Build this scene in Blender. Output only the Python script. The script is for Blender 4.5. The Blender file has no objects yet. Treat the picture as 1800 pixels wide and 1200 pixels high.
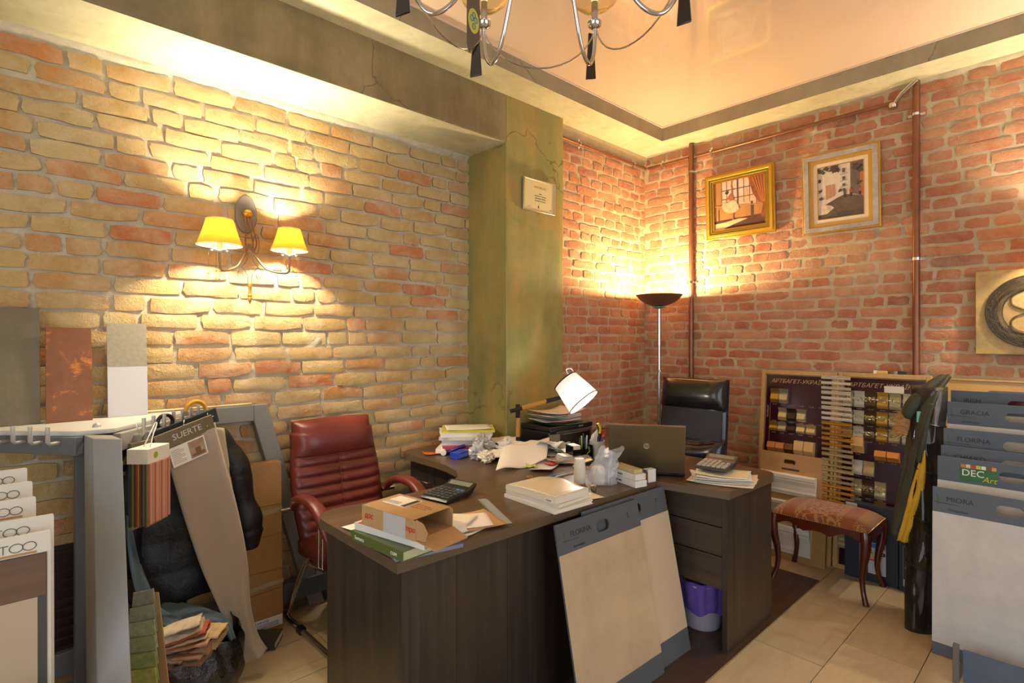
import bpy, bmesh, math, random
import numpy as np
from mathutils import Vector, Matrix, Euler, noise as mnoise

random.seed(7)
scene = bpy.context.scene
COL = scene.collection
PI = math.pi
R = math.radians

# ------------------------------------------------------------------ camera, world, large lights, exposure
cam_d = bpy.data.cameras.new('camera')
cam_d.lens = 19.14; cam_d.sensor_width = 36.0; cam_d.sensor_fit = 'HORIZONTAL'
cam_d.shift_y = -5 / 1800.0
cam_d.clip_start = 0.02
cam = bpy.data.objects.new('camera', cam_d)
cam.location = (0, 0, 1.45); cam.rotation_euler = (PI / 2, 0, R(-43.15))
COL.objects.link(cam); scene.camera = cam

world = bpy.data.worlds.new('world'); scene.world = world
world.use_nodes = True
world.node_tree.nodes['Background'].inputs[0].default_value = (0.75, 0.85, 1.0, 1)
world.node_tree.nodes['Background'].inputs[1].default_value = 0.6

vs = scene.view_settings
vs.view_transform = 'Standard'; vs.look = 'None'; vs.gamma = 1.0; vs.use_curve_mapping = False
vs.exposure = 0.35

def area_light(name, loc, rot, sx, sy, power, col):
    l = bpy.data.lights.new(name, 'AREA'); l.shape = 'RECTANGLE'; l.size = sx; l.size_y = sy
    l.energy = power; l.color = col
    o = bpy.data.objects.new(name, l); o.location = loc; o.rotation_euler = rot; COL.objects.link(o)
    return o
# daylight entering through the two shop windows behind the camera
area_light('daylight_rear', (-2.42, 0.1, 1.45), (0, R(-90), 0), 2.1, 3.0, 44, (0.86, 0.94, 1.0))
area_light('daylight_front', (1.2, -2.42, 1.45), (R(90), 0, 0), 3.0, 2.1, 36, (0.92, 0.95, 1.0))

def point_light(name, loc, power, col, radius=0.02, parent=None):
    l = bpy.data.lights.new(name, 'POINT'); l.energy = power; l.color = col; l.shadow_soft_size = radius
    o = bpy.data.objects.new(name, l); o.location = loc; COL.objects.link(o)
    if parent: o.parent = parent
    return o

# ------------------------------------------------------------------ materials
def lin(c):
    r = []
    for v in c[:3]:
        v = v / 255.0
        r.append(v / 12.92 if v <= 0.04045 else ((v + 0.055) / 1.055) ** 2.4)
    return (r[0], r[1], r[2], 1.0)

MATS = {}
class NT:
    def __init__(s, m):
        s.m = m; s.t = m.node_tree; s.n = s.t.nodes; s.l = s.t.links
        s.b = s.n['Principled BSDF']
    def add(s, k, **kw):
        n = s.n.new(k)
        for a, v in kw.items():
            setattr(n, a, v)
        return n
    def link(s, a, b): s.l.new(a, b)
    def coord(s, kind='Object', scale=(1, 1, 1)):
        if kind == 'World':
            src = s.add('ShaderNodeNewGeometry').outputs['Position']
        else:
            src = s.add('ShaderNodeTexCoord').outputs[kind]
        mp = s.add('ShaderNodeMapping'); mp.inputs['Scale'].default_value = scale
        s.link(src, mp.inputs[0]); return mp.outputs[0]
    def noise(s, co, scale, detail=4, rough=0.6, dist=0.0):
        n = s.add('ShaderNodeTexNoise'); n.inputs['Scale'].default_value = scale
        n.inputs['Detail'].default_value = detail; n.inputs['Roughness'].default_value = rough
        n.inputs['Distortion'].default_value = dist
        s.link(co, n.inputs['Vector']); return n.outputs['Fac']
    def ramp(s, fac, stops):
        r = s.add('ShaderNodeValToRGB'); e = r.color_ramp.elements
        while len(e) < len(stops): e.new(0.5)
        for i, (p, c) in enumerate(stops):
            e[i].position = p; e[i].color = c if len(c) == 4 else lin(c)
        s.link(fac, r.inputs[0]); return r.outputs[0]
    def mix(s, fac, a, b, mode='MIX'):
        m = s.add('ShaderNodeMix', data_type='RGBA', blend_type=mode)
        for i, v in ((0, fac), (6, a), (7, b)):
            if hasattr(v, 'links'): s.link(v, m.inputs[i])
            else: m.inputs[i].default_value = v if (i == 0 or len(v) == 4) else lin(v)
        return m.outputs[2]
    def bump(s, h, strength=0.3, dist=0.01, prev=None):
        b = s.add('ShaderNodeBump'); b.inputs['Strength'].default_value = strength
        b.inputs['Distance'].default_value = dist
        s.link(h, b.inputs['Height'])
        if prev: s.link(prev, b.inputs['Normal'])
        s.link(b.outputs[0], s.b.inputs['Normal']); return b.outputs[0]

def mat(name, col, rough=0.5, metal=0.0, var=None, bump=None, coat=0.0, spec=None, trans=0.0, emit=None, alpha=None, space='Object', sheen=0.0, ior=None):
    """plain principled material; var=(scale, other colour), bump=(scale, strength, distance)"""
    if name in MATS: return MATS[name]
    m = bpy.data.materials.new(name); m.use_nodes = True; MATS[name] = m
    t = NT(m); b = t.b
    b.inputs['Base Color'].default_value = lin(col); b.inputs['Roughness'].default_value = rough
    b.inputs['Metallic'].default_value = metal
    if coat: b.inputs['Coat Weight'].default_value = coat; b.inputs['Coat Roughness'].default_value = 0.08
    if spec is not None: b.inputs['Specular IOR Level'].default_value = spec
    if trans: b.inputs['Transmission Weight'].default_value = trans
    if ior: b.inputs['IOR'].default_value = ior
    if sheen: b.inputs['Sheen Weight'].default_value = sheen
    if alpha is not None: b.inputs['Alpha'].default_value = alpha
    if emit: b.inputs['Emission Color'].default_value = lin(emit[0]); b.inputs['Emission Strength'].default_value = emit[1]
    if var or bump:
        co = t.coord(space)
        if var:
            f = t.noise(co, var[0], 5, 0.65)
            t.link(t.ramp(f, [(0.3, col), (0.7, var[1])]), b.inputs['Base Color'])
        if bump:
            t.bump(t.noise(co, bump[0], 6, 0.65), bump[1], bump[2] if len(bump) > 2 else 0.005)
    return m

def wood(name, c1, c2, c3, axis='Z', rough=0.4, scale=1.0, space='Object', coat=0.0):
    if name in MATS: return MATS[name]
    m = bpy.data.materials.new(name); m.use_nodes = True; MATS[name] = m
    t = NT(m)
    k = {'X': (1.2, 34, 34), 'Y': (34, 1.2, 34), 'Z': (34, 34, 1.2)}[axis]
    co = t.coord(space, tuple(v * scale for v in k))
    f = t.noise(co, 1.0, 6, 0.7, 0.4)
    co2 = t.coord(space, tuple(v * scale * 0.28 for v in k))
    f2 = t.noise(co2, 1.0, 3, 0.5, 0.8)
    a = t.ramp(f, [(0.3, c1), (0.52, c2), (0.75, c3)])
    bcol = t.ramp(f2, [(0.35, c1), (0.65, c2)])
    t.link(t.mix(0.45, a, bcol), t.b.inputs['Base Color'])
    t.b.inputs['Roughness'].default_value = rough
    if coat: t.b.inputs['Coat Weight'].default_value = coat
    t.bump(f, 0.08, 0.002)
    return m

def brick_mat(name, ramp, smear, smear_amt, bump=0.5):
    m = bpy.data.materials.new(name); m.use_nodes = True; MATS[name] = m
    t = NT(m)
    oi = t.add('ShaderNodeObjectInfo'); ge = t.add('ShaderNodeNewGeometry')
    ad = t.add('ShaderNodeMath', operation='MULTIPLY_ADD'); t.link(ge.outputs['Random Per Island'], ad.inputs[0])
    ad.inputs[1].default_value = 7.31; t.link(oi.outputs['Random'], ad.inputs[2])
    fr = t.add('ShaderNodeMath', operation='FRACT'); t.link(ad.outputs[0], fr.inputs[0])
    base = t.ramp(fr.outputs[0], ramp)
    co = t.coord('World')
    f1 = t.noise(co, 14, 6, 0.7, 0.3); f2 = t.noise(co, 5, 6, 0.72, 0.5); f3 = t.noise(co, 70, 4, 0.7)
    c = t.mix(t.ramp(f1, [(0.35, (0, 0, 0)), (0.75, (150, 150, 150))]), base, tuple(int(v * 0.72) for v in ramp[0][1]))
    c = t.mix(t.ramp(f2, [(0.5 - smear_amt, (0, 0, 0)), (0.74, (215, 215, 215))]), c, smear)
    t.link(c, t.b.inputs['Base Color']); t.b.inputs['Roughness'].default_value = 0.85
    t.b.inputs['Specular IOR Level'].default_value = 0.25
    f4 = t.noise(co, 32, 5, 0.75, 0.6)
    n1 = t.bump(f1, bump * 0.6, 0.010); n2 = t.bump(f4, bump, 0.007, n1); t.bump(f3, bump, 0.005, n2)
    return m

BRICK_A = brick_mat('ochre_brick', [(0.0, (190, 160, 104)), (0.3, (198, 168, 112)), (0.62, (190, 152, 96)), (0.82, (192, 138, 86)), (0.94, (190, 112, 70)), (1.0, (190, 156, 102))], (210, 198, 164), 0.10, 0.9)
BRICK_B = brick_mat('red_brick', [(0.0, (186, 116, 84)), (0.2, (198, 134, 98)), (0.45, (180, 106, 74)), (0.65, (202, 144, 106)), (0.85, (188, 112, 76)), (1.0, (164, 106, 88))], (202, 178, 142), 0.12, 0.9)
def mortar_mat(name, c1, c2, bump=0.6):
    m = bpy.data.materials.new(name); m.use_nodes = True; MATS[name] = m
    t = NT(m); co = t.coord('World')
    f = t.noise(co, 9, 7, 0.75, 0.3); f2 = t.noise(co, 60, 5, 0.7)
    t.link(t.ramp(f, [(0.3, c1), (0.7, c2)]), t.b.inputs['Base Color'])
    t.b.inputs['Roughness'].default_value = 0.92; t.b.inputs['Specular IOR Level'].default_value = 0.2
    n1 = t.bump(f, bump, 0.012); t.bump(f2, bump, 0.005, n1)
    return m
MORTAR_A = mortar_mat('pale_mortar', (176, 164, 138), (208, 198, 174), 0.7)
MORTAR_B = mortar_mat('beige_mortar', (176, 158, 130), (202, 184, 152), 0.4)

def plaster(name, c1, c2, c3, rough=0.55, crack=True):
    m = bpy.data.materials.new(name); m.use_nodes = True; MATS[name] = m
    t = NT(m); co = t.coord('World'); cov = t.coord('World', (5, 5, 0.9))
    f = t.noise(co, 1.7, 6, 0.62, 0.6); fv = t.noise(cov, 1.3, 5, 0.6, 0.4); f2 = t.noise(co, 22, 5, 0.7)
    f5 = t.noise(co, 4.5, 6, 0.7, 1.2)
    a = t.ramp(f, [(0.38, c1), (0.5, c2), (0.62, c3)])
    b = t.ramp(fv, [(0.40, c1), (0.56, c2), (0.66, c3)])
    c = t.mix(0.45, a, b)
    c = t.mix(t.ramp(f5, [(0.44, (0, 0, 0)), (0.66, (120, 120, 120))]), c, tuple(int(v * 0.74) for v in c1))
    if crack:
        w = t.add('ShaderNodeTexVoronoi', feature='DISTANCE_TO_EDGE'); w.inputs['Scale'].default_value = 1.15
        dn = t.add('ShaderNodeTexNoise'); dn.inputs['Scale'].default_value = 5; dn.inputs['Detail'].default_value = 4
        t.link(co, dn.inputs['Vector'])
        va = t.add('ShaderNodeVectorMath', operation='MULTIPLY_ADD'); t.link(dn.outputs['Color'], va.inputs[0])
        va.inputs[1].default_value = (0.28, 0.28, 0.28); t.link(co, va.inputs[2]); t.link(va.outputs[0], w.inputs['Vector'])
        cr = t.ramp(w.outputs['Distance'], [(0.0, (255, 255, 255)), (0.006, (0, 0, 0))])
        gate = t.ramp(t.noise(co, 1.1, 2, 0.5), [(0.47, (0, 0, 0)), (0.53, (210, 210, 210))])
        k = t.mix(1.0, cr, gate, 'MULTIPLY')
        c = t.mix(k, c, tuple(int(v * 0.5) for v in c1))
        iv = t.add('ShaderNodeMath', operation='SUBTRACT'); iv.inputs[0].default_value = 1.0; t.link(k, iv.inputs[1])
        n1 = t.bump(iv.outputs[0], 0.5, 0.006)
    else: n1 = None
    t.link(c, t.b.inputs['Base Color']); t.b.inputs['Roughness'].default_value = rough
    t.bump(f2, 0.12, 0.004, n1)
    return m
PLASTER = plaster('olive_plaster', (112, 100, 72), (138, 124, 90), (156, 140, 104), 0.5)
PLASTER_P = plaster('green_ochre_plaster', (122, 124, 74), (152, 146, 88), (180, 146, 84), 0.42)
PLASTER_LIT = plaster('lit_plaster', (200, 194, 156), (216, 210, 176), (190, 182, 140), 0.5, False)  # soffit copy of the plaster, lightened to stand for strong light on it
PLASTER_F = plaster('grey_green_plaster', (146, 136, 108), (160, 150, 122), (168, 158, 128), 0.55)

# ------------------------------------------------------------------ mesh builder
class MB:
    def __init__(s): s.v = []; s.f = []
    def add(s, vs, fs):
        o = len(s.v); s.v += [tuple(p) for p in vs]; s.f += [tuple(i + o for i in f) for f in fs]; return s
    def box(s, c, d, rot=None):
        x, y, z = d[0] / 2, d[1] / 2, d[2] / 2
        ps = [Vector((a * x, b * y, e * z)) for a in (-1, 1) for b in (-1, 1) for e in (-1, 1)]
        if rot is not None:
            M = Euler(rot).to_matrix(); ps = [M @ p for p in ps]
        c = Vector(c)
        return s.add([p + c for p in ps], [(0, 1, 3, 2), (4, 6, 7, 5), (0, 4, 5, 1), (2, 3, 7, 6), (0, 2, 6, 4), (1, 5, 7, 3)])
    def bx(s, x0, x1, y0, y1, z0, z1):
        return s.box(((x0 + x1) / 2, (y0 + y1) / 2, (z0 + z1) / 2), (x1 - x0, y1 - y0, z1 - z0))
    def prism(s, poly, z0, z1):
        n = len(poly)
        a = sum(poly[i][0] * poly[(i + 1) % n][1] - poly[(i + 1) % n][0] * poly[i][1] for i in range(n))
        if a < 0: poly = poly[::-1]
        return s.add([(x, y, z0) for x, y in poly] + [(x, y, z1) for x, y in poly],
                     [tuple(range(n - 1, -1, -1)), tuple(range(n, 2 * n))] + [(i, (i + 1) % n, n + (i + 1) % n, n + i) for i in range(n)])
    def plate(s, poly, y0, y1):
        """outline in x,z extruded from y0 (front) to y1 (back)"""
        n = len(poly)
        a = sum(poly[i][0] * poly[(i + 1) % n][1] - poly[(i + 1) % n][0] * poly[i][1] for i in range(n))
        if a < 0: poly = poly[::-1]
        return s.add([(x, y0, z) for x, z in poly] + [(x, y1, z) for x, z in poly],
                     [tuple(range(n)), tuple(range(2 * n - 1, n - 1, -1))] + [(i, n + i, n + (i + 1) % n, (i + 1) % n) for i in range(n)])
    def ring(s, outer, inner, y0, y1):
        """flat ring (frame) between two equally long x,z outlines, extruded in y"""
        n = len(outer)
        vs = [(x, y0, z) for x, z in outer] + [(x, y0, z) for x, z in inner] + [(x, y1, z) for x, z in outer] + [(x, y1, z) for x, z in inner]
        fs = []
        for i in range(n):
            j = (i + 1) % n
            fs += [(i, j, n + j, n + i), (2 * n + j, 2 * n + i, 3 * n + i, 3 * n + j), (j, i, 2 * n + i, 2 * n + j), (n + i, n + j, 3 * n + j, 3 * n + i)]
        return s.add(vs, fs)
    def tube(s, pts, r, n=8, closed=False, caps=True):
        pts = [Vector(p) for p in pts]; m = len(pts)
        rs = r if isinstance(r, (list, tuple)) else [r] * m
        vs = []; up = None
        for i, p in enumerate(pts):
            if closed: t = pts[(i + 1) % m] - pts[i - 1]
            else: t = pts[min(i + 1, m - 1)] - pts[max(i - 1, 0)]
            if t.length < 1e-9: t = Vector((0, 0, 1))
            t.normalize()
            if up is None:
                up = Vector((0, 0, 1)) if abs(t.z) < 0.9 else Vector((1, 0, 0))
            u = up - t * up.dot(t)
            if u.length < 1e-6: u = t.orthogonal()
            u.normalize(); w = t.cross(u); up = u
            for k in range(n):
                a = 2 * PI * k / n
                vs.append(p + (u * math.cos(a) + w * math.sin(a)) * rs[i])
        fs = []
        for i in range(m if closed else m - 1):
            for k in range(n):
                j = (i + 1) % m
                fs.append((i * n + k, i * n + (k + 1) % n, j * n + (k + 1) % n, j * n + k))
        if caps and not closed:
            fs.append(tuple(range(n - 1, -1, -1))); fs.append(tuple((m - 1) * n + k for k in range(n)))
        return s.add(vs, fs)
    def cyl(s, p0, p1, r0, r1=None, n=14): return s.tube([p0, p1], [r0, r0 if r1 is None else r1], n)
    def lathe(s, prof, n=24, c=(0, 0, 0), M=None, caps=True):
        vs = []; m = len(prof)
        for r, z in prof:
            for k in range(n):
                a = 2 * PI * k / n; vs.append(Vector((r * math.cos(a), r * math.sin(a), z)))
        if M is not None: vs = [M @ v for v in vs]
        vs = [v + Vector(c) for v in vs]
        fs = [(i * n + k, i * n + (k + 1) % n, (i + 1) * n + (k + 1) % n, (i + 1) * n + k) for i in range(m - 1) for k in range(n)]
        if caps:
            if prof[0][0] > 1e-6: fs.append(tuple(range(n - 1, -1, -1)))
            if prof[-1][0] > 1e-6: fs.append(tuple((m - 1) * n + k for k in range(n)))
        return s.add(vs, fs)
    def grid(s, nx, ny, fn, wrapx=False):
        vs = [fn(i / nx, j / ny) for j in range(ny + 1) for i in range(nx + (0 if wrapx else 1))]
        w = nx if wrapx else nx + 1
        fs = [(j * w + i, j * w + (i + 1) % w, (j + 1) * w + (i + 1) % w, (j + 1) * w + i) for j in range(ny) for i in range(nx)]
        return s.add(vs, fs)
    def xf(s, M):
        s.v = [tuple(M @ Vector(p)) for p in s.v]; return s
    def mesh(s, name, m, smooth=None):
        me = bpy.data.meshes.new(name); me.from_pydata(s.v, [], s.f); me.update()
        if m is not None: me.materials.append(m)
        if smooth:
            me.polygons.foreach_set('use_smooth', [True] * len(me.polygons))
            if smooth < 180: me.set_sharp_from_angle(angle=R(smooth))
        return me
    def build(s, name, m, parent=None, smooth=None, bevel=0, seg=2, solid=0, sub=0, loc=None, rot=None, fix=False):
        me = s.mesh(name, m, smooth)
        if fix:
            bm = bmesh.new(); bm.from_mesh(me); bmesh.ops.recalc_face_normals(bm, faces=bm.faces); bm.to_mesh(me); bm.free()
        o = bpy.data.objects.new(name, me); COL.objects.link(o)
        if loc: o.location = loc
        if rot: o.rotation_euler = rot
        if parent: o.parent = parent
        if sub:
            q = o.modifiers.new('sub', 'SUBSURF'); q.levels = sub; q.render_levels = sub
        if solid:
            q = o.modifiers.new('solid', 'SOLIDIFY'); q.thickness = solid; q.offset = 0
        if bevel:
            q = o.modifiers.new('bevel', 'BEVEL'); q.width = bevel; q.segments = seg; q.limit_method = 'ANGLE'; q.angle_limit = R(35)
            q.harden_normals = False
            me.polygons.foreach_set('use_smooth', [True] * len(me.polygons)); me.set_sharp_from_angle(angle=R(50))
        return o

def thing(name, label, cat, loc=(0, 0, 0), rz=0.0, rx=0.0, group=None, ry=0.0):
    o = bpy.data.objects.new(name, None); o.empty_display_size = 0.05
    o.location = loc; o.rotation_euler = (rx, ry, rz); COL.objects.link(o)
    return tag(o, label, cat, group)
def tag(o, label, cat, group=None):
    o['label'] = label; o['category'] = cat
    if group: o['group'] = group
    return o
def struct(o): o['kind'] = 'structure'; return o
def stuff(o): o['kind'] = 'stuff'; return o

_txt = {}
def text(name, body, size, m, parent, loc, rot=(PI / 2, 0, 0), align='LEFT', shear=0.0, depth=0.0006, sx=1.0, bold=0.0):
    cu = bpy.data.curves.new(name, 'FONT'); cu.body = body; cu.size = size; cu.align_x = align; cu.shear = shear
    cu.extrude = depth; cu.offset = bold; cu.resolution_u = 3
    tmp = bpy.data.objects.new('tmp_text', cu); COL.objects.link(tmp)
    dg = bpy.context.evaluated_depsgraph_get()
    me = bpy.data.meshes.new_from_object(tmp.evaluated_get(dg)); me.name = name
    bpy.data.objects.remove(tmp); bpy.data.curves.remove(cu)
    me.materials.clear(); me.materials.append(m)
    o = bpy.data.objects.new(name, me); COL.objects.link(o)
    o.location = loc; o.rotation_euler = rot; o.scale = (sx, 1, 1)
    if parent: o.parent = parent
    return o

def rrect(x0, x1, z0, z1, r, n=4):
    p = []
    for cx, cz, a0 in ((x1 - r, z1 - r, 0), (x0 + r, z1 - r, 90), (x0 + r, z0 + r, 180), (x1 - r, z0 + r, 270)):
        for k in range(n + 1):
            a = R(a0 + 90 * k / n); p.append((cx + r * math.cos(a), cz + r * math.sin(a)))
    return p
def bez(p0, p1, p2, p3, n=10):
    p0, p1, p2, p3 = map(Vector, (p0, p1, p2, p3)); o = []
    for i in range(n + 1):
        t = i / n; o.append(p0 * (1 - t) ** 3 + p1 * 3 * t * (1 - t) ** 2 + p2 * 3 * t * t * (1 - t) + p3 * t ** 3)
    return o
def spline(pts, n=6):
    pts = [Vector(p) for p in pts]; o = []
    for i in range(len(pts) - 1):
        a = pts[max(i - 1, 0)]; b = pts[i]; c = pts[i + 1]; d = pts[min(i + 2, len(pts) - 1)]
        for k in range(n):
            t = k / n
            o.append(0.5 * ((2 * b) + (c - a) * t + (2 * a - 5 * b + 4 * c - d) * t * t + (3 * b - a - 3 * c + d) * t ** 3))
    o.append(pts[-1]); return o
def copy_tree(o, parent=None):
    c = o.copy(); COL.objects.link(c)
    if parent: c.parent = parent
    for ch in o.children: copy_tree(ch, c)
    return c

def fnoise(w, h, res, seed, octaves=4):
    """fractal value noise on a (h, w) grid with base cell 'res' samples"""
    rng = np.random.default_rng(seed); out = np.zeros((h, w)); amp = 1.0; tot = 0
    for o in range(octaves):
        c = max(res / (2 ** o), 1.0)
        gw, gh = int(w / c) + 3, int(h / c) + 3
        g = rng.random((gh, gw)) * 2 - 1
        xs = np.arange(w) / c; ys = np.arange(h) / c
        xi = xs.astype(int); yi = ys.astype(int); fx = xs - xi; fy = ys - yi
        fx = fx * fx * (3 - 2 * fx); fy = fy * fy * (3 - 2 * fy)
        a = g[np.ix_(yi, xi)]; b = g[np.ix_(yi, xi + 1)]; d = g[np.ix_(yi + 1, xi)]; e = g[np.ix_(yi + 1, xi + 1)]
        out += amp * ((a * (1 - fx) + b * fx) * (1 - fy)[:, None] + (d * (1 - fx) + e * fx) * fy[:, None]); tot += amp; amp *= 0.55
    return out / tot

# ------------------------------------------------------------------ the setting
WA, WB, WC = 2.962, 4.05, 2.646          # left wall y, right wall x, far recess wall y
SOFF, CEIL, BEAM = 3.01, 3.118, 2.706

# floor with its tiles
floor = struct(MB().bx(-2.5, 4.2, -2.5, 3.1, -0.06, -0.004).build('floor', mat('dark_grout', (92, 72, 50), 0.8)))
def tile_mat():
    m = bpy.data.materials.new('beige_stone_tile'); m.use_nodes = True; t = NT(m)
    oi = t.add('ShaderNodeObjectInfo')
    co = t.coord('World', (1.0, 5.0, 1.0))
    f = t.noise(co, 2.2, 6, 0.65, 0.6)
    c = t.ramp(f, [(0.3, (196, 172, 134)), (0.55, (208, 188, 152)), (0.75, (188, 162, 122))])
    c2 = t.ramp(oi.outputs['Random'], [(0.0, (232, 232, 232)), (1.0, (255, 255, 255))])
    t.link(t.mix(1.0, c, c2, 'MULTIPLY'), t.b.inputs['Base Color'])
    t.b.inputs['Roughness'].default_value = 0.28
    t.bump(f, 0.05, 0.003)
    return m
TILE = tile_mat()
tile_me = MB().box((0, 0, -0.006), (0.5965, 0.2965, 0.012)).mesh('tile', TILE)
for j in range(-11, 7):
    y0 = 1.115 + j * 0.3
    if y0 > WA + 0.1: continue
    off = 3.25 if j % 2 == 1 else 3.53
    for i in range(-10, 3):
        x0 = off + i * 0.6
        if x0 < -2.5 or x0 > WB + 0.1: continue
        o = bpy.data.objects.new('tile', tile_me); COL.objects.link(o); o.parent = floor
        o.location = (x0 + 0.3, y0 + 0.15, random.uniform(-0.0006, 0.0006)); 

# brick walls
def brick_meshes(n, L, Hh, prot, edge, jag, m, seed):
    rng = random.Random(seed); out = []
    for q in range(n):
        nx, nz = 4, 3; b = MB(); idx = {}
        def jit(a): return rng.uniform(-a, a)
        for j in range(nz + 1):
            for i in range(nx + 1):
                bd = i in (0, nx) or j in (0, nz)
                x = -L / 2 + L * i / nx; z = -Hh / 2 + Hh * j / nz
                if i in (0, nx) and j in (0, nz):
                    x -= math.copysign(rng.uniform(0.0, 0.006) * (1 if rng.random() < 0.8 else 3), x); z -= math.copysign(rng.uniform(0.0, 0.004) * (1 if rng.random() < 0.8 else 3), z)
                if bd:
                    if j in (0, nz) and 0 < i < nx: z += jit(jag)
                    if i in (0, nx) and 0 < j < nz: x += jit(jag)
                    y = -prot + edge * rng.uniform(0.6, 1.3)
                else:
                    x += jit(L / 14); z += jit(Hh / 10); y = -prot + jit(0.0018)
                idx[i, j] = len(b.v); b.v.append((x, y, z))
        for j in range(nz):
            for i in range(nx): b.f.append((idx[i, j], idx[i + 1, j], idx[i + 1, j + 1], idx[i, j + 1]))
        loop = [(i, 0) for i in range(nx)] + [(nx, j) for j in range(nz)] + [(i, nz) for i in range(nx, 0, -1)] + [(0, j) for j in range(nz, 0, -1)]
        o = len(b.v)
        for k in loop:
            p = b.v[idx[k]]; b.v.append((p[0] * 1.01, 0.03, p[2] * 1.01))
        n2 = len(loop)
        for a in range(n2):
            c = (a + 1) % n2; b.f.append((idx[loop[c]], idx[loop[a]], o + a, o + c))
        out.append(b.mesh('brick', m, 45))
    return out

def brick_wall(name, loc, rz, length, height, pitch, bond, seed, mortar, bmat, prot, edge, jag, smear, gap, score, z_bottom=0.0, trim=0.0, noise_amp=0.0035):
    res = 0.012; w = int(length / res) + 1; h = int(height / res) + 1
    nz = fnoise(w, h, 9, seed, 5) * noise_amp
    pt = fnoise(w, h, 30, seed + 1, 4)
    nz = nz + np.clip(pt - (0.62 - smear), 0, 0.25) / 0.25 * (prot + 0.003) * (0.6 + 0.7 * fnoise(w, h, 5, seed + 2, 3))
    if trim > 0:                                   # ragged mortar band along the top
        zz = (np.arange(h) * res)[:, None]; edge_n = fnoise(w, h, 14, seed + 3, 4) * 0.03
        nz = nz + np.clip((zz - (height - trim) + edge_n) / 0.02, 0, 1) * (prot + 0.010)
    X, Z = np.meshgrid(np.arange(w) * (length / (w - 1)), np.arange(h) * (height / (h - 1)))
    co = np.stack([X, -nz, Z], -1).reshape(-1, 3)
    a = (np.arange(h - 1)[:, None] * w + np.arange(w - 1)[None, :]).reshape(-1)
    quads = np.stack([a, a + 1, a + w + 1, a + w], -1)
    me = bpy.data.meshes.new(name); me.vertices.add(len(co)); me.vertices.foreach_set('co', co.reshape(-1))
    me.loops.add(quads.size); me.loops.foreach_set('vertex_index', quads.reshape(-1))
    me.polygons.add(len(quads)); me.polygons.foreach_set('loop_start', np.arange(0, quads.size, 4))
    me.update(calc_edges=True); me.materials.append(mortar)
    me.polygons.foreach_set('use_smooth', [True] * len(quads)); me.update()
    wall = bpy.data.objects.new(name, me); COL.objects.link(wall); wall.location = loc; wall.rotation_euler = (0, 0, rz); struct(wall)
    rng = random.Random(seed)
    bh = pitch - gap
    S = brick_meshes(9, 0.250 - 0.012, bh, prot, edge, jag, bmat, seed + 5)
    Hd = brick_meshes(7, 0.112, bh, prot, edge, jag, bmat, seed + 6)
    spots = []; k = 0; z = z_bottom
    while z + pitch < height - 0.002:
        row = 'S' if bond == 'run' or k % 2 == 0 else 'H'
        x = -rng.uniform(0.0, 0.25) if bond != 'run' else (-0.13 * (k % 2) - rng.uniform(0, 0.05))
        while x < length:
            kind = row
            if bond == 'run' and rng.random() < 0.13: kind = 'H'
            if bond != 'run' and rng.random() < (0.10 if row == 'S' else 0.12): kind = 'H' if row == 'S' else 'S'
            L = 0.238 if kind == 'S' else 0.112
            sc = rng.uniform(0.93, 1.06); Lc = L * sc
            x0, x1 = x, x + Lc
            if x0 < 0 and x1 > 0.05: sc = x1 / L; x0 = 0.0
            if x1 > length: sc = (length - x0) / L; x1 = length
            if x0 >= 0 and x1 - x0 > 0.04:
                spots.append(((x0 + x1) / 2, z + pitch / 2 + rng.uniform(-0.004, 0.004), kind, (x1 - x0) / L, rng.uniform(0.96, 1.06), rng.uniform(-0.003, 0.003), rng.uniform(-0.009, 0.009)))
            x = x + Lc + gap * rng.uniform(0.7, 1.4) + 0.003
        z += pitch; k += 1
    spots.sort(key=lambda q: -score(q[0], q[1]))
    rest = MB()
    for i, (x, zc, kind, sx, sz, dy, ro) in enumerate(spots):
        me = rng.choice(S if kind == 'S' else Hd)
        M = Matrix.Translation((x, dy, zc)) @ Matrix.Rotation(ro, 4, 'Y') @ Matrix.Diagonal((sx, 1, sz, 1))
        if i < 300:
            o = bpy.data.objects.new('brick', me); COL.objects.link(o); o.parent = wall
            o.location = (x, dy, zc); o.rotation_euler = (0, ro, 0); o.scale = (sx, 1, sz)
        else:
            rest.add([M @ v.co for v in me.vertices], [tuple(p.vertices) for p in me.polygons])
    if rest.v: stuff(rest.build('brick_remainder', bmat, wall, smooth=45))
    return wall

def cam_dist(p): return math.hypot(p[0], p[1])
wall_left = brick_wall('wall_left', (-0.9, WA, 0), 0, 3.27, BEAM + 0.01, 0.0785, 'run', 11, MORTAR_A, BRICK_A, 0.014, 0.0035, 0.005, 0.10, 0.014,
                       lambda x, z: (2 if 0.88 < x else 0) + (1 if z > 1.0 or x > 1.9 else 0) - cam_dist((x - 0.9, WA)) * 0.1, trim=0.045)
wall_back = brick_wall('wall_back', (2.36, WC, 0), 0, WB - 2.36, SOFF, 0.0705, 'english', 23, MORTAR_B, BRICK_B, 0.0065, 0.002, 0.005, 0.14, 0.016,
                       lambda x, z: (2 if x > 0.53 else 0) + (1 if z > 0.75 else 0), z_bottom=0.0, trim=0.10)
wall_right = brick_wall('wall_right', (WB, WC, 0), -PI / 2, 3.6, SOFF, 0.0705, 'english', 37, MORTAR_B, BRICK_B, 0.006, 0.002, 0.005, 0.14, 0.016,
                        lambda x, z: (2 if 0 < x < 2.42 else 0) + (1.5 if z > 1.22 or x < 1.0 and z > 0.7 else 0) + x * 0.1, z_bottom=0.03, trim=0.03)

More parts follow.
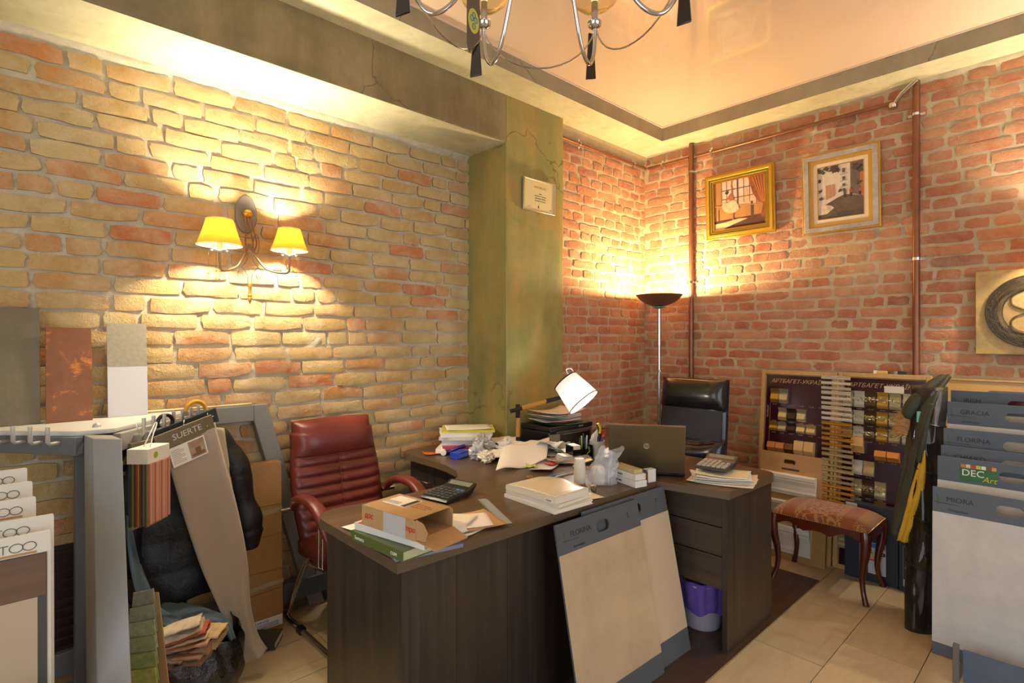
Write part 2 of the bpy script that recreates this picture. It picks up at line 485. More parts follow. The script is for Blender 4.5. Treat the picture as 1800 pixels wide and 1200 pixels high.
# pier, beam over the left wall, dropped border and stretch ceiling
struct(MB().bx(2.356, 2.904, 2.566, 3.06, 0, SOFF).build('wall_pillar', PLASTER_P, bevel=0.006))
struct(MB().bx(-2.5, 2.357, 2.5661, 3.06, BEAM, SOFF + 0.02).build('trim_1', PLASTER, bevel=0.006))
b = MB()
for x0, x1, y0, y1 in ((-2.5, 3.809, 2.327, 3.06), (3.809, 4.2, -2.5, 3.06)):
    b.bx(x0, x1, y0, y1, SOFF, CEIL + 0.03)
struct(b.build('trim_2', PLASTER_F))
# soffit under the border: same plaster, strong lamp light painted into its colour
b = MB()
b.add([(-2.5, 2.3272, SOFF - .0008), (3.8088, 2.3272, SOFF - .0008), (3.8088, -2.5, SOFF - .0008), (4.06, -2.5, SOFF - .0008), (4.06, 2.66, SOFF - .0008), (2.9, 2.66, SOFF - .0008), (2.9, 2.57, SOFF - .0008), (-2.5, 2.57, SOFF - .0008)], [(0, 7, 6, 1), (1, 6, 5, 4), (1, 4, 3, 2)])
struct(b.build('trim_3', PLASTER_LIT))
b = MB().add([(-2.5, 2.5664, BEAM - .0008), (2.3555, 2.5664, BEAM - .0008), (2.3555, 2.99, BEAM - .0008), (-2.5, 2.99, BEAM - .0008)], [(0, 3, 2, 1)])
struct(b.build('trim_4', PLASTER_LIT))  # beam underside, lamp light likewise put into the paler colour
cm = mat('peach_stretch_film', (222, 198, 172), 0.05, spec=0.5, bump=(2.2, 0.02, 0.01))
struct(MB().bx(-2.5, 3.83, -2.5, 2.35, CEIL, CEIL + 0.03).build('ceiling', cm))
bead = mat('pink_white_bead', (232, 206, 186), 0.4)
struct(MB().bx(-2.5, 3.809, 2.319, 2.3268, CEIL - 0.008, CEIL - .0005).bx(3.801, 3.8088, -2.5, 2.319, CEIL - 0.008, CEIL - .0005).build('trim_5', bead))
# unseen sides of the room with shop windows behind the camera
pl = mat('cream_paint', (214, 200, 172), 0.8)
struct(MB().bx(-2.62, -2.5, -2.6, -1.5, 0, CEIL).bx(-2.62, -2.5, 1.7, 3.06, 0, CEIL).bx(-2.62, -2.5, -1.5, 1.7, 0, 0.35).bx(-2.62, -2.5, -1.5, 1.7, 2.55, CEIL).build('wall_rear', pl))
struct(MB().bx(-2.5, -0.4, -2.62, -2.5, 0, CEIL).bx(2.8, 4.2, -2.62, -2.5, 0, CEIL).bx(-0.4, 2.8, -2.62, -2.5, 0, 0.35).bx(-0.4, 2.8, -2.62, -2.5, 2.55, CEIL).build('wall_front', pl))
struct(MB().bx(4.05, 4.2, -2.5, -0.9, 0, SOFF).build('wall_right_end', pl))
struct(MB().bx(-2.5, -0.88, WA, 3.06, 0, BEAM).build('wall_left_end', pl))
gl = mat('window_glass', (245, 250, 250), 0.02, trans=1.0, ior=1.45); wf = mat('white_frame', (230, 230, 226), 0.4)
for nm, M in (('window_1', Matrix.Translation((-2.56, 0.1, 1.45)) @ Matrix.Rotation(PI / 2, 4, 'Z')), ('window_2', Matrix.Translation((1.2, -2.56, 1.45)))):
    b = MB()
    for x in (-1.575, 0, 1.575): b.box((x, 0, 0), (0.05, 0.06, 2.2))
    for zz in (-1.075, 1.075): b.box((0, 0, zz), (3.2, 0.06, 0.05))
    w = struct(b.xf(M).build(nm, wf)); MB().box((-0.79, 0, 0), (1.53, 0.008, 2.1)).box((0.79, 0, 0), (1.53, 0.008, 2.1)).xf(M).build('pane', gl, w)
# ------------------------------------------------------------------ shared materials
CHROME = mat('chrome', (205, 205, 205), 0.14, 1.0)
DARKM = mat('dark_metal', (70, 66, 62), 0.45, 0.7)
BLACK = mat('black_plastic', (22, 22, 23), 0.35)
BLACKM = mat('black_matte', (20, 19, 19), 0.7)
PAPER = mat('white_paper', (238, 234, 226), 0.8, bump=(30, 0.05, 0.002))
PAPER2 = mat('ivory_paper', (232, 222, 200), 0.8)
PAPERG = mat('grey_paper', (205, 204, 200), 0.8)
CARD = mat('brown_cardboard', (190, 152, 104), 0.75, var=(8, (176, 138, 92)))
WHITEP = mat('white_plastic', (232, 230, 226), 0.4)
GREYM = mat('grey_painted_steel', (140, 138, 134), 0.45, var=(3, (146, 144, 140)))
INK = mat('dark_ink', (50, 48, 46), 0.6)
GOLD = mat('gold', (206, 158, 62), 0.32, 0.75, bump=(60, 0.15, 0.002))
REDINK = mat('red_ink', (196, 44, 34), 0.6)

def translucent(name, col, f=0.6, bump=None):
    m = bpy.data.materials.new(name); m.use_nodes = True; t = NT(m)
    tr = t.add('ShaderNodeBsdfTranslucent'); tr.inputs[0].default_value = lin(col)
    t.b.inputs['Base Color'].default_value = lin(col); t.b.inputs['Roughness'].default_value = 0.8
    mx = t.add('ShaderNodeMixShader'); mx.inputs[0].default_value = f
    t.link(t.b.outputs[0], mx.inputs[1]); t.link(tr.outputs[0], mx.inputs[2])
    t.link(mx.outputs[0], t.n['Material Output'].inputs[0]); return m

# ------------------------------------------------------------------ wall sconces
SHADE = translucent('yellow_pleated_silk', (228, 160, 40), 0.045)
SHADE_IN = translucent('shade_lining', (250, 240, 215), 0.5)
BRONZE = mat('aged_bronze', (140, 104, 78), 0.4, 0.6)
SILVERG = mat('silvered_arm', (150, 140, 122), 0.3, 0.8)
BULB = mat('lit_bulb', (255, 240, 210), 0.3, emit=((255, 226, 170), 30.0))
CRYST = mat('amber_crystal', (250, 220, 120), 0.05, trans=0.8, ior=1.5)
def sconce(label, loc, rz, arms, power):
    t = thing('wall_sconce', label, 'wall lamp', loc, rz, group='two arm wall sconces')
    pl = [(0.052 * math.cos(a), 0.098 * math.sin(a)) for a in [2 * PI * k / 28 for k in range(28)]]
    MB().plate(pl, -0.02, 0.0).build('back_plate', mat('pewter', (128, 118, 108), 0.5, 0.4), t, bevel=0.006)
    MB().lathe([(0.001, -0.012), (0.018, -0.01), (0.024, 0.004), (0.017, 0.018), (0.001, 0.024)], 16, (0, -0.03, 0.0), Matrix.Rotation(PI / 2, 4, 'X')).build('boss', GOLD, t, smooth=60)
    # cascading stems
    b = MB()
    for dx, ex, ez in ((-0.014, -0.022, -0.22), (0.0, 0.012, -0.19), (0.014, 0.03, -0.20)):
        b.tube(spline([(dx, -0.035, -0.01), (dx * 1.1, -0.06, -0.06), (ex, -0.075, -0.15), (ex * 0.5, -0.07, ez)], 6), 0.0035, 6)
    b.tube([(0.03 + 0.014 * math.cos(a), -0.07, -0.155 + 0.05 * math.sin(a)) for a in [2 * PI * k / 20 for k in range(20)]], 0.0022, 6, closed=True)
    b.build('stem', BRONZE, t, smooth=60)
    b = MB()                                     # lower scrolls and drop
    for s in (-1, 1):
        b.tube(spline([(s * 0.008, -0.07, -0.36), (s * 0.012, -0.07, -0.31), (s * 0.04, -0.07, -0.275), (s * 0.06, -0.07, -0.30), (s * 0.045, -0.07, -0.33), (s * 0.03, -0.07, -0.315), (s * 0.038, -0.07, -0.302)], 6), 0.0026, 6)
        b.tube(spline([(s * 0.004, -0.07, -0.20), (s * 0.02, -0.075, -0.25), (s * 0.055, -0.07, -0.285)], 6), 0.0026, 6)
    b.build('scroll', SILVERG, t, smooth=60)
    MB().lathe([(0.001, -0.10), (0.006, -0.09), (0.012, -0.075), (0.008, -0.065), (0.012, -0.06), (0.007, -0.05), (0.008, -0.02), (0.013, -0.012), (0.009, 0.0)], 12, (0, -0.07, -0.355)).build('finial', GOLD, t, smooth=50)
    for (sx, sy, sz, sc) in arms:
        s = -1 if sx < 0 else 1
        MB().tube(spline([(0, -0.06, -0.16), (s * 0.035, -0.075, -0.23), (s * 0.085 * sc, sy * 0.7, -0.285), (sx * 0.93, sy, sz - 0.145), (sx, sy, sz - 0.10), (sx, sy, sz - 0.055)], 8), 0.0055, 8).build('arm', SILVERG, t, smooth=60)
        b = MB()
        n = 6; vs = []
        for k in range(48):
            a = 2 * PI * k / 48; r = 0.026 + 0.012 * abs(math.cos(a * 2.5)); b_ = 0.004 * math.cos(5 * a)
            vs.append((sx + r * math.cos(a), sy + r * math.sin(a), sz - 0.055 + b_))
        b.add(vs + [(sx, sy, sz - 0.064)], [(k, (k + 1) % 48, 48) for k in range(48)])
        b.build('drip_pan', WHITEP, t, smooth=60, solid=0.002)
        MB().cyl((sx, sy, sz - 0.06), (sx, sy, sz - 0.01), 0.0125, 0.0125, 14).build('candle_sleeve', PAPER2, t, smooth=50)
        MB().lathe([(0.008, -0.012), (0.015, 0.005), (0.019, 0.022), (0.014, 0.042), (0.004, 0.06), (0.001, 0.064)], 14, (sx, sy, sz)).build('bulb', BULB, t, smooth=180)
        prof = lambda v: 0.098 * sc + (0.058 - 0.098) * sc * (v ** 0.82)
        N = 96
        def sh(u, v):
            a = 2 * PI * u; r = prof(v) * (1 + 0.012 * math.cos(24 * a * 2))
            return (sx + r * math.cos(a), sy + r * math.sin(a), sz - 0.03 + 0.122 * sc * v)
        MB().grid(N, 6, sh, wrapx=True).build('shade', SHADE, t, smooth=180)
        for zz, rr in ((sz - 0.03, 0.098 * sc), (sz - 0.03 + 0.122 * sc, 0.058 * sc)):
            MB().tube([(sx + rr * math.cos(a), sy + rr * math.sin(a), zz) for a in [2 * PI * k / 32 for k in range(32)]], 0.002, 6, closed=True).build('shade_rim', SHADE_IN, t, smooth=60)
        b = MB(); rg = random.Random(int(sx * 1000))
        for k in range(5):
            a = rg.uniform(0, 6.28); r = rg.uniform(0.015, 0.05); L = rg.uniform(0.05, 0.13); x = sx + r * math.cos(a); y = sy + r * math.sin(a) * .6
            b.cyl((x, y, sz - 0.06), (x, y, sz - 0.06 - L), 0.0007, 0.0007, 4)
            b.lathe([(0.0, -0.006), (0.006, 0), (0.0, 0.006)], 6, (x, y, sz - 0.066 - L))
        b.build('crystal_drops', CRYST, t)['kind'] = 'stuff'
        point_light('sconce_bulb', (sx, sy, sz + 0.03), power, (1.0, 0.86, 0.62), 0.02, t)
    return t
sconce('two arm wall sconce with yellow pleated shades on the pale left brick wall', (0.905, WA - 0.012, 2.08), 0, [(-0.172, -0.20, -0.17, 0.97), (0.165, -0.15, -0.152, 0.90)], 190)
sconce('wall sconce just beyond the right frame edge above the string art panel', (WB - 0.012, -0.06, 2.12), -PI / 2, [(-0.172, -0.20, -0.17, 0.97), (0.165, -0.15, -0.152, 0.90)], 130)

# ------------------------------------------------------------------ torchiere in the corner
def torchiere():
    t = thing('floor_lamp', 'tall chrome torchiere floor lamp with bronze bowl in the corner', 'floor lamp', (3.72, 2.30, 0))
    MB().lathe([(0.0, 0.0), (0.135, 0.0), (0.135, 0.012), (0.05, 0.028), (0.018, 0.045), (0.0, 0.05)], 32).build('base', CHROME, t, smooth=40)
    b = MB().cyl((0, 0, 0.03), (0, 0, 1.18), 0.0145, 0.0145, 16); b.build('pole', CHROME, t, smooth=60)
    MB().cyl((0, 0, 1.17), (0, 0, 1.64), 0.0115, 0.0115, 16).cyl((0, 0, 1.40), (0, 0, 1.685), 0.0145, 0.0145, 16).build('upper_pole', CHROME, t, smooth=60)
    MB().cyl((-0.02, -0.02, 1.20), (0.01, 0.01, 1.20), 0.008, 0.008, 10).build('dimmer_knob', WHITEP, t, smooth=60)
    MB().lathe([(0.012, 1.68), (0.05, 1.692), (0.05, 1.697), (0.012, 1.70)], 24).build('green_glass_collar', mat('green_glass', (90, 190, 150), 0.1, trans=0.5), t, smooth=40)
    MB().lathe([(0.02, 1.70), (0.06, 1.706), (0.115, 1.728), (0.152, 1.758), (0.172, 1.783), (0.178, 1.788), (0.172, 1.790), (0.148, 1.764), (0.11, 1.737), (0.05, 1.715), (0.0, 1.71)], 40, caps=False).build('bowl', BRONZE, t, smooth=60)
    MB().lathe([(0.0, -0.02), (0.02, -0.015), (0.022, 0.01), (0.0, 0.02)], 14, (0, 0, 1.74)).build('bulb', BULB, t, smooth=180)
    point_light('torchiere_bulb', (0, 0, 1.772), 76, (1.0, 0.77, 0.40), 0.03, t)
torchiere()

# ------------------------------------------------------------------ chandelier
def chandelier():
    t = thing('chandelier', 'chrome chandelier with looping arms and black glass pendants under the ceiling', 'chandelier', (1.14, 1.075, 2.338), 0.0)
    top = CEIL - 2.338
    MB().lathe([(0.0, top), (0.07, top), (0.065, top - 0.02), (0.03, top - 0.04), (0.012, top - 0.06)], 24).build('ceiling_rose', CHROME, t, smooth=50)
    MB().cyl((0, 0, 0.62), (0, 0, top - 0.05), 0.006, 0.006, 10).build('suspension_rod', CHROME, t, smooth=60)
    MB().lathe([(0.006, 0.22), (0.018, 0.25), (0.032, 0.29), (0.02, 0.33), (0.015, 0.42), (0.03, 0.47), (0.014, 0.52), (0.012, 0.60), (0.02, 0.63), (0.006, 0.65)], 20).build('centre_column', CHROME, t, smooth=60)
    n = 6; tips = []
    prism_m = mat('black_glass', (26, 16, 12), 0.06, coat=0.5)
    glass = mat('champagne_glass', (246, 232, 190), 0.03, trans=0.95, ior=1.25)
    for k in range(n):
        a = 2 * PI * k / n + R(17); c, s = math.cos(a), math.sin(a)
        P = lambda r, z, w=0.0: (r * c - w * s, r * s + w * c, z)
        MB().tube(spline([P(0.02, 0.45), P(0.10, 0.40), P(0.19, 0.22), P(0.26, 0.085), P(0.325, 0.045), P(0.37, 0.085), P(0.385, 0.15), P(0.385, 0.205)], 8), 0.0068, 10).build('arm', CHROME, t, smooth=60)
        MB().lathe([(0.008, 0.19), (0.022, 0.2), (0.024, 0.215), (0.01, 0.225)], 16, (P(0.385, 0)[0], P(0.385, 0)[1], 0)).build('arm_knuckle', CHROME, t, smooth=50)
        x, y, _ = P(0.385, 0)
        MB().cyl((x, y, 0.22), (x, y, 0.285), 0.011, 0.011, 14).build('candle_sleeve', mat('smoky_tube', (176, 152, 132), 0.3), t, smooth=60)
        MB().lathe([(0.012, 0.25), (0.045, 0.262), (0.075, 0.285), (0.082, 0.30), (0.080, 0.302), (0.044, 0.267), (0.012, 0.256)], 28, (x, y, 0), caps=False).build('glass_dish', glass, t, smooth=60)
        MB().lathe([(0.009, 0.285), (0.016, 0.31), (0.018, 0.33), (0.010, 0.36), (0.001, 0.385)], 12, (x, y, 0)).build('bulb', mat('soft_bulb', (255, 240, 215), 0.3, emit=((255, 236, 210), 1.5)), t, smooth=180)
        point_light('chandelier_bulb', (x, y, 0.345), 1.0, (1.0, 0.9, 0.74), 0.02, t)
        x2, y2, _ = P(0.405, 0, 0.022)
        M = Matrix.Translation((x2, y2, 0.19)) @ Matrix.Rotation(R(-12 - 17 * (k % 3)), 4, 'Z')
        MB().plate([(-0.010, 0), (0.010, 0), (0.021, -0.155), (-0.021, -0.168)], -0.004, 0.004).xf(M).build('glass_pendant', prism_m, t, bevel=0.002)
        a2 = 2 * PI * (k + 1) / n + R(17)
        p0 = Vector(P(0.395, 0.20)); p1 = Vector((0.395 * math.cos(a2), 0.395 * math.sin(a2), 0.20)); q = (p0 + p1) / 2
        MB().tube(bez(p0, p0 * 0.75 + q * 0.25 + Vector((0, 0, -0.19)), p1 * 0.75 + q * 0.25 + Vector((0, 0, -0.19)), p1, 14), 0.003, 6).build('swag', CHROME, t, smooth=60)
    # hanging price tag
    tg = MB().plate([(-0.026, 0.06), (0.026, 0.09), (0.026, -0.10), (-0.018, -0.155), (-0.026, -0.13)], -0.0008, 0.0008)
    tagp = Matrix.Translation((-0.192, 0.092, 0.046)) @ Matrix.Rotation(R(9), 4, 'Z')
    g = tg.xf(tagp).build('price_tag', mat('brown_tag', (92, 78, 60), 0.6), t)
    for y0, y1 in ((-0.0016, -0.0008), (0.0008, 0.0016)):
        MB().plate([(0.022 * math.cos(a), -0.06 + 0.034 * math.sin(a)) for a in [2 * PI * k / 20 for k in range(20)]], y0, y1).xf(tagp).build('tag_disc', mat('tag_yellow', (196, 186, 60), 0.5), g)
        b = MB()
        for cx, cz in ((0, -0.075), (-0.008, -0.055), (0.008, -0.055), (0, -0.045)):
            b.tube([(cx + 0.006 * math.cos(a), (y0 + y1) / 2 * 1.9, cz + 0.008 * math.sin(a)) for a in [2 * PI * k / 12 for k in range(12)]], 0.0012, 5, closed=True)
        b.xf(tagp).build('tag_emblem', mat('tag_blue', (44, 104, 160), 0.5), g)
    return t
chandelier()

# ------------------------------------------------------------------ pipes on the brick
COPPER = mat('brown_pipe', (150, 96, 66), 0.35, 0.55, var=(6, (120, 82, 64)))
def pipe(label, pts, r, clips, n=12, m=COPPER):
    o = thing('pipe', label, 'pipe', pts[0], group='conduits on the brick walls')
    v0 = Vector(pts[0])
    MB().tube([Vector(p) - v0 for p in pts], r, n).build('tube', m, o, smooth=60)
    for p, ax, nr in clips:                         # clip: band and two ears, axis of pipe, normal of wall
        p = Vector(p) - v0; ax = Vector(ax); nr = Vector(nr); w = ax.cross(nr)
        b = MB(); rr = r + 0.002
        arc = [p + (w * math.cos(a) + nr * math.sin(a)) * rr for a in [PI * k / 8 for k in range(9)]]
        for q0, q1 in zip(arc, arc[1:]):
            d = ax * 0.008; b.add([q0 - d, q0 + d, q1 + d, q1 - d], [(0, 1, 2, 3)])
        for s in (1, -1):
            c0 = p + w * (s * rr) - nr * (r * 0.75)
            c1 = p + w * (s * (rr + 0.022)) - nr * (r * 0.75); d = ax * 0.008
            b.add([p + w * (s * rr) - d, p + w * (s * rr) + d, c0 + d, c0 - d], [(0, 1, 2, 3)]); b.add([c0 - d, c0 + d, c1 + d, c1 - d], [(0, 1, 2, 3)])
        b.build('clip', CHROME, o, solid=0.002)
    return o
XW = WB - 0.012
pipe('brown vertical pipe rising behind the black armchair near the corner', [(XW - 0.02, 2.194, 0), (XW - 0.02, 2.194, 3.0)], 0.019, [((XW - 0.02, 2.194, zz), (0, 0, 1), (-1, 0, 0)) for zz in (2.78, 1.9, 0.9)])
pipe('brown vertical pipe on the right wall beside the street picture', [(XW - 0.02, 0.727, 0), (XW - 0.02, 0.727, 3.0)], 0.019, [((XW - 0.02, 0.727, zz), (0, 0, 1), (-1, 0, 0)) for zz in (2.80, 1.93, 1.0)])
pipe('thin horizontal copper conduit under the ceiling on the short brick wall beside the pillar', [(2.91, WC - 0.025, 2.905), (XW - 0.012, WC - 0.025, 2.905)], 0.012, [((x, WC - 0.025, 2.905), (1, 0, 0), (0, -1, 0)) for x in (3.15, 3.85)])
pipe('thin horizontal copper conduit running above the two framed pictures', [(XW - 0.012, 2.17, 2.90), (XW - 0.012, 0.835, 2.91)], 0.012, [((XW - 0.012, y, 2.902), (0, -1, 0), (-1, 0, 0)) for y in (2.03,)])
pipe('short piece of copper conduit between the corner and the first vertical pipe', [(XW - 0.012, WC - 0.05, 2.90), (XW - 0.012, 2.218, 2.90)], 0.012, [((XW - 0.012, 2.46, 2.902), (0, -1, 0), (-1, 0, 0))])
o = thing('pipe', 'short bright chrome pipe stub angled up to the ceiling border', 'pipe', (XW - 0.012, 0.845, 2.89))
MB().tube([(0, 0, 0), (-0.03, -0.05, 0.05), (-0.05, -0.13, 0.105)], 0.013, 10).build('tube', CHROME, o, smooth=60)
MB().lathe([(0.013, -0.02), (0.024, -0.015), (0.026, 0.0), (0.024, 0.015), (0.013, 0.02)], 12).build('elbow_collar', CHROME, o, smooth=50)
# screws and hooks left in the brick
for y_, z_ in ((0.62, 1.80), (0.50, 1.815)):
    s_ = MB().lathe([(0.006, 0), (0.006, 0.02), (0.002, 0.022)], 8, (0, 0, 0), Matrix.Rotation(-PI / 2, 4, 'Y')).build('wall_plug', mat('orange_plug', (206, 120, 50), 0.6), None, loc=(XW, y_, z_))
    tag(s_, 'tiny orange wall plug in the brick, %s' % ('nearer the pipe' if y_ > 0.55 else 'nearer the string art panel'), 'wall plug', 'wall plugs in the brick')

# ------------------------------------------------------------------ framed pictures
def frame(t, w, h, rings, back=0.0):
    """nested rings of moulding: (inset0, inset1, y_front, material, name)"""
    for i0, i1, yf, m, nm in rings:
        o = [(-w / 2 + i0, i0), (w / 2 - i0, i0), (w / 2 - i0, h - i0), (-w / 2 + i0, h - i0)]
        i = [(-w / 2 + i1, i1), (w / 2 - i1, i1), (w / 2 - i1, h - i1), (-w / 2 + i1, h - i1)]
        MB().ring(o, i, yf, back).build(nm, m, t, bevel=0.003)
def patch(t, poly, y, m, name='paint_patch'):
    return MB().plate(poly, y, y + 0.0012).build(name, m, t)
FX = XW - 0.004
def dancer_picture():
    w, h = 0.52, 0.49
    t = thing('framed_picture', 'gold framed picture of a ballet dancer in white at a window', 'picture', (FX, 1.803, 2.215), -PI / 2, R(3))
    frame(t, w, h, [(0.0, 0.018, -0.022, GOLD, 'outer_moulding'), (0.016, 0.034, -0.034, mat('bright_gold', (226, 178, 66), 0.28, 0.7), 'main_moulding'), (0.032, 0.052, -0.026, mat('olive_gold', (150, 128, 60), 0.35, 0.6), 'cove'), (0.050, 0.066, -0.018, GOLD, 'inner_moulding')])
    b = MB(); 
    for k in range(34):
        for x, z in ((-0.194 + k * 0.388 / 33, 0.066), (-0.194 + k * 0.388 / 33, h - 0.066)): b.box((x, -0.02, z), (0.008, 0.006, 0.006), (0, 0.6, 0))
    for k in range(30):
        for x in (-0.194, 0.194): b.box((x, -0.02, 0.07 + k * 0.35 / 29), (0.006, 0.006, 0.008), (0, 0.6, 0))
    b.build('beading', GOLD, t)
    def M(n, c, **k): return mat('dancer_' + n, c, 0.55, **k)
    c = MB().bx(-0.198, 0.198, -0.010, 0.0, 0.062, h - 0.062).build('canvas', M('wall', (176, 128, 74), var=(6, (150, 102, 58))), t)
    y = -0.0112
    Q = lambda x, z: (-0.196 + 0.392 * x, 0.064 + 0.362 * z)
    pp = lambda poly, m, yy=0.0: patch(c, [Q(*p) for p in poly], y - yy, m)
    pp([(0, 0), (1, 0), (1, 0.22), (0, 0.2)], M('floor', (92, 54, 36), var=(9, (70, 40, 28))))
    pp([(0.02, 0.02), (0.14, 0.0), (0.35, 0.08), (0.66, 0.17), (0.5, 0.19), (0.2, 0.15), (0.0, 0.14)], M('light', (206, 168, 128)), 0.0012)
    pp([(0.17, 0.52), (0.80, 0.44), (0.80, 1), (0.17, 1)], M('window', (212, 186, 168), var=(4, (196, 164, 142))))
    pp([(0.17, 0.50), (0.82, 0.42), (0.82, 0.60), (0.17, 0.62)], M('town', (190, 140, 104), var=(14, (216, 178, 150))), 0.0006)
    pp([(0.6, 0.56), (0.67, 0.56), (0.67, 0.74), (0.635, 0.79), (0.6, 0.74)], M('tower', (206, 158, 124)), 0.0012)
    dk = M('bars', (96, 62, 44))
    for x in (0.16, 0.26, 0.36, 0.59, 0.70): pp([(x, 0.5), (x + 0.008, 0.5), (x + 0.008, 1), (x, 1)], dk, 0.0018)
    pp([(0.465, 0.46), (0.49, 0.46), (0.49, 1), (0.465, 1)], dk, 0.0024)
    for z in (0.62, 0.8): pp([(0.17, z), (0.82, z), (0.82, z + 0.012), (0.17, z + 0.012)], dk, 0.0018)
    pp([(0, 0.50), (0.8, 0.42), (0.8, 0.44), (0, 0.52)], M('sill', (180, 120, 76)), 0.0024)
    pp([(0.72, 0.2), (0.76, 0.2), (0.76, 0.5), (0.72, 0.5)], dk, 0.0018)
    pp([(0.09, 0.2), (0.105, 0.2), (0.105, 0.43), (0.09, 0.43)], dk, 0.0012)
    cur = M('curtain', (150, 84, 46), var=(30, (110, 56, 32)))
    pp([(0.68, 1), (1, 1), (1, 0.42), (0.97, 0.14), (0.9, 0.16), (0.95, 0.42), (0.86, 0.47), (0.76, 0.66)], cur, 0.003)
    for k in range(5):
        x = 0.74 + 0.055 * k
        pp([(x, 1), (x + 0.015, 1), (0.93 + k * 0.014, 0.45), (0.92 + k * 0.014, 0.45)], M('fold', (186, 116, 66)), 0.0036)
    skin = M('skin', (150, 92, 60)); tutu = M('tutu', (206, 184, 150), var=(20, (180, 148, 112)))
    pp([(0.16, 0.50), (0.20, 0.39), (0.28, 0.33), (0.40, 0.32), (0.5, 0.38), (0.49, 0.46), (0.44, 0.56), (0.36, 0.60), (0.30, 0.55), (0.2, 0.55)], tutu, 0.0036)
    pp([(0.32, 0.58), (0.41, 0.58), (0.39, 0.67), (0.36, 0.72), (0.31, 0.70), (0.29, 0.64)], skin, 0.0042)
    pp([(0.345, 0.70), (0.375, 0.69), (0.385, 0.80), (0.365, 0.88), (0.385, 0.95), (0.375, 0.97), (0.35, 0.88), (0.362, 0.80)], skin, 0.0042)
    pp([(0.27 + 0.034 * math.cos(a), 0.755 + 0.036 * math.sin(a)) for a in [2 * PI * k / 12 for k in range(12)]], M('hair', (70, 42, 30)), 0.0042)
    pp([(0.25, 0.58), (0.33, 0.66), (0.32, 0.68), (0.24, 0.61)], skin, 0.0048)
    pp([(0.37, 0.33), (0.40, 0.33), (0.385, 0.2), (0.44, 0.18), (0.37, 0.17), (0.365, 0.2)], skin, 0.0042)
dancer_picture()

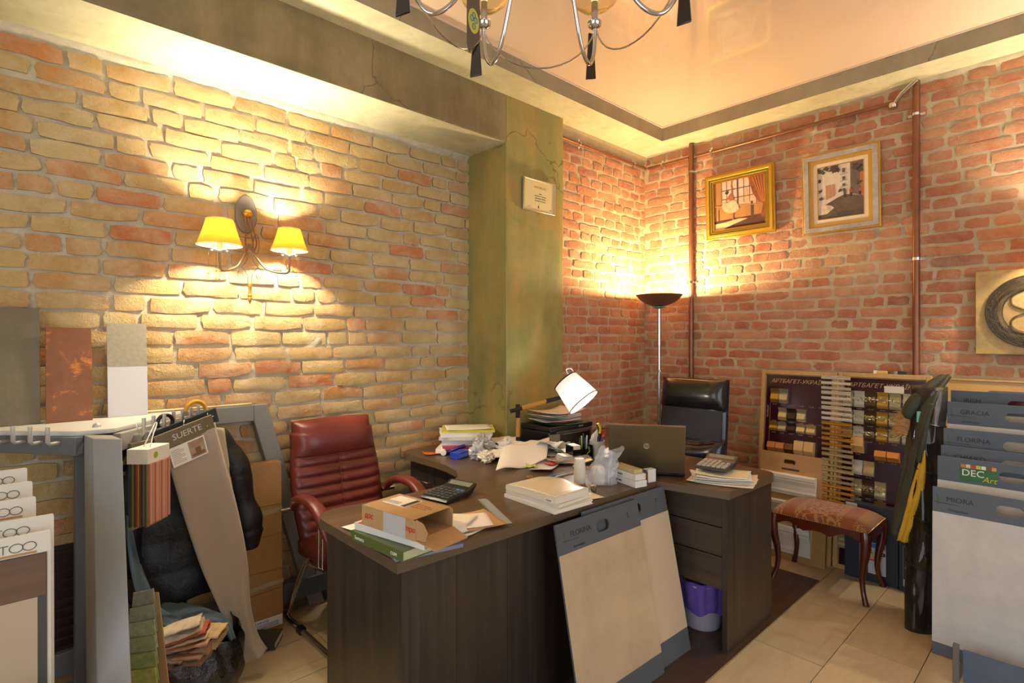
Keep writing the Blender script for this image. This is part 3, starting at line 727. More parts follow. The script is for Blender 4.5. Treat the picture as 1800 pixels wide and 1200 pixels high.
def street_picture():
    w, h = 0.455, 0.53
    t = thing('framed_picture', 'silver and gold framed picture of a sunlit village street', 'picture', (FX, 1.131, 2.155), -PI / 2, R(3))
    SIL = mat('worn_silver_leaf', (196, 190, 186), 0.4, 0.35, var=(14, (160, 146, 130)), bump=(40, 0.2, 0.002))
    frame(t, w, h, [(0.0, 0.012, -0.030, GOLD, 'outer_edge'), (0.011, 0.042, -0.034, SIL, 'silver_moulding'), (0.041, 0.066, -0.026, mat('satin_gold', (206, 160, 74), 0.35, 0.55), 'gold_moulding'), (0.065, 0.092, -0.018, mat('cream_mat', (228, 206, 176), 0.7), 'mat_board'), (0.091, 0.095, -0.020, GOLD, 'inner_bead')])
    def M(n, c, **k): return mat('street_' + n, c, 0.5, **k)
    c = MB().bx(-0.136, 0.136, -0.012, 0, 0.094, h - 0.094).build('canvas', M('walls', (226, 212, 190), var=(9, (196, 178, 156))), t)
    Q = lambda x, z: (-0.134 + 0.268 * x, 0.096 + 0.338 * z)
    pp = lambda poly, m, yy=0.0: patch(c, [Q(*p) for p in poly], -0.0132 - yy, m)
    road = M('road', (112, 92, 74), var=(22, (84, 66, 54))); dark = M('foliage', (62, 50, 42), var=(26, (92, 80, 66)))
    pp([(0, 0), (1, 0), (1, 0.34), (0.72, 0.40), (0.6, 0.42), (0.42, 0.37), (0.16, 0.27), (0.0, 0.22)], road)
    pp([(0, 0.08), (0.2, 0.09), (0.36, 0.19), (0.3, 0.24), (0.16, 0.27), (0.0, 0.24)], M('sun', (230, 212, 184), var=(30, (170, 146, 120))), 0.0006)
    pp([(0, 0), (1, 0), (1, 0.08), (0.5, 0.11), (0.2, 0.03)], dark, 0.0006)
    pp([(0.72, 0.42), (1, 0.34), (1, 1), (0.72, 1)], M('lane', (128, 104, 92), var=(16, (96, 78, 70))), 0.0003)
    pp([(0.92, 0.36), (1, 0.33), (1, 0.8), (0.92, 0.8)], M('house', (176, 110, 74)), 0.0009)
    rg = random.Random(4)
    for cx, cz, r in ((0.08, 0.93, 0.10), (0.2, 0.97, 0.08), (0.36, 0.93, 0.13), (0.45, 0.9, 0.07), (0.05, 0.75, 0.05), (0.06, 0.55, 0.06), (0.08, 0.4, 0.06), (0.85, 0.92, 0.12), (0.95, 0.85, 0.1), (0.9, 0.6, 0.07), (0.5, 0.5, 0.05), (0.58, 0.51, 0.04)):
        poly = []
        for k in range(18):
            a = 2 * PI * k / 18; rr = r * rg.uniform(0.45, 1.15); poly.append((min(max(cx + rr * math.cos(a), 0), 1), min(max(cz + rr * 0.7 * math.sin(a), 0), 1)))
        pp(poly, dark, 0.0015)
    for k in range(3):
        x = 0.18 + 0.075 * k; z = 0.36 + 0.02 * k
        pp([(x, z), (x + 0.05, z + 0.02), (x + 0.05, z + 0.27 - 0.02 * k), (x, z + 0.29 - 0.02 * k)], M('door', (186, 126, 86)), 0.0012)
    for z, hh in ((0.84, 0.08), (0.70, 0.06), (0.585, 0.04)):
        pp([(0.55, z), (0.61, z), (0.61, z + hh), (0.55, z + hh)], M('shutter', (86, 84, 58)), 0.0012)
    for z in (0.8, 0.67, 0.56): pp([(0.5, z), (0.66, z + 0.02), (0.66, z + 0.026), (0.5, z + 0.006)], dark, 0.0012)
    for x, c1 in ((0.60, (82, 88, 96)), (0.73, (170, 74, 54)), (0.92, (150, 92, 70))):
        pp([(x - 0.03, 0.43), (x + 0.03, 0.43), (x + 0.035, 0.50), (x - 0.035, 0.50)], M('coat%d' % int(x * 100), c1), 0.0018)
        pp([(x - 0.02, 0.36), (x + 0.02, 0.36), (x + 0.025, 0.43), (x - 0.025, 0.43)], M('legs', (60, 48, 44)), 0.0018)
        pp([(x + 0.016 * math.cos(a), 0.515 + 0.016 * math.sin(a)) for a in [2 * PI * k / 8 for k in range(8)]], M('head', (96, 66, 50)), 0.0018)
street_picture()

def string_panel():
    t = thing('string_art_panel', 'square gold flecked panel with round black string art on the right wall', 'wall art', (FX - 0.002, 0.453, 1.363), -PI / 2)
    s = 0.464; c0 = (s * 0.515, s / 2); Rr = 0.196
    MB().bx(0, s, -0.028, 0.0, 0, s).build('panel', mat('gold_flecked_panel', (146, 122, 80), 0.45, 0.2, var=(12, (190, 158, 92)), bump=(18, 0.3, 0.006)), t, bevel=0.003)
    nails = []; b = MB(); N = 60
    for k in range(N):
        a = 2 * PI * k / N; x, z = c0[0] + Rr * math.cos(a), c0[1] + Rr * math.sin(a); nails.append((x, z))
        b.cyl((x, -0.028, z), (x, -0.042, z), 0.0014, 0.0014, 5)
    b.build('nails', DARKM, t)
    b = MB(); rg = random.Random(3)
    for k in range(N):
        for step in (5, 8, 11, 14, 17):
            p, q = nails[k], nails[(k + step) % N]
            b.tube([(p[0], -0.036 - rg.uniform(0, 0.004), p[1]), (q[0], -0.036 - rg.uniform(0, .004), q[1])], 0.0009, 3, caps=False)
    for rr in (Rr, Rr - 0.004): b.tube([(c0[0] + rr * math.cos(a), -0.039, c0[1] + rr * math.sin(a)) for a in [2 * PI * k / 60 for k in range(60)]], 0.0022, 5, closed=True)
    stuff(b.build('thread_ring', mat('black_thread', (52, 40, 30), 0.7), t))
    b = MB()
    for cx, cz, rx, rz in ((-0.005, 0.062, 0.090, 0.058), (-0.005, -0.062, 0.090, 0.058), (-0.03, 0.0, 0.135, 0.125)):
        for j in range(3):
            b.tube([(c0[0] + cx + (rx - j * 0.004) * math.cos(a), -0.034 - j * 0.001, c0[1] + cz + (rz - j * 0.004) * math.sin(a)) for a in [2 * PI * k / 40 for k in range(40)]], 0.0011, 4, closed=True)
    b.build('thread_loops', MATS['black_thread'], t)
    gp = mat('gold_thread_fill', (196, 164, 104), 0.6, var=(60, (168, 136, 80)), bump=(120, 0.5, 0.002))
    for dz in (0.062, -0.062):
        MB().plate([(c0[0] - 0.005 + 0.086 * math.copysign(abs(math.cos(a)) ** 0.8, math.cos(a)), c0[1] + dz + 0.056 * math.copysign(abs(math.sin(a)) ** 0.8, math.sin(a))) for a in [2 * PI * k / 40 for k in range(40)]], -0.033, -0.0282).build('thread_lobe', gp, t, bevel=0.002)
string_panel()

def certificate():
    t = thing('certificate', 'framed cream certificate with small print on the plaster pillar', 'certificate', (2.6415, 2.562, 2.30), 0, R(2))
    w, h = 0.305, 0.214
    frame(t, w, h, [(0.0, 0.009, -0.018, mat('champagne_metal', (196, 182, 156), 0.3, 0.6), 'frame')])
    s = MB().bx(-w / 2 + 0.008, w / 2 - 0.008, -0.011, -0.002, 0.008, h - 0.008).build('sheet', mat('cream_sheet', (216, 200, 150), 0.5), t)
    gt = mat('gilt_print', (190, 150, 60), 0.4); yv = -0.0114
    text('lettering', 'CERTIFICATE', 0.020, gt, s, (0.005, yv, h - 0.058), align='CENTER', shear=0.2)
    for k, (st, sz) in enumerate((('certifies', 0.0085), ('authorised partner company salon', 0.008), ('Representative Ukraine', 0.0105), ('official distributor of the collection', 0.0075))):
        text('lettering', st, sz, INK, s, (0.008, yv, h - 0.094 - k * 0.016), align='CENTER')
    MB().bx(-0.012, -0.002, yv, yv + 0.0006, 0.026, 0.044).bx(0.10, 0.122, yv, yv + 0.0006, 0.026, 0.029).bx(-0.11, -0.085, yv, yv + 0.0006, 0.026, 0.028).build('emblem', INK, s)
certificate()
# ------------------------------------------------------------------ desk
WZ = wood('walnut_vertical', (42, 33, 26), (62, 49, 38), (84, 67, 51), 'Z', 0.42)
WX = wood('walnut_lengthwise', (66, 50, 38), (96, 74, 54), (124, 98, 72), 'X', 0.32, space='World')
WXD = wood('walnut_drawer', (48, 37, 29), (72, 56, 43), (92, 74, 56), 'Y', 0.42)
EDGE = mat('walnut_edge_band', (94, 76, 56), 0.45)
DZ = 0.755
def desk():
    t = thing('desk', 'large dark walnut office desk with curved worktop and drawers', 'desk', (0, 0, 0))
    def arc(cx, cy, r, a0, a1, n=6): return [(cx + r * math.cos(R(a0 + (a1 - a0) * k / n)), cy + r * math.sin(R(a0 + (a1 - a0) * k / n))) for k in range(n + 1)]
    poly = [(0.895, 1.475), (2.335, 1.455), (2.405, 1.125)] + arc(2.86, 1.205, 0.09, -90, 0) + [(2.975, 1.5), (2.965, 1.75), (3.02, 1.92), (3.18, 2.1), (3.36, 2.22), (3.44, 2.36), (3.46, 2.615),
            (2.915, 2.615), (2.915, 2.55), (2.34, 2.55), (2.34, 2.94)] + arc(1.885, 2.84, 0.095, 90, 180) + [(1.785, 2.7), (1.788, 2.55), (1.778, 2.42), (1.745, 2.29), (1.68, 2.19), (1.58, 2.125), (1.46, 2.1), (1.30, 2.10)] + arc(1.0, 2.02, 0.105, 90, 180)
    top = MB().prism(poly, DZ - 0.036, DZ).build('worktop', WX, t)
    top.data.materials.append(EDGE)
    for p in top.data.polygons:
        if abs(p.normal.z) < 0.5: p.material_index = 1
    # front and left modesty panels made of upright boards
    xs = [0.945, 1.16, 1.40, 1.66, 1.92, 2.16, 2.40]
    for i in range(6):
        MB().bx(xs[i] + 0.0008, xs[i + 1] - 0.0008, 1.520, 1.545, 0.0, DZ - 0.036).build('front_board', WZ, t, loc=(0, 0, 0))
    MB().bx(0.935, 0.96, 1.515, 2.06, 0.0, DZ - 0.036).build('side_panel', WZ, t)
    # right pedestal
    MB().bx(2.425, 2.925, 1.145, 1.17, 0.0, DZ - 0.036).build('side_panel', WZ, t)
    MB().bx(2.90, 2.925, 1.17, 1.74, 0.0, DZ - 0.036).build('back_panel', WZ, t)
    MB().bx(2.45, 2.90, 1.171, 1.53, 0.30, 0.318).bx(2.45, 2.9, 1.53, 1.548, 0.0, DZ - .04).build('carcass', WXD, t)
    zz = [0.285, 0.44, 0.575, DZ - 0.040]
    for k in range(3):
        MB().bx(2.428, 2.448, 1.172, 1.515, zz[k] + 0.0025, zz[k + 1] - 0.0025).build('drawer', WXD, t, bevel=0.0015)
    # cabinet under the curved end by the left wall
    c = MB().bx(1.872, 2.30, 2.19, 2.90, 0.0, DZ - 0.04).build('cabinet_body', WZ, t)
    for y0, y1 in ((2.20, 2.40), (2.405, 2.64), (2.645, 2.895)):
        for z0, z1 in ((0.42, 0.70), (0.06, 0.415)):
            d = MB().bx(1.852, 1.87, y0, y1, z0, z1).build('drawer', WZ, t, bevel=0.0015)
            if z0 > 0.3:
                MB().tube([(1.85, y0 + 0.03, z1 - 0.10), (1.825, y0 + 0.03, z1 - 0.10), (1.825, y1 - 0.03, z1 - 0.10), (1.85, y1 - 0.03, z1 - 0.10)], 0.004, 8).build('handle', CHROME, d, smooth=50)
    # support legs under the far part
    MB().bx(3.30, 3.33, 2.25, 2.60, 0.0, DZ - 0.036).build('support_panel', WZ, t)
desk()

# dark mat under the desk
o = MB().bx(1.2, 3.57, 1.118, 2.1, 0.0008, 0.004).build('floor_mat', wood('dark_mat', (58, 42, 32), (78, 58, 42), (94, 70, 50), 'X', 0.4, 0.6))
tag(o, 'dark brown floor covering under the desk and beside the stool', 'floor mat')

# ------------------------------------------------------------------ armchairs
LEATHER_R = mat('red_leather', (114, 46, 38), 0.42, var=(7, (100, 38, 32)), bump=(45, 0.12, 0.002), coat=0.15)
LEATHER_K = mat('black_leather', (26, 26, 30), 0.26, var=(5, (34, 34, 38)), bump=(60, 0.12, 0.002), coat=0.2)
LEATHER_KM = mat('black_mesh_fabric', (38, 38, 44), 0.6, bump=(220, 0.3, 0.001))
def cushion(fn_front, fn_back, nx, nz):
    """closed pillow from two height fields over u,v in [0,1]"""
    b = MB()
    b.grid(nx, nz, fn_front); o = len(b.v)
    b.grid(nx, nz, lambda u, v: fn_back(1 - u, v)); w = nx + 1
    F = lambda i, j: j * w + i
    B = lambda i, j: o + j * w + (nx - i)
    for i in range(nx):
        b.f.append((F(i + 1, 0), F(i, 0), B(i, 0), B(i + 1, 0))); b.f.append((F(i, nz), F(i + 1, nz), B(i + 1, nz), B(i, nz)))
    for j in range(nz):
        b.f.append((F(0, j), F(0, j + 1), B(0, j + 1), B(0, j))); b.f.append((F(nx, j + 1), F(nx, j), B(nx, j), B(nx, j + 1)))
    return b
def red_chair():
    t = thing('office_chair', 'red leather high back office chair on chrome cantilever frame', 'chair', (1.325, 2.53, 0), R(1))
    # backrest: x across, leaning back towards +y
    def width(v): return 0.235 + 0.03 * math.sin(min(v * 1.25, 1) * PI) * 0.6 - (0.012 if v > 0.9 else 0)
    def prof(v): return (0.16 + 0.16 * v ** 1.3 + (0.02 * math.sin(v * PI * 1.2)), 0.43 + 0.585 * v)
    def front(u, v):
        x = (u * 2 - 1); y, z = prof(v); e = 1 - abs(x) ** 6
        puff = 0.045 * e * (min(v / 0.06, 1) ** 0.5) * (min((1 - v) / 0.05, 1) ** 0.5)
        if v < 0.70:
            q = (v / 0.70 * 8.0) % 1.0; puff *= 0.62 + 0.38 * abs(math.sin(q * PI)) ** 0.45
            puff -= 0.010 * math.exp(-(x / 0.03) ** 2) 
        else:
            puff *= 1.0 + 0.65 * max(0.0, math.sin((v - 0.70) / 0.30 * PI)) ** 0.7
        return (x * width(v) * (1 - 0.03 * (1 - e)), y - puff, z + (0.012 * (1 - abs(x) ** 2) if v > 0.95 else 0))
    def back(u, v):
        x = u * 2 - 1; y, z = prof(v)
        return (x * width(v) * 0.985, y + 0.03 + 0.02 * (1 - x * x), z)
    cushion(front, back, 28, 96).build('backrest', LEATHER_R, t, smooth=180, fix=True)
    def sf(u, v):
        x = u * 2 - 1; y = -0.30 + 0.50 * v
        p = 0.05 * (1 - abs(x) ** 5) * (min(v / 0.1, 1) ** 0.5); return (x * 0.24, y, 0.435 + p + 0.02 * (1 - v))
    def sb(u, v):
        x = u * 2 - 1; y = -0.30 + 0.50 * v; return (x * 0.235, y, 0.375)
    cushion(sf, sb, 16, 16).build('seat', LEATHER_R, t, smooth=180, fix=True)
    for s in (-1, 1):
        pth = spline([(s * 0.262, 0.20, 0.60), (s * 0.268, 0.15, 0.655), (s * 0.272, 0.05, 0.685), (s * 0.272, -0.06, 0.68), (s * 0.27, -0.15, 0.635), (s * 0.265, -0.205, 0.56), (s * 0.26, -0.22, 0.50)], 7)
        n = len(pth); b = MB()
        vs = []
        for i, p in enumerate(pth):
            tn = (pth[min(i + 1, n - 1)] - pth[max(i - 1, 0)]).normalized(); side = Vector((1, 0, 0)); up = side.cross(tn).normalized()
            e = min(1, 0.45 + 2.2 * min(i, n - 1 - i) / n)
            for k in range(14):
                a = 2 * PI * k / 14; vs.append(p + side * (math.copysign(abs(math.cos(a)) ** 0.7, math.cos(a)) * 0.033 * e) + up * (math.copysign(abs(math.sin(a)) ** 0.7, math.sin(a)) * 0.021 * e))
        b.add(vs, [(i * 14 + k, i * 14 + (k + 1) % 14, (i + 1) * 14 + (k + 1) % 14, (i + 1) * 14 + k) for i in range(n - 1) for k in range(14)] + [tuple(range(13, -1, -1)), tuple((n - 1) * 14 + k for k in range(14))])
        b.build('armrest', LEATHER_R, t, smooth=180, fix=True)
        MB().tube([(s * 0.265, -0.14, 0.62), (s * 0.265, -0.135, 0.40)], 0.0065, 8).tube([(s * 0.265, -0.10, 0.65), (s * 0.265, -0.095, 0.40)], 0.0065, 8).tube([(s * 0.265, -0.15, 0.40), (s * 0.265, 0.0, 0.385)], 0.008, 8).build('arm_support', CHROME, t, smooth=60)
        MB().cyl((s * 0.245, 0.21, 0.60), (s * 0.32, 0.21, 0.60), 0.012, 0.012, 12).build('arm_bolt', CHROME, t, smooth=50)
        MB().tube(spline([(s * 0.20, -0.02, 0.37), (s * 0.225, 0.05, 0.375), (s * 0.235, 0.12, 0.34), (s * 0.245, 0.30, 0.06), (s * 0.245, 0.318, 0.028), (s * 0.245, 0.28, 0.016), (s * 0.245, 0.1, 0.014), (s * 0.245, -0.25, 0.014)], 6), 0.0135, 12).build('sled_leg', CHROME, t, smooth=60)
        MB().bx(s * 0.245 - 0.016, s * 0.245 + 0.016, 0.12, 0.17, 0.0, 0.03).build('foot_clip', BLACK, t, bevel=0.003)
    MB().cyl((-0.245, -0.25, 0.014), (0.245, -0.25, 0.014), 0.0135, 0.0135, 12).build('front_rail', CHROME, t, smooth=60)
    MB().bx(-0.2, 0.2, -0.15, 0.12, 0.355, 0.378).build('seat_plate', BLACK, t, bevel=0.003)
    b = MB()                                         # stitched centre seam
    b.tube([front(0.5, v / 40 * 0.68)[:1] + (front(0.5, v / 40 * 0.68)[1] - 0.003,) + front(0.5, v / 40 * 0.68)[2:] for v in range(2, 41)], 0.0022, 5)
    b.build('seam', mat('red_piping', (150, 62, 50), 0.4), t, smooth=60)
red_chair()

def black_chair():
    t = thing('office_chair', 'black leather high back office chair behind the laptop', 'chair', (3.30, 1.885, 0), R(-90))
    # local: front = -y -> world -x
    def width(v): return 0.232 + 0.02 * (1 - v)
    def prof(v): return (0.10 + 0.10 * v, 0.42 + 0.755 * v)
    def front(u, v):
        x = u * 2 - 1; y, z = prof(v); e = (1 - abs(x) ** 8)
        p = 0.018 * e
        if v > 0.745: p = 0.018 + 0.062 * e * max(0.0, 1 - ((v - 0.872) / 0.128) ** 2) ** 0.5
        lum = 0.45 - 0.025 * math.cos(x * 2.6)
        if v < lum: p = 0.012 + 0.06 * e * max(0.0, 1 - ((v - lum + 0.09) / 0.09) ** 2) ** 0.5 if v > lum - 0.18 else 0.012
        return (x * width(v), y - p, z)
    def back(u, v):
        x = u * 2 - 1; y, z = prof(v); return (x * width(v), y + 0.035, z)
    cushion(front, back, 24, 60).build('backrest', LEATHER_K, t, smooth=60, fix=True)
    MB().grid(12, 14, lambda u, v: ((u * 2 - 1) * 0.222, prof(0.47 + 0.262 * v)[0] - 0.0195, prof(0.47 + 0.262 * v)[1])).build('back_mesh', LEATHER_KM, t, solid=0.004)
    def sf(u, v):
        x = u * 2 - 1; y = -0.36 + 0.50 * v; return (x * 0.25, y, 0.43 + 0.05 * (1 - abs(x) ** 5) * (min(v / 0.1, 1) ** 0.5))
    def sb(u, v):
        x = u * 2 - 1; y = -0.36 + 0.50 * v; return (x * 0.245, y, 0.375)
    cushion(sf, sb, 16, 16).build('seat', LEATHER_K, t, smooth=180, fix=True)
    for s in (-1, 1):
        MB().tube(spline([(s * 0.27, 0.14, 0.60), (s * 0.285, 0.05, 0.64), (s * 0.285, -0.12, 0.635), (s * 0.28, -0.2, 0.58), (s * 0.27, -0.21, 0.42)], 6), 0.019, 10).build('armrest', BLACK, t, smooth=60)
    MB().cyl((0, -0.1, 0.09), (0, -0.1, 0.38), 0.028, 0.028, 14).build('gas_column', CHROME, t, smooth=60)
    for k in range(5):
        a = 2 * PI * k / 5; c, s = math.cos(a), math.sin(a)
        MB().tube([(0, -0.1, 0.10), (0.27 * c, -0.1 + 0.27 * s, 0.065)], [0.024, 0.015], 8).build('base_leg', BLACK, t, smooth=60)
        MB().cyl((0.27 * c - 0.02 * s, -0.1 + 0.27 * s + 0.02 * c, 0.026), (0.27 * c + 0.02 * s, -0.1 + 0.27 * s - 0.02 * c, 0.026), 0.026, 0.026, 14).build('caster', BLACK, t, smooth=50)
black_chair()

# ------------------------------------------------------------------ stool
def stool():
    t = thing('footstool', 'upholstered footstool with patterned orange tapestry and curved wooden legs', 'stool', (3.592, 1.085, 0), R(-90))
    m = bpy.data.materials.new('orange_tapestry'); m.use_nodes = True; q = NT(m)
    co = q.coord('Object'); sep = q.add('ShaderNodeSeparateXYZ'); q.link(co, sep.inputs[0])
    ab = q.add('ShaderNodeMath', operation='ABSOLUTE'); q.link(sep.outputs[0], ab.inputs[0])
    band = q.ramp(ab.outputs[0], [(0.0, (255, 255, 255)), (0.088, (255, 255, 255)), (0.09, (0, 0, 0))])
    band.node.color_ramp.interpolation = 'CONSTANT'
    stripe = q.ramp(ab.outputs[0], [(0.0, (0, 0, 0)), (0.09, (255, 255, 255)), (0.118, (0, 0, 0)), (0.185, (255, 255, 255))]); stripe.node.color_ramp.interpolation = 'CONSTANT'
    w = q.add('ShaderNodeTexVoronoi', feature='DISTANCE_TO_EDGE'); w.inputs['Scale'].default_value = 26
    dn = q.add('ShaderNodeTexNoise'); dn.inputs['Scale'].default_value = 12; q.link(co, dn.inputs['Vector'])
    va = q.add('ShaderNodeVectorMath', operation='MULTIPLY_ADD'); q.link(dn.outputs['Color'], va.inputs[0]); va.inputs[1].default_value = (0.1, 0.1, 0.1); q.link(co, va.inputs[2]); q.link(va.outputs[0], w.inputs['Vector'])
    flo = q.ramp(w.outputs['Distance'], [(0.05, (146, 106, 58)), (0.14, (116, 52, 18))])
    ck = q.add('ShaderNodeTexChecker'); ck.inputs['Scale'].default_value = 90; ck.inputs[1].default_value = lin((156, 118, 64)); ck.inputs[2].default_value = lin((120, 58, 26)); q.link(co, ck.inputs[0])
    base = q.mix(q.noise(co, 9, 4, 0.6), (136, 68, 22), (114, 52, 16))
    c = q.mix(band, base, flo); c = q.mix(stripe, c, ck.outputs[0])
    q.link(c, q.b.inputs['Base Color']); q.b.inputs['Roughness'].default_value = 0.75; q.b.inputs['Sheen Weight'].default_value = 0.3
    q.bump(q.noise(co, 250, 3, 0.6), 0.3, 0.001)
    W, D = 0.255, 0.185
    def top(u, v):
        x = u * 2 - 1; y = v * 2 - 1
        e = max(0, (1 - abs(x) ** 4)) ** 0.5 * max(0, (1 - abs(y) ** 4)) ** 0.5
        return (x * W, y * D, 0.398 + 0.058 * e)
    def bot(u, v): return ((u * 2 - 1) * W * 0.99, (v * 2 - 1) * D * 0.99, 0.392)
    cushion(top, bot, 30, 24).build('cushion', m, t, smooth=180, fix=True)
    WD = mat('red_brown_polished_wood', (92, 38, 20), 0.25, var=(8, (70, 28, 16)), coat=0.4)
    for s in (-1, 1):
        ap = [(-W + 0.01, 0.398), (W - 0.01, 0.398), (W - 0.01, 0.325)] + [((W - 0.03) * (1 - k / 10), 0.335 + 0.032 * math.sin(k / 20 * PI * 3 % PI) - 0.02 * math.exp(-((k - 10) / 3.0) ** 2)) for k in range(2, 19)] + [(-W + 0.01, 0.325)]
        MB().plate(ap, s * (D - 0.008) - 0.009, s * (D - 0.008) + 0.009).build('apron', WD, t, fix=True)
        MB().bx(s * (W - 0.008) - 0.009, s * (W - 0.008) + 0.009, -D + 0.01, D - 0.01, 0.335, 0.398).build('apron', WD, t, bevel=0.004)
    for sx in (-1, 1):
        for sy in (-1, 1):
            d = Vector((sx, sy, 0)).normalized(); c = Vector((sx * (W - 0.018), sy * (D - 0.018), 0))
            pts = [(0.0, 0.395), (0.008, 0.35), (0.004, 0.28), (-0.016, 0.19), (-0.022, 0.12), (-0.012, 0.06), (0.004, 0.02), (0.012, 0.0)]
            rs = [0.026, 0.028, 0.024, 0.018, 0.0145, 0.0135, 0.015, 0.017]
            sp = spline([c + d * o + Vector((0, 0, z)) for o, z in pts], 5); rr = []
            for i in range(len(rs) - 1):
                for k in range(5): rr.append(rs[i] + (rs[i + 1] - rs[i]) * k / 5)
            rr.append(rs[-1])
            MB().tube(sp, rr, 12).build('leg', WD, t, smooth=60)
    b = MB()
    for s in (-1, 1):
        for k in range(44): b.lathe([(0.0038, 0), (0.0026, 0.0022), (0, 0.003)], 6, (-W + 2 * W * (k + 0.5) / 44, s * (D + 0.001), 0.40), Matrix.Rotation(s * -PI / 2, 4, 'X'))
        for k in range(30): b.lathe([(0.0038, 0), (0.0026, 0.0022), (0, 0.003)], 6, (s * (W + 0.001), -D + 2 * D * (k + 0.5) / 30, 0.40), Matrix.Rotation(s * PI / 2, 4, 'Y'))
    stuff(b.build('upholstery_nails', mat('brass_nail', (176, 136, 70), 0.3, 0.9), t))
stool()
# ------------------------------------------------------------------ things on the desk
T = DZ + 0.0008
def M2(loc, rz=0.0): return Matrix.Translation(loc) @ Matrix.Rotation(rz, 4, 'Z')
def sheet(name, label, w, d, loc, rz, m=PAPER, curl=0.0, seed=0, thick=0.0006, group=None, rough=0.003, cat='paper'):
    """a sheet of paper lying with gentle waves"""
    rg = random.Random(seed); ph = rg.uniform(0, 6)
    def fn(u, v):
        x, y = (u - 0.5) * w, (v - 0.5) * d
        z = 0.0012 + rough * (1 + math.sin(ph + 5 * u + 3 * v)) * 0.5 + curl * (abs(u - 0.5) * 2) ** 3 + abs(curl) * 0.4 * (abs(v - 0.5) * 2) ** 3
        return (x, y, z)
    o = MB().grid(10, 8, fn).build(name, m, None, smooth=180, solid=thick, loc=loc, rot=(0, 0, rz))
    tag(o, label, cat, group); return o
COVER_W = mat('white_cover', (226, 222, 214), 0.45)
def book(name, label, w, d, h, loc, rz, cover, pages=PAPER2, cat='book', group=None, softs=0.0, spine_text=None, ink=None, rx=0.0, ry=0.0):
    """lying book: spine along -y side, covers, page block"""
    t = thing(name, label, cat, loc, rz, group=group, rx=rx, ry=ry); c = 0.0022
    MB().bx(-w / 2, w / 2, -d / 2, d / 2, 0, c).bx(-w / 2, w / 2, -d / 2, d / 2, h - c, h).bx(-w / 2, w / 2, -d / 2, -d / 2 + c, c, h - c).build('cover', cover, t)
    MB().bx(-w / 2 + 0.003, w / 2 - 0.003, -d / 2 + c, d / 2 - 0.004, c + 0.0002, h - c - 0.0002).build('pages', pages, t)
    if spine_text: text('lettering', spine_text, h * 0.55, ink or INK, t, (-w / 2 + 0.02, -d / 2 - 0.0003, h * 0.27))
    return t

# front left pile: folder, green book, white catalogue, cardboard box
F0 = R(-8)
book('folder', 'grey blue folder at the bottom of the front left pile', 0.235, 0.29, 0.012, (1.035, 1.60, T), R(-11), mat('blue_grey_board', (120, 128, 150), 0.5), cat='folder')
GRN = mat('olive_green_cover', (86, 100, 48), 0.4)
# the green book shows its long spine towards the left front
gb = book('green_book', 'thick olive green book under the cardboard box', 0.285, 0.22, 0.032, (0.988, 1.588, T + 0.013), R(-85), GRN, pages=mat('pale_green_pages', (190, 190, 150), 0.7), spine_text='Suntera', ink=PAPER)
text('lettering', 'COM', 0.014, PAPER, gb, (0.08, -0.1103, 0.010))
wb = book('catalogue', 'white catalogue with green picture lying on the green book', 0.325, 0.21, 0.024, (1.013, 1.58, T + 0.046), R(-78), COVER_W)
MB().bx(-0.135, -0.02, -0.105, -0.02, 0.0241, 0.0246).build('cover_picture', mat('leaf_green_print', (50, 120, 50), 0.5, var=(30, (120, 160, 60))), wb)
MB().bx(-0.148, -0.134, -0.105, -0.06, 0.0241, 0.0247).build('cover_logo', REDINK, wb)
sheet('paper_sheet', 'white sheet poking out behind the cardboard box towards the red chair', 0.15, 0.20, (1.0, 1.80, T), R(10), PAPER, seed=2)
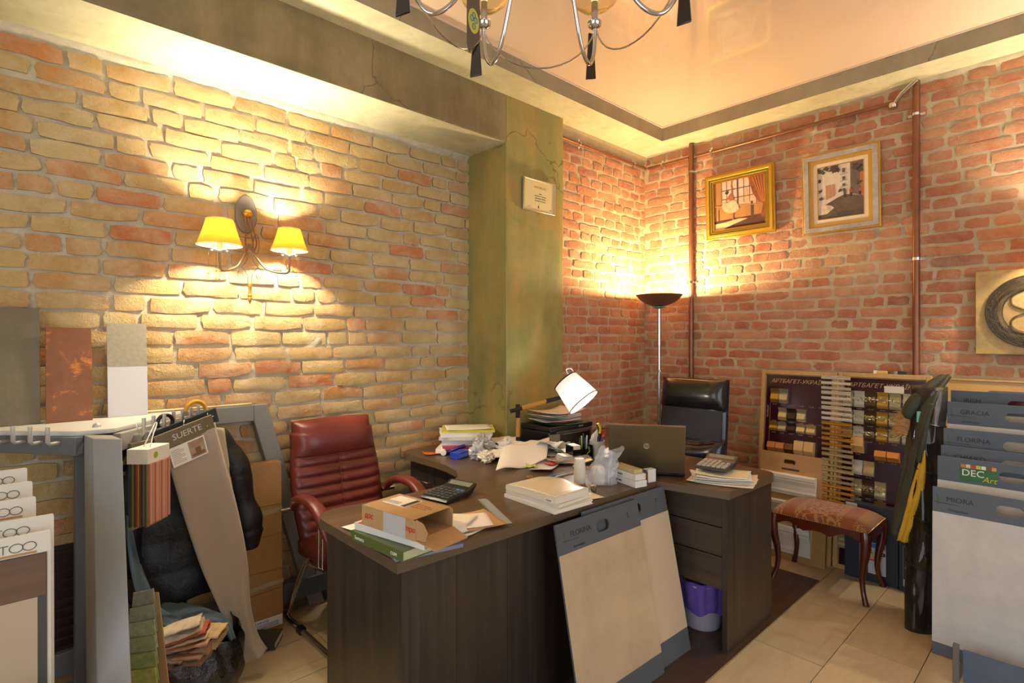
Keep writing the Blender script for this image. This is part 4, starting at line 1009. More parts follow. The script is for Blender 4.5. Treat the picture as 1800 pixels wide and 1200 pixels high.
def box_flat():
    t = thing('cardboard_box', 'flat open brown cardboard parcel box with shipping label on the book pile', 'box', (0.985, 1.562, T + 0.0715), R(-80.5))
    w, d, h, c = 0.262, 0.165, 0.066, 0.003
    MB().bx(-w / 2, w / 2, -d / 2, d / 2, 0, c).build('bottom', CARD, t)
    MB().bx(-w / 2, w / 2 - 0.012, -d / 2, d / 2, h - c, h).build('lid', CARD, t, bevel=0.001)
    MB().bx(-w / 2, w / 2, -d / 2, -d / 2 + c, c, h - c).bx(-w / 2, w / 2, d / 2 - c, d / 2, c, h - c).bx(-w / 2, -w / 2 + c, -d / 2 + c, d / 2 - c, c, h - c).build('side_wall', CARD, t)
    MB().add([(w / 2, -d / 2, c), (w / 2, d / 2, c), (w / 2 + 0.075, d / 2 - 0.01, -0.014), (w / 2 + 0.075, -d / 2 + 0.01, -0.014)], [(0, 1, 2, 3)]).build('front_flap', CARD, t, solid=0.003)
    MB().plate([(w / 2, 0.005), (w / 2 + 0.04, 0.008), (w / 2 + 0.05, 0.035), (w / 2 + 0.03, 0.06), (w / 2, 0.066)], -d / 2 + 0.002, -d / 2 + 0.005).build('side_flap', CARD, t)
    MB().bx(-0.02, 0.085, -d / 2 - 0.0008, -d / 2, 0.0, h - 0.002).build('tape', mat('grey_tape', (190, 186, 186), 0.3), t)
    text('lettering', 'дос', 0.026, REDINK, t, (-0.115, -d / 2 - 0.001, 0.028))
    text('lettering', 'про', 0.024, REDINK, t, (0.088, -d / 2 - 0.001, 0.026))
    l = MB().bx(-0.105, 0.005, -0.02, 0.065, h + 0.0002, h + 0.0008).build('shipping_label', PAPER, t)
    MB().bx(-0.016, 0.003, -0.015, 0.06, h + 0.0009, h + 0.0014).build('label_block', INK, l)
    b = MB()
    for k in range(14): b.bx(-0.102 + k * 0.005, -0.1025 + k * 0.005 + (k % 3) * 0.0006, -0.012, 0.015, h + 0.0009, h + 0.0013)
    stuff(b.build('barcode', INK, l))
    for k, st in enumerate(('дорогие друзья', 'сохраните коробку', 'спасибо за заказ')):
        text('lettering', st, 0.009, mat('faded_red_ink', (190, 120, 70), 0.7), t, (0.012, 0.03 - k * 0.014, h + 0.0004), rot=(0, 0, 0))
box_flat()
# loose papers and ruler right of the box
for k, (x, y, r, m, w, d) in enumerate(((1.255, 1.59, 12, PAPERG, 0.2, 0.16), (1.30, 1.60, -14, CARD, 0.19, 0.2), (1.26, 1.61, -30, PAPER, 0.20, 0.15), (1.25, 1.65, -60, PAPER2, 0.15, 0.10))):
    sheet('paper_sheet', ('grey sheet at the bottom of the loose papers beside the cardboard box', 'brown kraft envelope among the papers beside the cardboard box', 'white form lying on the kraft envelope', 'small ivory note topmost of the papers beside the cardboard box')[k], w, d, (x, y, T + 0.004 * k), R(r), m, 0.003, seed=k + 5)
rl = thing('ruler', 'clear grey plastic ruler lying on the desk edge', 'ruler', (1.448, 1.652, T), R(66.4))
MB().bx(-0.165, 0.165, -0.02, 0.02, 0, 0.0025).build('blade', mat('clear_plastic', (190, 192, 196), 0.15, trans=0.35), rl)
b = MB()
for k in range(60): b.bx(-0.16 + k * 0.0053, -0.1594 + k * 0.0053, 0.02 - (0.008 if k % 5 == 0 else 0.005), 0.02, 0.0026, 0.0029)
stuff(b.build('scale_marks', INK, rl))

def calculator(label, loc, rz, rx=0.0, ry=0.0, body=(26, 27, 26), keys=(70, 72, 68), accent=(80, 110, 140)):
    t = thing('calculator', label, 'calculator', loc, rz, rx=rx, ry=ry)
    w, d = 0.155, 0.205
    prof = [(-d / 2, 0.006), (-d / 2 + 0.01, 0.016), (d / 2 - 0.055, 0.026), (d / 2 - 0.045, 0.029), (d / 2, 0.046), (d / 2 + 0.004, 0.042), (d / 2 - 0.03, 0.008), (d / 2 - 0.05, 0.0), (-d / 2 + 0.01, 0.0)]
    n = len(prof)
    MB().add([(-w / 2, y, z) for y, z in prof] + [(w / 2, y, z) for y, z in prof], [tuple(range(n)), tuple(range(2 * n - 1, n - 1, -1))] + [(i, n + i, n + (i + 1) % n, (i + 1) % n) for i in range(n)]).build('body', mat('calc_body_%d' % body[0], body, 0.35), t, bevel=0.003, fix=True)
    sl = math.atan2(0.010, d - 0.065)
    km = mat('calc_key_%d' % keys[0], keys, 0.5); ka = mat('calc_key_blue', accent, 0.5)
    kb = MB().box((0, 0, 0), (0.0185, 0.0165, 0.006)).mesh('key', km); kc = MB().box((0, 0, 0), (0.0185, 0.0165, 0.006)).mesh('key', ka)
    for i in range(6):
        for j in range(5):
            y = -d / 2 + 0.024 + j * 0.0245; z = 0.0185 + (y + d / 2 - 0.01) * math.tan(sl)
            o = bpy.data.objects.new('key', kc if (j == 4 and i > 3) else kb); COL.objects.link(o); o.parent = t; o.location = (-w / 2 + 0.018 + i * 0.0238, y, z); o.rotation_euler = (sl, 0, 0)
    a2 = math.atan2(0.017, 0.045)
    MB().box((0, d / 2 - 0.022, 0.0385), (w - 0.03, 0.03, 0.001), (a2, 0, 0)).build('display', mat('lcd_green', (120, 128, 112), 0.2), t)
    return t
calculator('large black desk calculator lying beside the cardboard box', (1.44, 1.945, T), R(-78))

# catalogues in front
c1 = book('catalogue', 'bottom one of the thick white catalogues at the desk front edge', 0.315, 0.225, 0.015, (1.712, 1.602, T), R(-93), COVER_W)
c2 = book('catalogue', 'middle one of the thick white catalogues at the desk front edge', 0.30, 0.215, 0.016, (1.722, 1.61, T + 0.0158), R(-88), mat('grey_white_cover', (206, 204, 200), 0.45))
def soft_catalogue():
    t = thing('catalogue', 'topmost white catalogue with a bulging cover at the desk front edge', 'book', (1.715, 1.612, T + 0.0325), R(-91))
    w, d = 0.30, 0.205
    def top(u, v):
        x, y = (u - 0.5) * w, (v - 0.5) * d
        return (x, y, 0.019 + 0.018 * math.sin(min(u * 1.15, 1.0) * PI) * (0.4 + 0.6 * v) + 0.010 * u * u)
    def bot(u, v): return ((u - 0.5) * w, (v - 0.5) * d, 0.0)
    cushion(top, bot, 16, 10).build('pages', mat('page_edges', (222, 214, 196), 0.7, bump=(160, 0.2, 0.001)), t, smooth=40, fix=True)
    MB().grid(16, 10, lambda u, v: (lambda p: (p[0], p[1], p[2] + 0.0015))(top(u, v))).build('cover', mat('cream_gloss_cover', (228, 216, 190), 0.28), t, smooth=180, solid=0.001)
    l = MB().bx(0.095, 0.13, -d / 2 - 0.0006, -d / 2, 0.003, 0.015).build('barcode_label', PAPER, t)
    b = MB()
    for k in range(9): b.bx(0.098 + k * 0.0033, 0.0995 + k * 0.0033, -d / 2 - 0.001, -d / 2 - 0.0006, 0.005, 0.013)
    stuff(b.build('barcode', INK, l))
soft_catalogue()
sheet('paper_sheet', 'cream sheet sticking out under the catalogues at the desk edge', 0.14, 0.10, (1.86, 1.52, T + 0.0005), R(-8), PAPER2, 0.0, seed=22, thick=0.0005)
# small wooden beads
for k, (x, y) in enumerate(((1.93, 1.565), (1.955, 1.545))):
    o = MB().lathe([(0.003, 0), (0.011, 0.004), (0.014, 0.012), (0.012, 0.020), (0.006, 0.027), (0.003, 0.028)], 12).build('bead_charm', mat('striped_bead', (140, 118, 84), 0.4, var=(120, (60, 48, 36))), None, smooth=60, loc=(x, y, T))
    tag(o, 'brown patterned bead beside the catalogues, %s one' % ('farther' if k == 0 else 'nearer'), 'bead', 'beads on the desk')
o = MB().lathe([(0.001, 0), (0.012, 0.001), (0.014, 0.005), (0.012, 0.009), (0.001, 0.010)], 16).build('eraser', mat('cream_rubber', (216, 200, 168), 0.6), None, smooth=60, loc=(2.02, 1.60, T)); tag(o, 'small round cream eraser in front of the white cup', 'eraser')

# white cups, plastic bag, cutlery
def cup(label, loc, r=0.026, h=0.105, cat='cup'):
    t = thing('paper_cup', label, cat, loc, group='white cups on the desk')
    MB().lathe([(0.0, 0.0), (r * 0.97, 0.0), (r * 0.98, 0.006), (r, 0.008), (r * 0.98, 0.02), (r * 0.99, h * 0.7), (r * 0.92, h * 0.93), (r * 0.8, h), (0.0, h)], 22).build('body', mat('matt_white_pot', (226, 218, 204), 0.55), t, smooth=40)
    b = MB()
    for q in (0.10, 0.15, 0.2): b.tube([(r * math.cos(a), r * math.sin(a), h * q) for a in [2 * PI * k / 22 for k in range(22)]], 0.001, 5, closed=True)
    stuff(b.build('rib_rings', MATS['matt_white_pot'], t))
cup('tall narrow white plastic cup upside down on the desk', (2.03, 1.69, T), 0.028, 0.118)
cup('white cup inside the clear plastic bag', (2.09, 1.625, T), 0.034, 0.08)
def bag():
    t = thing('plastic_bag', 'crinkled clear plastic bag around a cup on the desk', 'bag', (2.105, 1.62, T), R(-50))
    m = mat('clear_film', (236, 238, 244), 0.12, trans=0.0, alpha=0.32, spec=0.8)
    rg = random.Random(9)
    def fn(u, v):
        a = 2 * PI * u; cr = mnoise.noise(Vector((3 * math.cos(a), 3 * math.sin(a), v * 5))) * 0.016
        r = 0.058 * (1 - 0.25 * v) + cr + (0.015 * v if math.cos(a + 0.5) > 0 else -0.02 * v)
        return (r * 1.25 * math.cos(a) + 0.03 * v * v, r * 0.85 * math.sin(a), 0.001 + 0.165 * v + 0.012 * math.sin(3 * a + 1) * v)
    MB().grid(40, 14, fn, wrapx=True).build('film', m, t, smooth=120)
    for k, (x, y, tx) in enumerate(((0.035, -0.01, 0.012), (0.045, 0.004, 0.006), (0.052, -0.006, -0.004))):
        MB().tube([(x, y, 0.004), (x + tx, y + 0.004, 0.15)], [0.005, 0.004], 6).build('plastic_cutlery', mat('grey_plastic', (188, 188, 186), 0.35), t, smooth=60)
bag()

# flat cartons beside the bag
BLU = mat('blue_carton', (60, 100, 140), 0.5)
def carton(label, w, d, h, loc, rz, m, txt=None, band=None, name='carton'):
    t = thing(name, label, 'box', loc, rz)
    MB().bx(-w / 2, w / 2, -d / 2, d / 2, 0, h).build('body', m, t, bevel=0.0012)
    if band: MB().bx(-w / 2 + 0.004, w / 2 - 0.004, -d / 2 - 0.0006, -d / 2, h * 0.15, h * 0.8).build('print_band', band, t)
    if txt: text('lettering', txt, h * 0.42, INK, t, (-w / 2 + 0.015, -d / 2 - 0.0012, h * 0.4))
    return t
CA = R(-104)
carton('blue and white flat carton at the bottom by the plastic bag', 0.17, 0.07, 0.030, (2.20, 1.525, T), CA, mat('white_carton', (220, 218, 214), 0.5), 'Bosch 3603', None)
carton('white flat carton with lettering stacked by the plastic bag', 0.165, 0.066, 0.028, (2.203, 1.53, T + 0.031), CA + R(2), mat('white_carton', (220, 218, 214), 0.5), 'Фурнитура', None)
carton('long beige carton on top of the white cartons', 0.16, 0.05, 0.018, (2.21, 1.54, T + 0.060), CA - R(2), mat('beige_carton', (190, 174, 132), 0.6))
carton('small white and orange upright carton beside the laptop corner', 0.035, 0.05, 0.062, (2.30, 1.475, T), CA, mat('white_carton', (220, 218, 214), 0.5), None, mat('orange_band', (210, 130, 40), 0.5))
carton('small dark grey carton between the white cartons and the orange one', 0.03, 0.06, 0.058, (2.268, 1.49, T), CA, mat('slate_carton', (70, 66, 70), 0.5))

# laptop
def laptop():
    t = thing('laptop', 'open dark grey laptop seen from behind its lid', 'laptop', (2.395, 1.555, T), R(124))
    body = mat('gunmetal_plastic', (58, 54, 48), 0.4, 0.3)
    # local: hinge along x at y=0, keyboard towards -y ; lid rises at y>=0 leaning back (+y)
    w, d = 0.375, 0.25
    MB().bx(-w / 2, w / 2, -d, 0.0, 0.004, 0.026).build('base', BLACK, t, bevel=0.004)
    dk = MB().bx(-w / 2 + 0.004, w / 2 - 0.004, -d + 0.004, -0.004, 0.0262, 0.0275).build('palm_deck', body, t)
    kk = MB().box((0, 0, 0), (0.0165, 0.015, 0.003)).mesh('key', BLACK)
    for j in range(5):
        for i in range(15):
            o = bpy.data.objects.new('key', kk); COL.objects.link(o); o.parent = dk; o.location = (-0.145 + i * 0.0207, -0.035 - j * 0.019, 0.0292)
    MB().bx(-0.05, 0.05, -d + 0.02, -d + 0.085, 0.0276, 0.0282).build('touchpad', mat('pad_grey', (80, 78, 74), 0.4), t)
    a = R(-12); Lh = 0.252
    lid = MB().bx(-w / 2, w / 2, -0.007, 0.007, 0.0, Lh).build('lid', mat('brushed_bronze_grey', (112, 100, 78), 0.33, 0.75, bump=(300, 0.05, 0.001)), t, bevel=0.004, loc=(0, 0.006, 0.018), rot=(a, 0, 0))
    MB().bx(-w / 2 + 0.012, w / 2 - 0.012, -0.0078, -0.0071, 0.018, Lh - 0.012).build('screen', mat('dark_screen', (14, 15, 18), 0.15), lid)
    MB().cyl((-w / 2 + 0.03, 0.004, 0.02), (-w / 2 + 0.075, 0.004, 0.02), 0.009, 0.009, 12).build('hinge', BLACK, t, smooth=50)
    MB().cyl((w / 2 - 0.075, 0.004, 0.02), (w / 2 - 0.03, 0.004, 0.02), 0.009, 0.009, 12).build('hinge', BLACK, t, smooth=50)
    lg = MB().plate([(0.0145 * math.cos(q), 0.142 + 0.0145 * math.sin(q)) for q in [2 * PI * k / 28 for k in range(28)]], 0.0071, 0.0078).build('logo_disc', mat('logo_silver', (206, 206, 204), 0.2, 0.8), lid)
    text('logo_letters', 'hp', 0.024, mat('logo_dark', (70, 66, 58), 0.4), lg, (0.0, 0.0080, 0.1375), rot=(PI / 2, 0, PI), align='CENTER', shear=0.3, bold=0.0004)
laptop()
# papers and calculator on the right wing
RW = R(-14)
for k in range(6):
    w, d = ((0.30, 0.21), (0.28, 0.2), (0.29, 0.2), (0.27, 0.19), (0.25, 0.19), (0.24, 0.18))[k]
    sheet('paper_sheet', ('lowest', 'second', 'third', 'fourth', 'fifth', 'topmost')[k] + ' sheet of the paper pile on the right desk wing', w, d, (2.565 + (k % 3) * 0.012, 1.235 + (k % 2) * 0.01, T + 0.006 * k), R(-66 + (k * 37 % 23) - 8), (PAPER2, PAPER, mat('pink_paper', (222, 200, 176), 0.8), PAPERG, PAPER, mat('yellow_print', (222, 216, 160), 0.7, var=(16, (236, 234, 226))))[k], 0.004, seed=40 + k, group='paper pile on the right wing')
    if k == 2: text('lettering', 'РЕАЛІЗАЦІЯ', 0.022, INK, bpy.context.scene.collection.objects[-1], (-0.12, -0.085, 0.0062), rot=(0, 0, 0))
calculator('grey calculator with pale keys lying on the right paper pile', (2.635, 1.30, T + 0.046), R(-82), body=(58, 58, 56), keys=(176, 176, 172), accent=(150, 150, 146))

# ------------------------------------------------------------------ back of the desk: printer, lamp, paper piles, pens
def printer():
    t = thing('printer', 'black inkjet printer with papers on its lid', 'printer', (2.668, 2.405, T), R(-1.5))
    w, d, h = 0.40, 0.275, 0.145; pm = mat('printer_black', (30, 30, 30), 0.3)
    MB().bx(-w / 2, w / 2, -d / 2 + 0.02, d / 2, 0.0, h - 0.03).build('body', pm, t, bevel=0.008)
    MB().bx(-w / 2 - 0.002, w / 2 + 0.002, -d / 2 + 0.01, d / 2 + 0.002, h - 0.029, h).build('scanner_lid', pm, t, bevel=0.006)
    MB().add([(-w / 2 + 0.09, -d / 2 + 0.018, 0.02), (w / 2 - 0.02, -d / 2 + 0.018, 0.02), (w / 2 - 0.02, -d / 2 + 0.018, 0.095), (-w / 2 + 0.09, -d / 2 + 0.018, 0.095)], [(0, 1, 2, 3)]).build('paper_slot', mat('slot_black', (8, 8, 8), 0.25), t)
    p = MB().box((0.02, -d / 2 + 0.012, 0.105), (w - 0.06, 0.012, 0.018), (0.5, 0, 0)).build('control_panel', mat('panel_grey', (60, 60, 60), 0.3), t, bevel=0.002)
    MB().bx(-w / 2 + 0.003, -w / 2 + 0.085, -d / 2 + 0.008, -d / 2 + 0.022, 0.0, 0.10).build('front_cheek', mat('cheek_grey', (112, 108, 98), 0.35), t, bevel=0.004)
    MB().bx(-w / 2 + 0.1, w / 2 - 0.03, -d / 2 - 0.004, -d / 2 + 0.004, 0.094, 0.0975).build('trim_line', CHROME, t)
    text('lettering', 'EPSON', 0.014, mat('silver_print', (190, 190, 190), 0.4), t, (0.06, -d / 2 + 0.0095, h - 0.02))
printer()
PZ = T + 0.146
GM = mat('green_folder', (40, 120, 84), 0.5)
for k in range(9):
    lab = ('green plastic folder at the bottom on the printer lid', 'red edged sheet on the printer lid', 'crooked lower sheet on the printer lid', 'newspaper sheet on the printer lid', 'folded grey sheet on the printer lid', 'white sheet in the middle of the printer pile', 'ivory sheet high in the printer pile', 'wide white sheet near the top of the printer pile', 'curled white sheet on top of the printer pile')[k]
    m = (GM, mat('red_sheet', (196, 84, 58), 0.7), PAPER, PAPERG, PAPERG, PAPER, PAPER2, PAPER, mat('pinkish_paper', (236, 222, 214), 0.8))[k]
    sheet('paper_sheet', lab, (0.30, 0.26, 0.29, 0.27, 0.25, 0.26, 0.27, 0.30, 0.33)[k], (0.22, 0.18, 0.2, 0.2, 0.18, 0.2, 0.2, 0.21, 0.23)[k], (2.655 - 0.012 * (k % 4), 2.38 + 0.012 * (k % 3), PZ + 0.0075 * k), R(-1.5 + (k * 31 % 29) - 14), m, 0.006 if k < 8 else 0.02, seed=60 + k, group='papers on the printer', rough=0.005)

def desk_lamp():
    t = thing('desk_lamp', 'wooden articulated desk lamp with white drum shade switched on', 'desk lamp', (2.285, 2.385, T))
    WDN = mat('honey_wood', (196, 140, 58), 0.4, var=(20, (180, 124, 48)))
    MB().lathe([(0.0, 0.0), (0.085, 0.0), (0.085, 0.012), (0.02, 0.02), (0.0, 0.022)], 28).build('base', BLACKM, t, smooth=40)
    MB().cyl((0, 0, 0.02), (0, 0, 0.105), 0.0125, 0.0125, 14).build('lower_sleeve', BLACKM, t, smooth=60)
    MB().cyl((0, 0, 0.10), (0, 0, 0.22), 0.0135, 0.0135, 14).build('post', WDN, t, smooth=60)
    MB().cyl((0, 0, 0.215), (0, 0, 0.295), 0.0138, 0.0138, 14).build('joint_sleeve', BLACKM, t, smooth=60)
    # boom runs to the right of the photograph and slightly up
    d = Vector((0.7295, -0.684, 0)); n = Vector((-0.684, -0.7295, 0)) * 0.02
    P = lambda s, z: n + d * s * 0.86 + Vector((0, 0, 0.255 + (z - 0.305) * 0.72))
    MB().cyl(P(-0.055, 0.305), P(0.03, 0.335), 0.0125, 0.0125, 14).build('boom_sleeve', BLACKM, t, smooth=60)
    MB().cyl(P(0.03, 0.335), P(0.20, 0.393), 0.0135, 0.0135, 14).build('boom', WDN, t, smooth=60)
    MB().cyl(P(0.195, 0.391), P(0.325, 0.428), 0.0135, 0.011, 14).build('boom_tip_sleeve', BLACKM, t, smooth=60)
    MB().lathe([(0.0, -0.012), (0.012, -0.01), (0.015, 0.0), (0.012, 0.01), (0.0, 0.012)], 12, P(0.34, 0.432)).build('ball_joint', CHROME, t, smooth=60)
    ax = (d * 0.50 + Vector((0, 0, -0.60)) + Vector((-0.684, -0.7295, 0)) * 0.28).normalized()   # opening direction of the shade
    c = P(0.395, 0.475) + Vector((-0.684, -0.7295, 0)) * 0.01
    q = ax.to_track_quat('Z', 'Y').to_matrix().to_4x4(); Mx = Matrix.Translation(c) @ q
    sh = translucent('white_lamp_fabric', (236, 234, 230), 0.10)
    MB().grid(40, 4, lambda u, v: ((0.080 + 0.024 * v) * math.cos(2 * PI * u), (0.080 + 0.024 * v) * math.sin(2 * PI * u), -0.085 + 0.17 * v), wrapx=True).xf(Mx).build('shade', sh, t, smooth=120)
    for zz, rr in ((-0.085, 0.080), (0.085, 0.104)):
        MB().tube([(rr * math.cos(a), rr * math.sin(a), zz) for a in [2 * PI * k / 36 for k in range(36)]], 0.0038, 6, closed=True).xf(Mx).build('shade_trim', BLACKM if zz < 0 else mat('grey_trim', (150, 150, 148), 0.6), t, smooth=60)
    MB().lathe([(0.0, -0.02), (0.014, -0.018), (0.028, 0.01), (0.024, 0.03), (0.0, 0.045)], 16).xf(Mx).build('bulb', mat('white_lit_bulb', (255, 255, 250), 0.3, emit=((255, 246, 230), 25.0)), t, smooth=180)
    MB().tube([(0.012, 0, -0.02), (0.06, 0, -0.06), (0.08, 0, -0.084)], 0.002, 6).tube([(-0.012, 0, -0.02), (-0.06, 0, -0.06), (-0.08, 0, -0.084)], 0.002, 6).xf(Mx).build('shade_spider', DARKM, t)
    MB().tube(spline([(0.0, 0.075, -0.085), (0.0, 0.078, -0.115), (0.0, 0.05, -0.13), (0.0, 0.04, -0.1)], 6), 0.003, 6).xf(Mx).build('hook', WHITEP, t, smooth=60)
    e = P(0.355, 0.41)
    MB().tube(spline([P(0.345, 0.425), e + Vector((0, 0, -0.03)), e + Vector((0.004, 0, -0.07)), e + Vector((0.0, 0, -0.115))], 6), 0.0012, 5).build('pull_cord', mat('cord_yellow', (222, 206, 130), 0.6), t)
    point_light('desk_lamp_bulb', c + ax * 0.02, 18, (1.0, 0.95, 0.86), 0.03, t)
desk_lamp()

# magazines and papers by the left wall
MAG = [((236, 232, 222), 'white magazine at the bottom of the pile by the pillar'), ((170, 70, 90), 'magazine with a pink spine in the pile by the pillar'), ((224, 222, 216), 'thick white magazine in the pile by the pillar'), ((208, 204, 196), 'grey magazine in the pile by the pillar'), ((232, 228, 218), 'white magazine near the top of the pile by the pillar'), ((206, 196, 70), 'yellow cover magazine topmost of the pile by the pillar')]
z = T
for k, (c, lab) in enumerate(MAG):
    h = (0.028, 0.020, 0.032, 0.018, 0.024, 0.014)[k]
    book('magazine', lab, (0.31, 0.30, 0.30, 0.29, 0.31, 0.32)[k], 0.225, h, (2.10 + 0.012 * (k % 3), 2.68 - 0.012 * (k % 2), z), R(-38 + (k * 29 % 17) - 8), mat('mag_cover_%d' % k, c, 0.4), group='magazines by the pillar'); z += h + 0.0008
sheet('paper_sheet', 'white sheet with pale green corner lying on the yellow magazine', 0.28, 0.2, (2.12, 2.66, z), R(-32), mat('green_tint_print', (214, 216, 196), 0.6, var=(6, (236, 234, 226))), 0.002, seed=81)
def crumple(name, label, loc, r, h, m, seed, cat='paper', sq=1.0):
    rg = random.Random(seed); off = Vector((seed * 3.1, seed * 1.7, 0)); vs = []
    b = MB()
    def fn(u, v):
        a = 2 * PI * u; p = PI * (0.02 + 0.96 * v)
        n = Vector((math.sin(p) * math.cos(a), math.sin(p) * math.sin(a), math.cos(p)))
        k = 1 + 0.55 * mnoise.cell(n * 4 + off) * 0.5 + 0.45 * mnoise.noise(n * 3.1 + off)
        zz = max(-0.96, n.z * k)
        return (n.x * k * r, n.y * k * r * sq, (zz + 0.97) * h / 2)
    o = b.grid(30, 20, fn, wrapx=True).build(name, m, None, loc=loc); tag(o, label, cat); return o
crumple('crumpled_paper', 'crumpled ball of newspaper in front of the magazines', (2.085, 2.47, T), 0.06, 0.12, mat('newsprint', (206, 202, 196), 0.75, var=(45, (150, 146, 142))), 3)
crumple('crumpled_bag', 'crumpled clear grey plastic wrap beside the blue box', (1.995, 2.425, T), 0.04, 0.09, mat('grey_wrap', (196, 196, 200), 0.25, spec=0.7), 5)
crumple('crumpled_paper', 'crumpled white paper behind the big curled sheet', (2.17, 2.36, T), 0.055, 0.10, mat('crumple_white', (232, 228, 222), 0.75, var=(30, (210, 206, 200))), 8)
crumple('crumpled_paper', 'crumpled cream paper at the desk edge behind the big curled sheet', (1.985, 2.325, T), 0.04, 0.06, PAPER2, 11)
def big_sheet():
    t = thing('curled_sheet', 'large curled white sheet propped over the paper pile', 'paper', (2.04, 2.165, T), R(-9))
    def fn(u, v):
        x = (u - 0.5) * 0.33 + 0.15 * v; y = (v - 0.5) * 0.16
        z = 0.006 + 0.085 * v + 0.012 * math.sin(u * PI * 2.3 + 0.6) * (1 - 0.4 * v) + 0.014 * u
        return (x, y, max(z, 0.002))
    MB().grid(20, 10, fn).build('sheet', mat('kraft_white', (238, 230, 216), 0.8), t, smooth=180, solid=0.0008)
big_sheet()
rgp = random.Random(77)
for k in range(9):
    x, y = ((2.17, 2.50), (2.24, 2.47), (2.21, 2.44), (2.14, 2.40), (2.08, 2.40), (2.25, 2.52), (2.28, 2.30), (2.36, 2.17), (2.44, 2.14))[k]
    m_ = (PAPER, MATS['newsprint'], PAPERG, PAPER, PAPER2, PAPER, PAPER, MATS['newsprint'], PAPER)[k]
    def fn(u, v, k=k):
        a = (u - 0.5) * 0.22; b_ = (v - 0.5) * 0.15
        return (a, b_, 0.012 + (0.05 + 0.012 * (k % 4)) * (0.5 + 0.5 * math.sin(2.4 * u + 1.7 * v + k)) + 0.02 * mnoise.noise(Vector((u * 4, v * 4, k * 3.1))))
    o = MB().grid(9, 7, fn).build('rumpled_sheet', m_, None, smooth=40, solid=0.0007, loc=(x, y, T), rot=(0, 0, R(rgp.uniform(-80, 80))))
    tag(o, ('rumpled white sheet beside the lamp post', 'rumpled newspaper sheet beside the lamp post', 'rumpled grey sheet in the heap left of the lamp', 'rumpled white sheet at the front of the heap', 'rumpled cream sheet beside the clear plastic wrap', 'rumpled white sheet between the magazines and the lamp', 'rumpled white sheet in front of the lamp base', 'rumpled newspaper sheet in front of the printer', 'rumpled white sheet beside the desk organiser')[k], 'paper', 'rumpled sheets on the desk')
lst = [(2.14, 2.02, 30, PAPERG, 0.24, 0.12, 'grey leaflet under the big curled sheet'), (2.20, 2.03, -6, mat('orange_red_label', (206, 70, 40), 0.6), 0.07, 0.06, 'orange red label among the papers in the middle of the desk'),
       (2.33, 2.05, -25, PAPER, 0.25, 0.11, 'white folded leaflet left of the pen holder'), (2.40, 2.12, -50, PAPER, 0.2, 0.16, 'white sheet behind the folded leaflets'), (2.48, 2.22, -20, PAPER2, 0.22, 0.16, 'ivory sheet in front of the printer'), (2.33, 2.27, 10, PAPERG, 0.2, 0.15, 'grey sheet leaning by the lamp post'), (2.06, 2.05, -40, mat('lime_note', (196, 210, 90), 0.7), 0.05, 0.05, 'lime green note at the front of the papers'), (2.30, 1.97, -30, mat('tan_envelope', (206, 178, 120), 0.7), 0.22, 0.08, 'tan envelope at the front of the folded papers'), (2.31, 1.985, -24, PAPER, 0.2, 0.09, 'white leaflet on the tan envelope'), (2.30, 2.10, 20, mat('red_pack', (190, 60, 44), 0.5, var=(30, (220, 150, 100))), 0.09, 0.06, 'red printed packet beside the pen holder')]
for k, (x, y, r, m, w, d, lab) in enumerate(lst):
    sheet('paper_sheet', lab, w, d, (x, y, T + 0.003 * (k % 4) + 0.001), R(r), m, 0.008, seed=100 + k, rough=0.008, thick=0.001)
for k in range(6):
    sheet('paper_sheet', 'folded receipt in the small stack before the pen holder, %s' % ('lowest', 'second from below', 'third from below', 'fourth from below', 'fifth from below', 'topmost')[k], 0.2 - 0.01 * k, 0.08, (2.35 + 0.004 * (k % 2), 2.0 + 0.003 * k, T + 0.014 + 0.0045 * k), R(-28 + (k * 17) % 11), PAPER if k % 2 else PAPERG, 0.002, seed=130 + k, group='folded receipts', thick=0.002)
# sweets and small boxes by the left end
carton('bright blue small box with yellow print near the curved desk end', 0.10, 0.06, 0.035, (1.95, 2.53, T), R(15), mat('bright_blue_box', (30, 60, 190), 0.4), None, mat('pale_blue_print', (90, 120, 210), 0.4))
o = sheet('sweet_packet', 'orange and red sweet packet at the curved desk end', 0.12, 0.08, (1.90, 2.72, T), R(-20), mat('orange_packet', (214, 130, 40), 0.35, var=(30, (190, 60, 40))), 0.006, seed=150, cat='packet')
def roll():
    t = thing('tape_dispenser', 'dark blue tape dispenser with a white roll behind the blue box', 'tape dispenser', (1.975, 2.62, T), R(-35))
    MB().tube(spline([(-0.07, 0, 0.012), (-0.02, 0, 0.018), (0.03, 0, 0.04), (0.07, 0, 0.05)], 5), 0.011, 8).build('handle', mat('navy_plastic', (24, 24, 110), 0.35), t, smooth=60)
    MB().cyl((-0.06, -0.03, 0.018), (-0.06, 0.025, 0.018), 0.017, 0.017, 18).build('white_roll', PAPER, t, smooth=50)
roll()
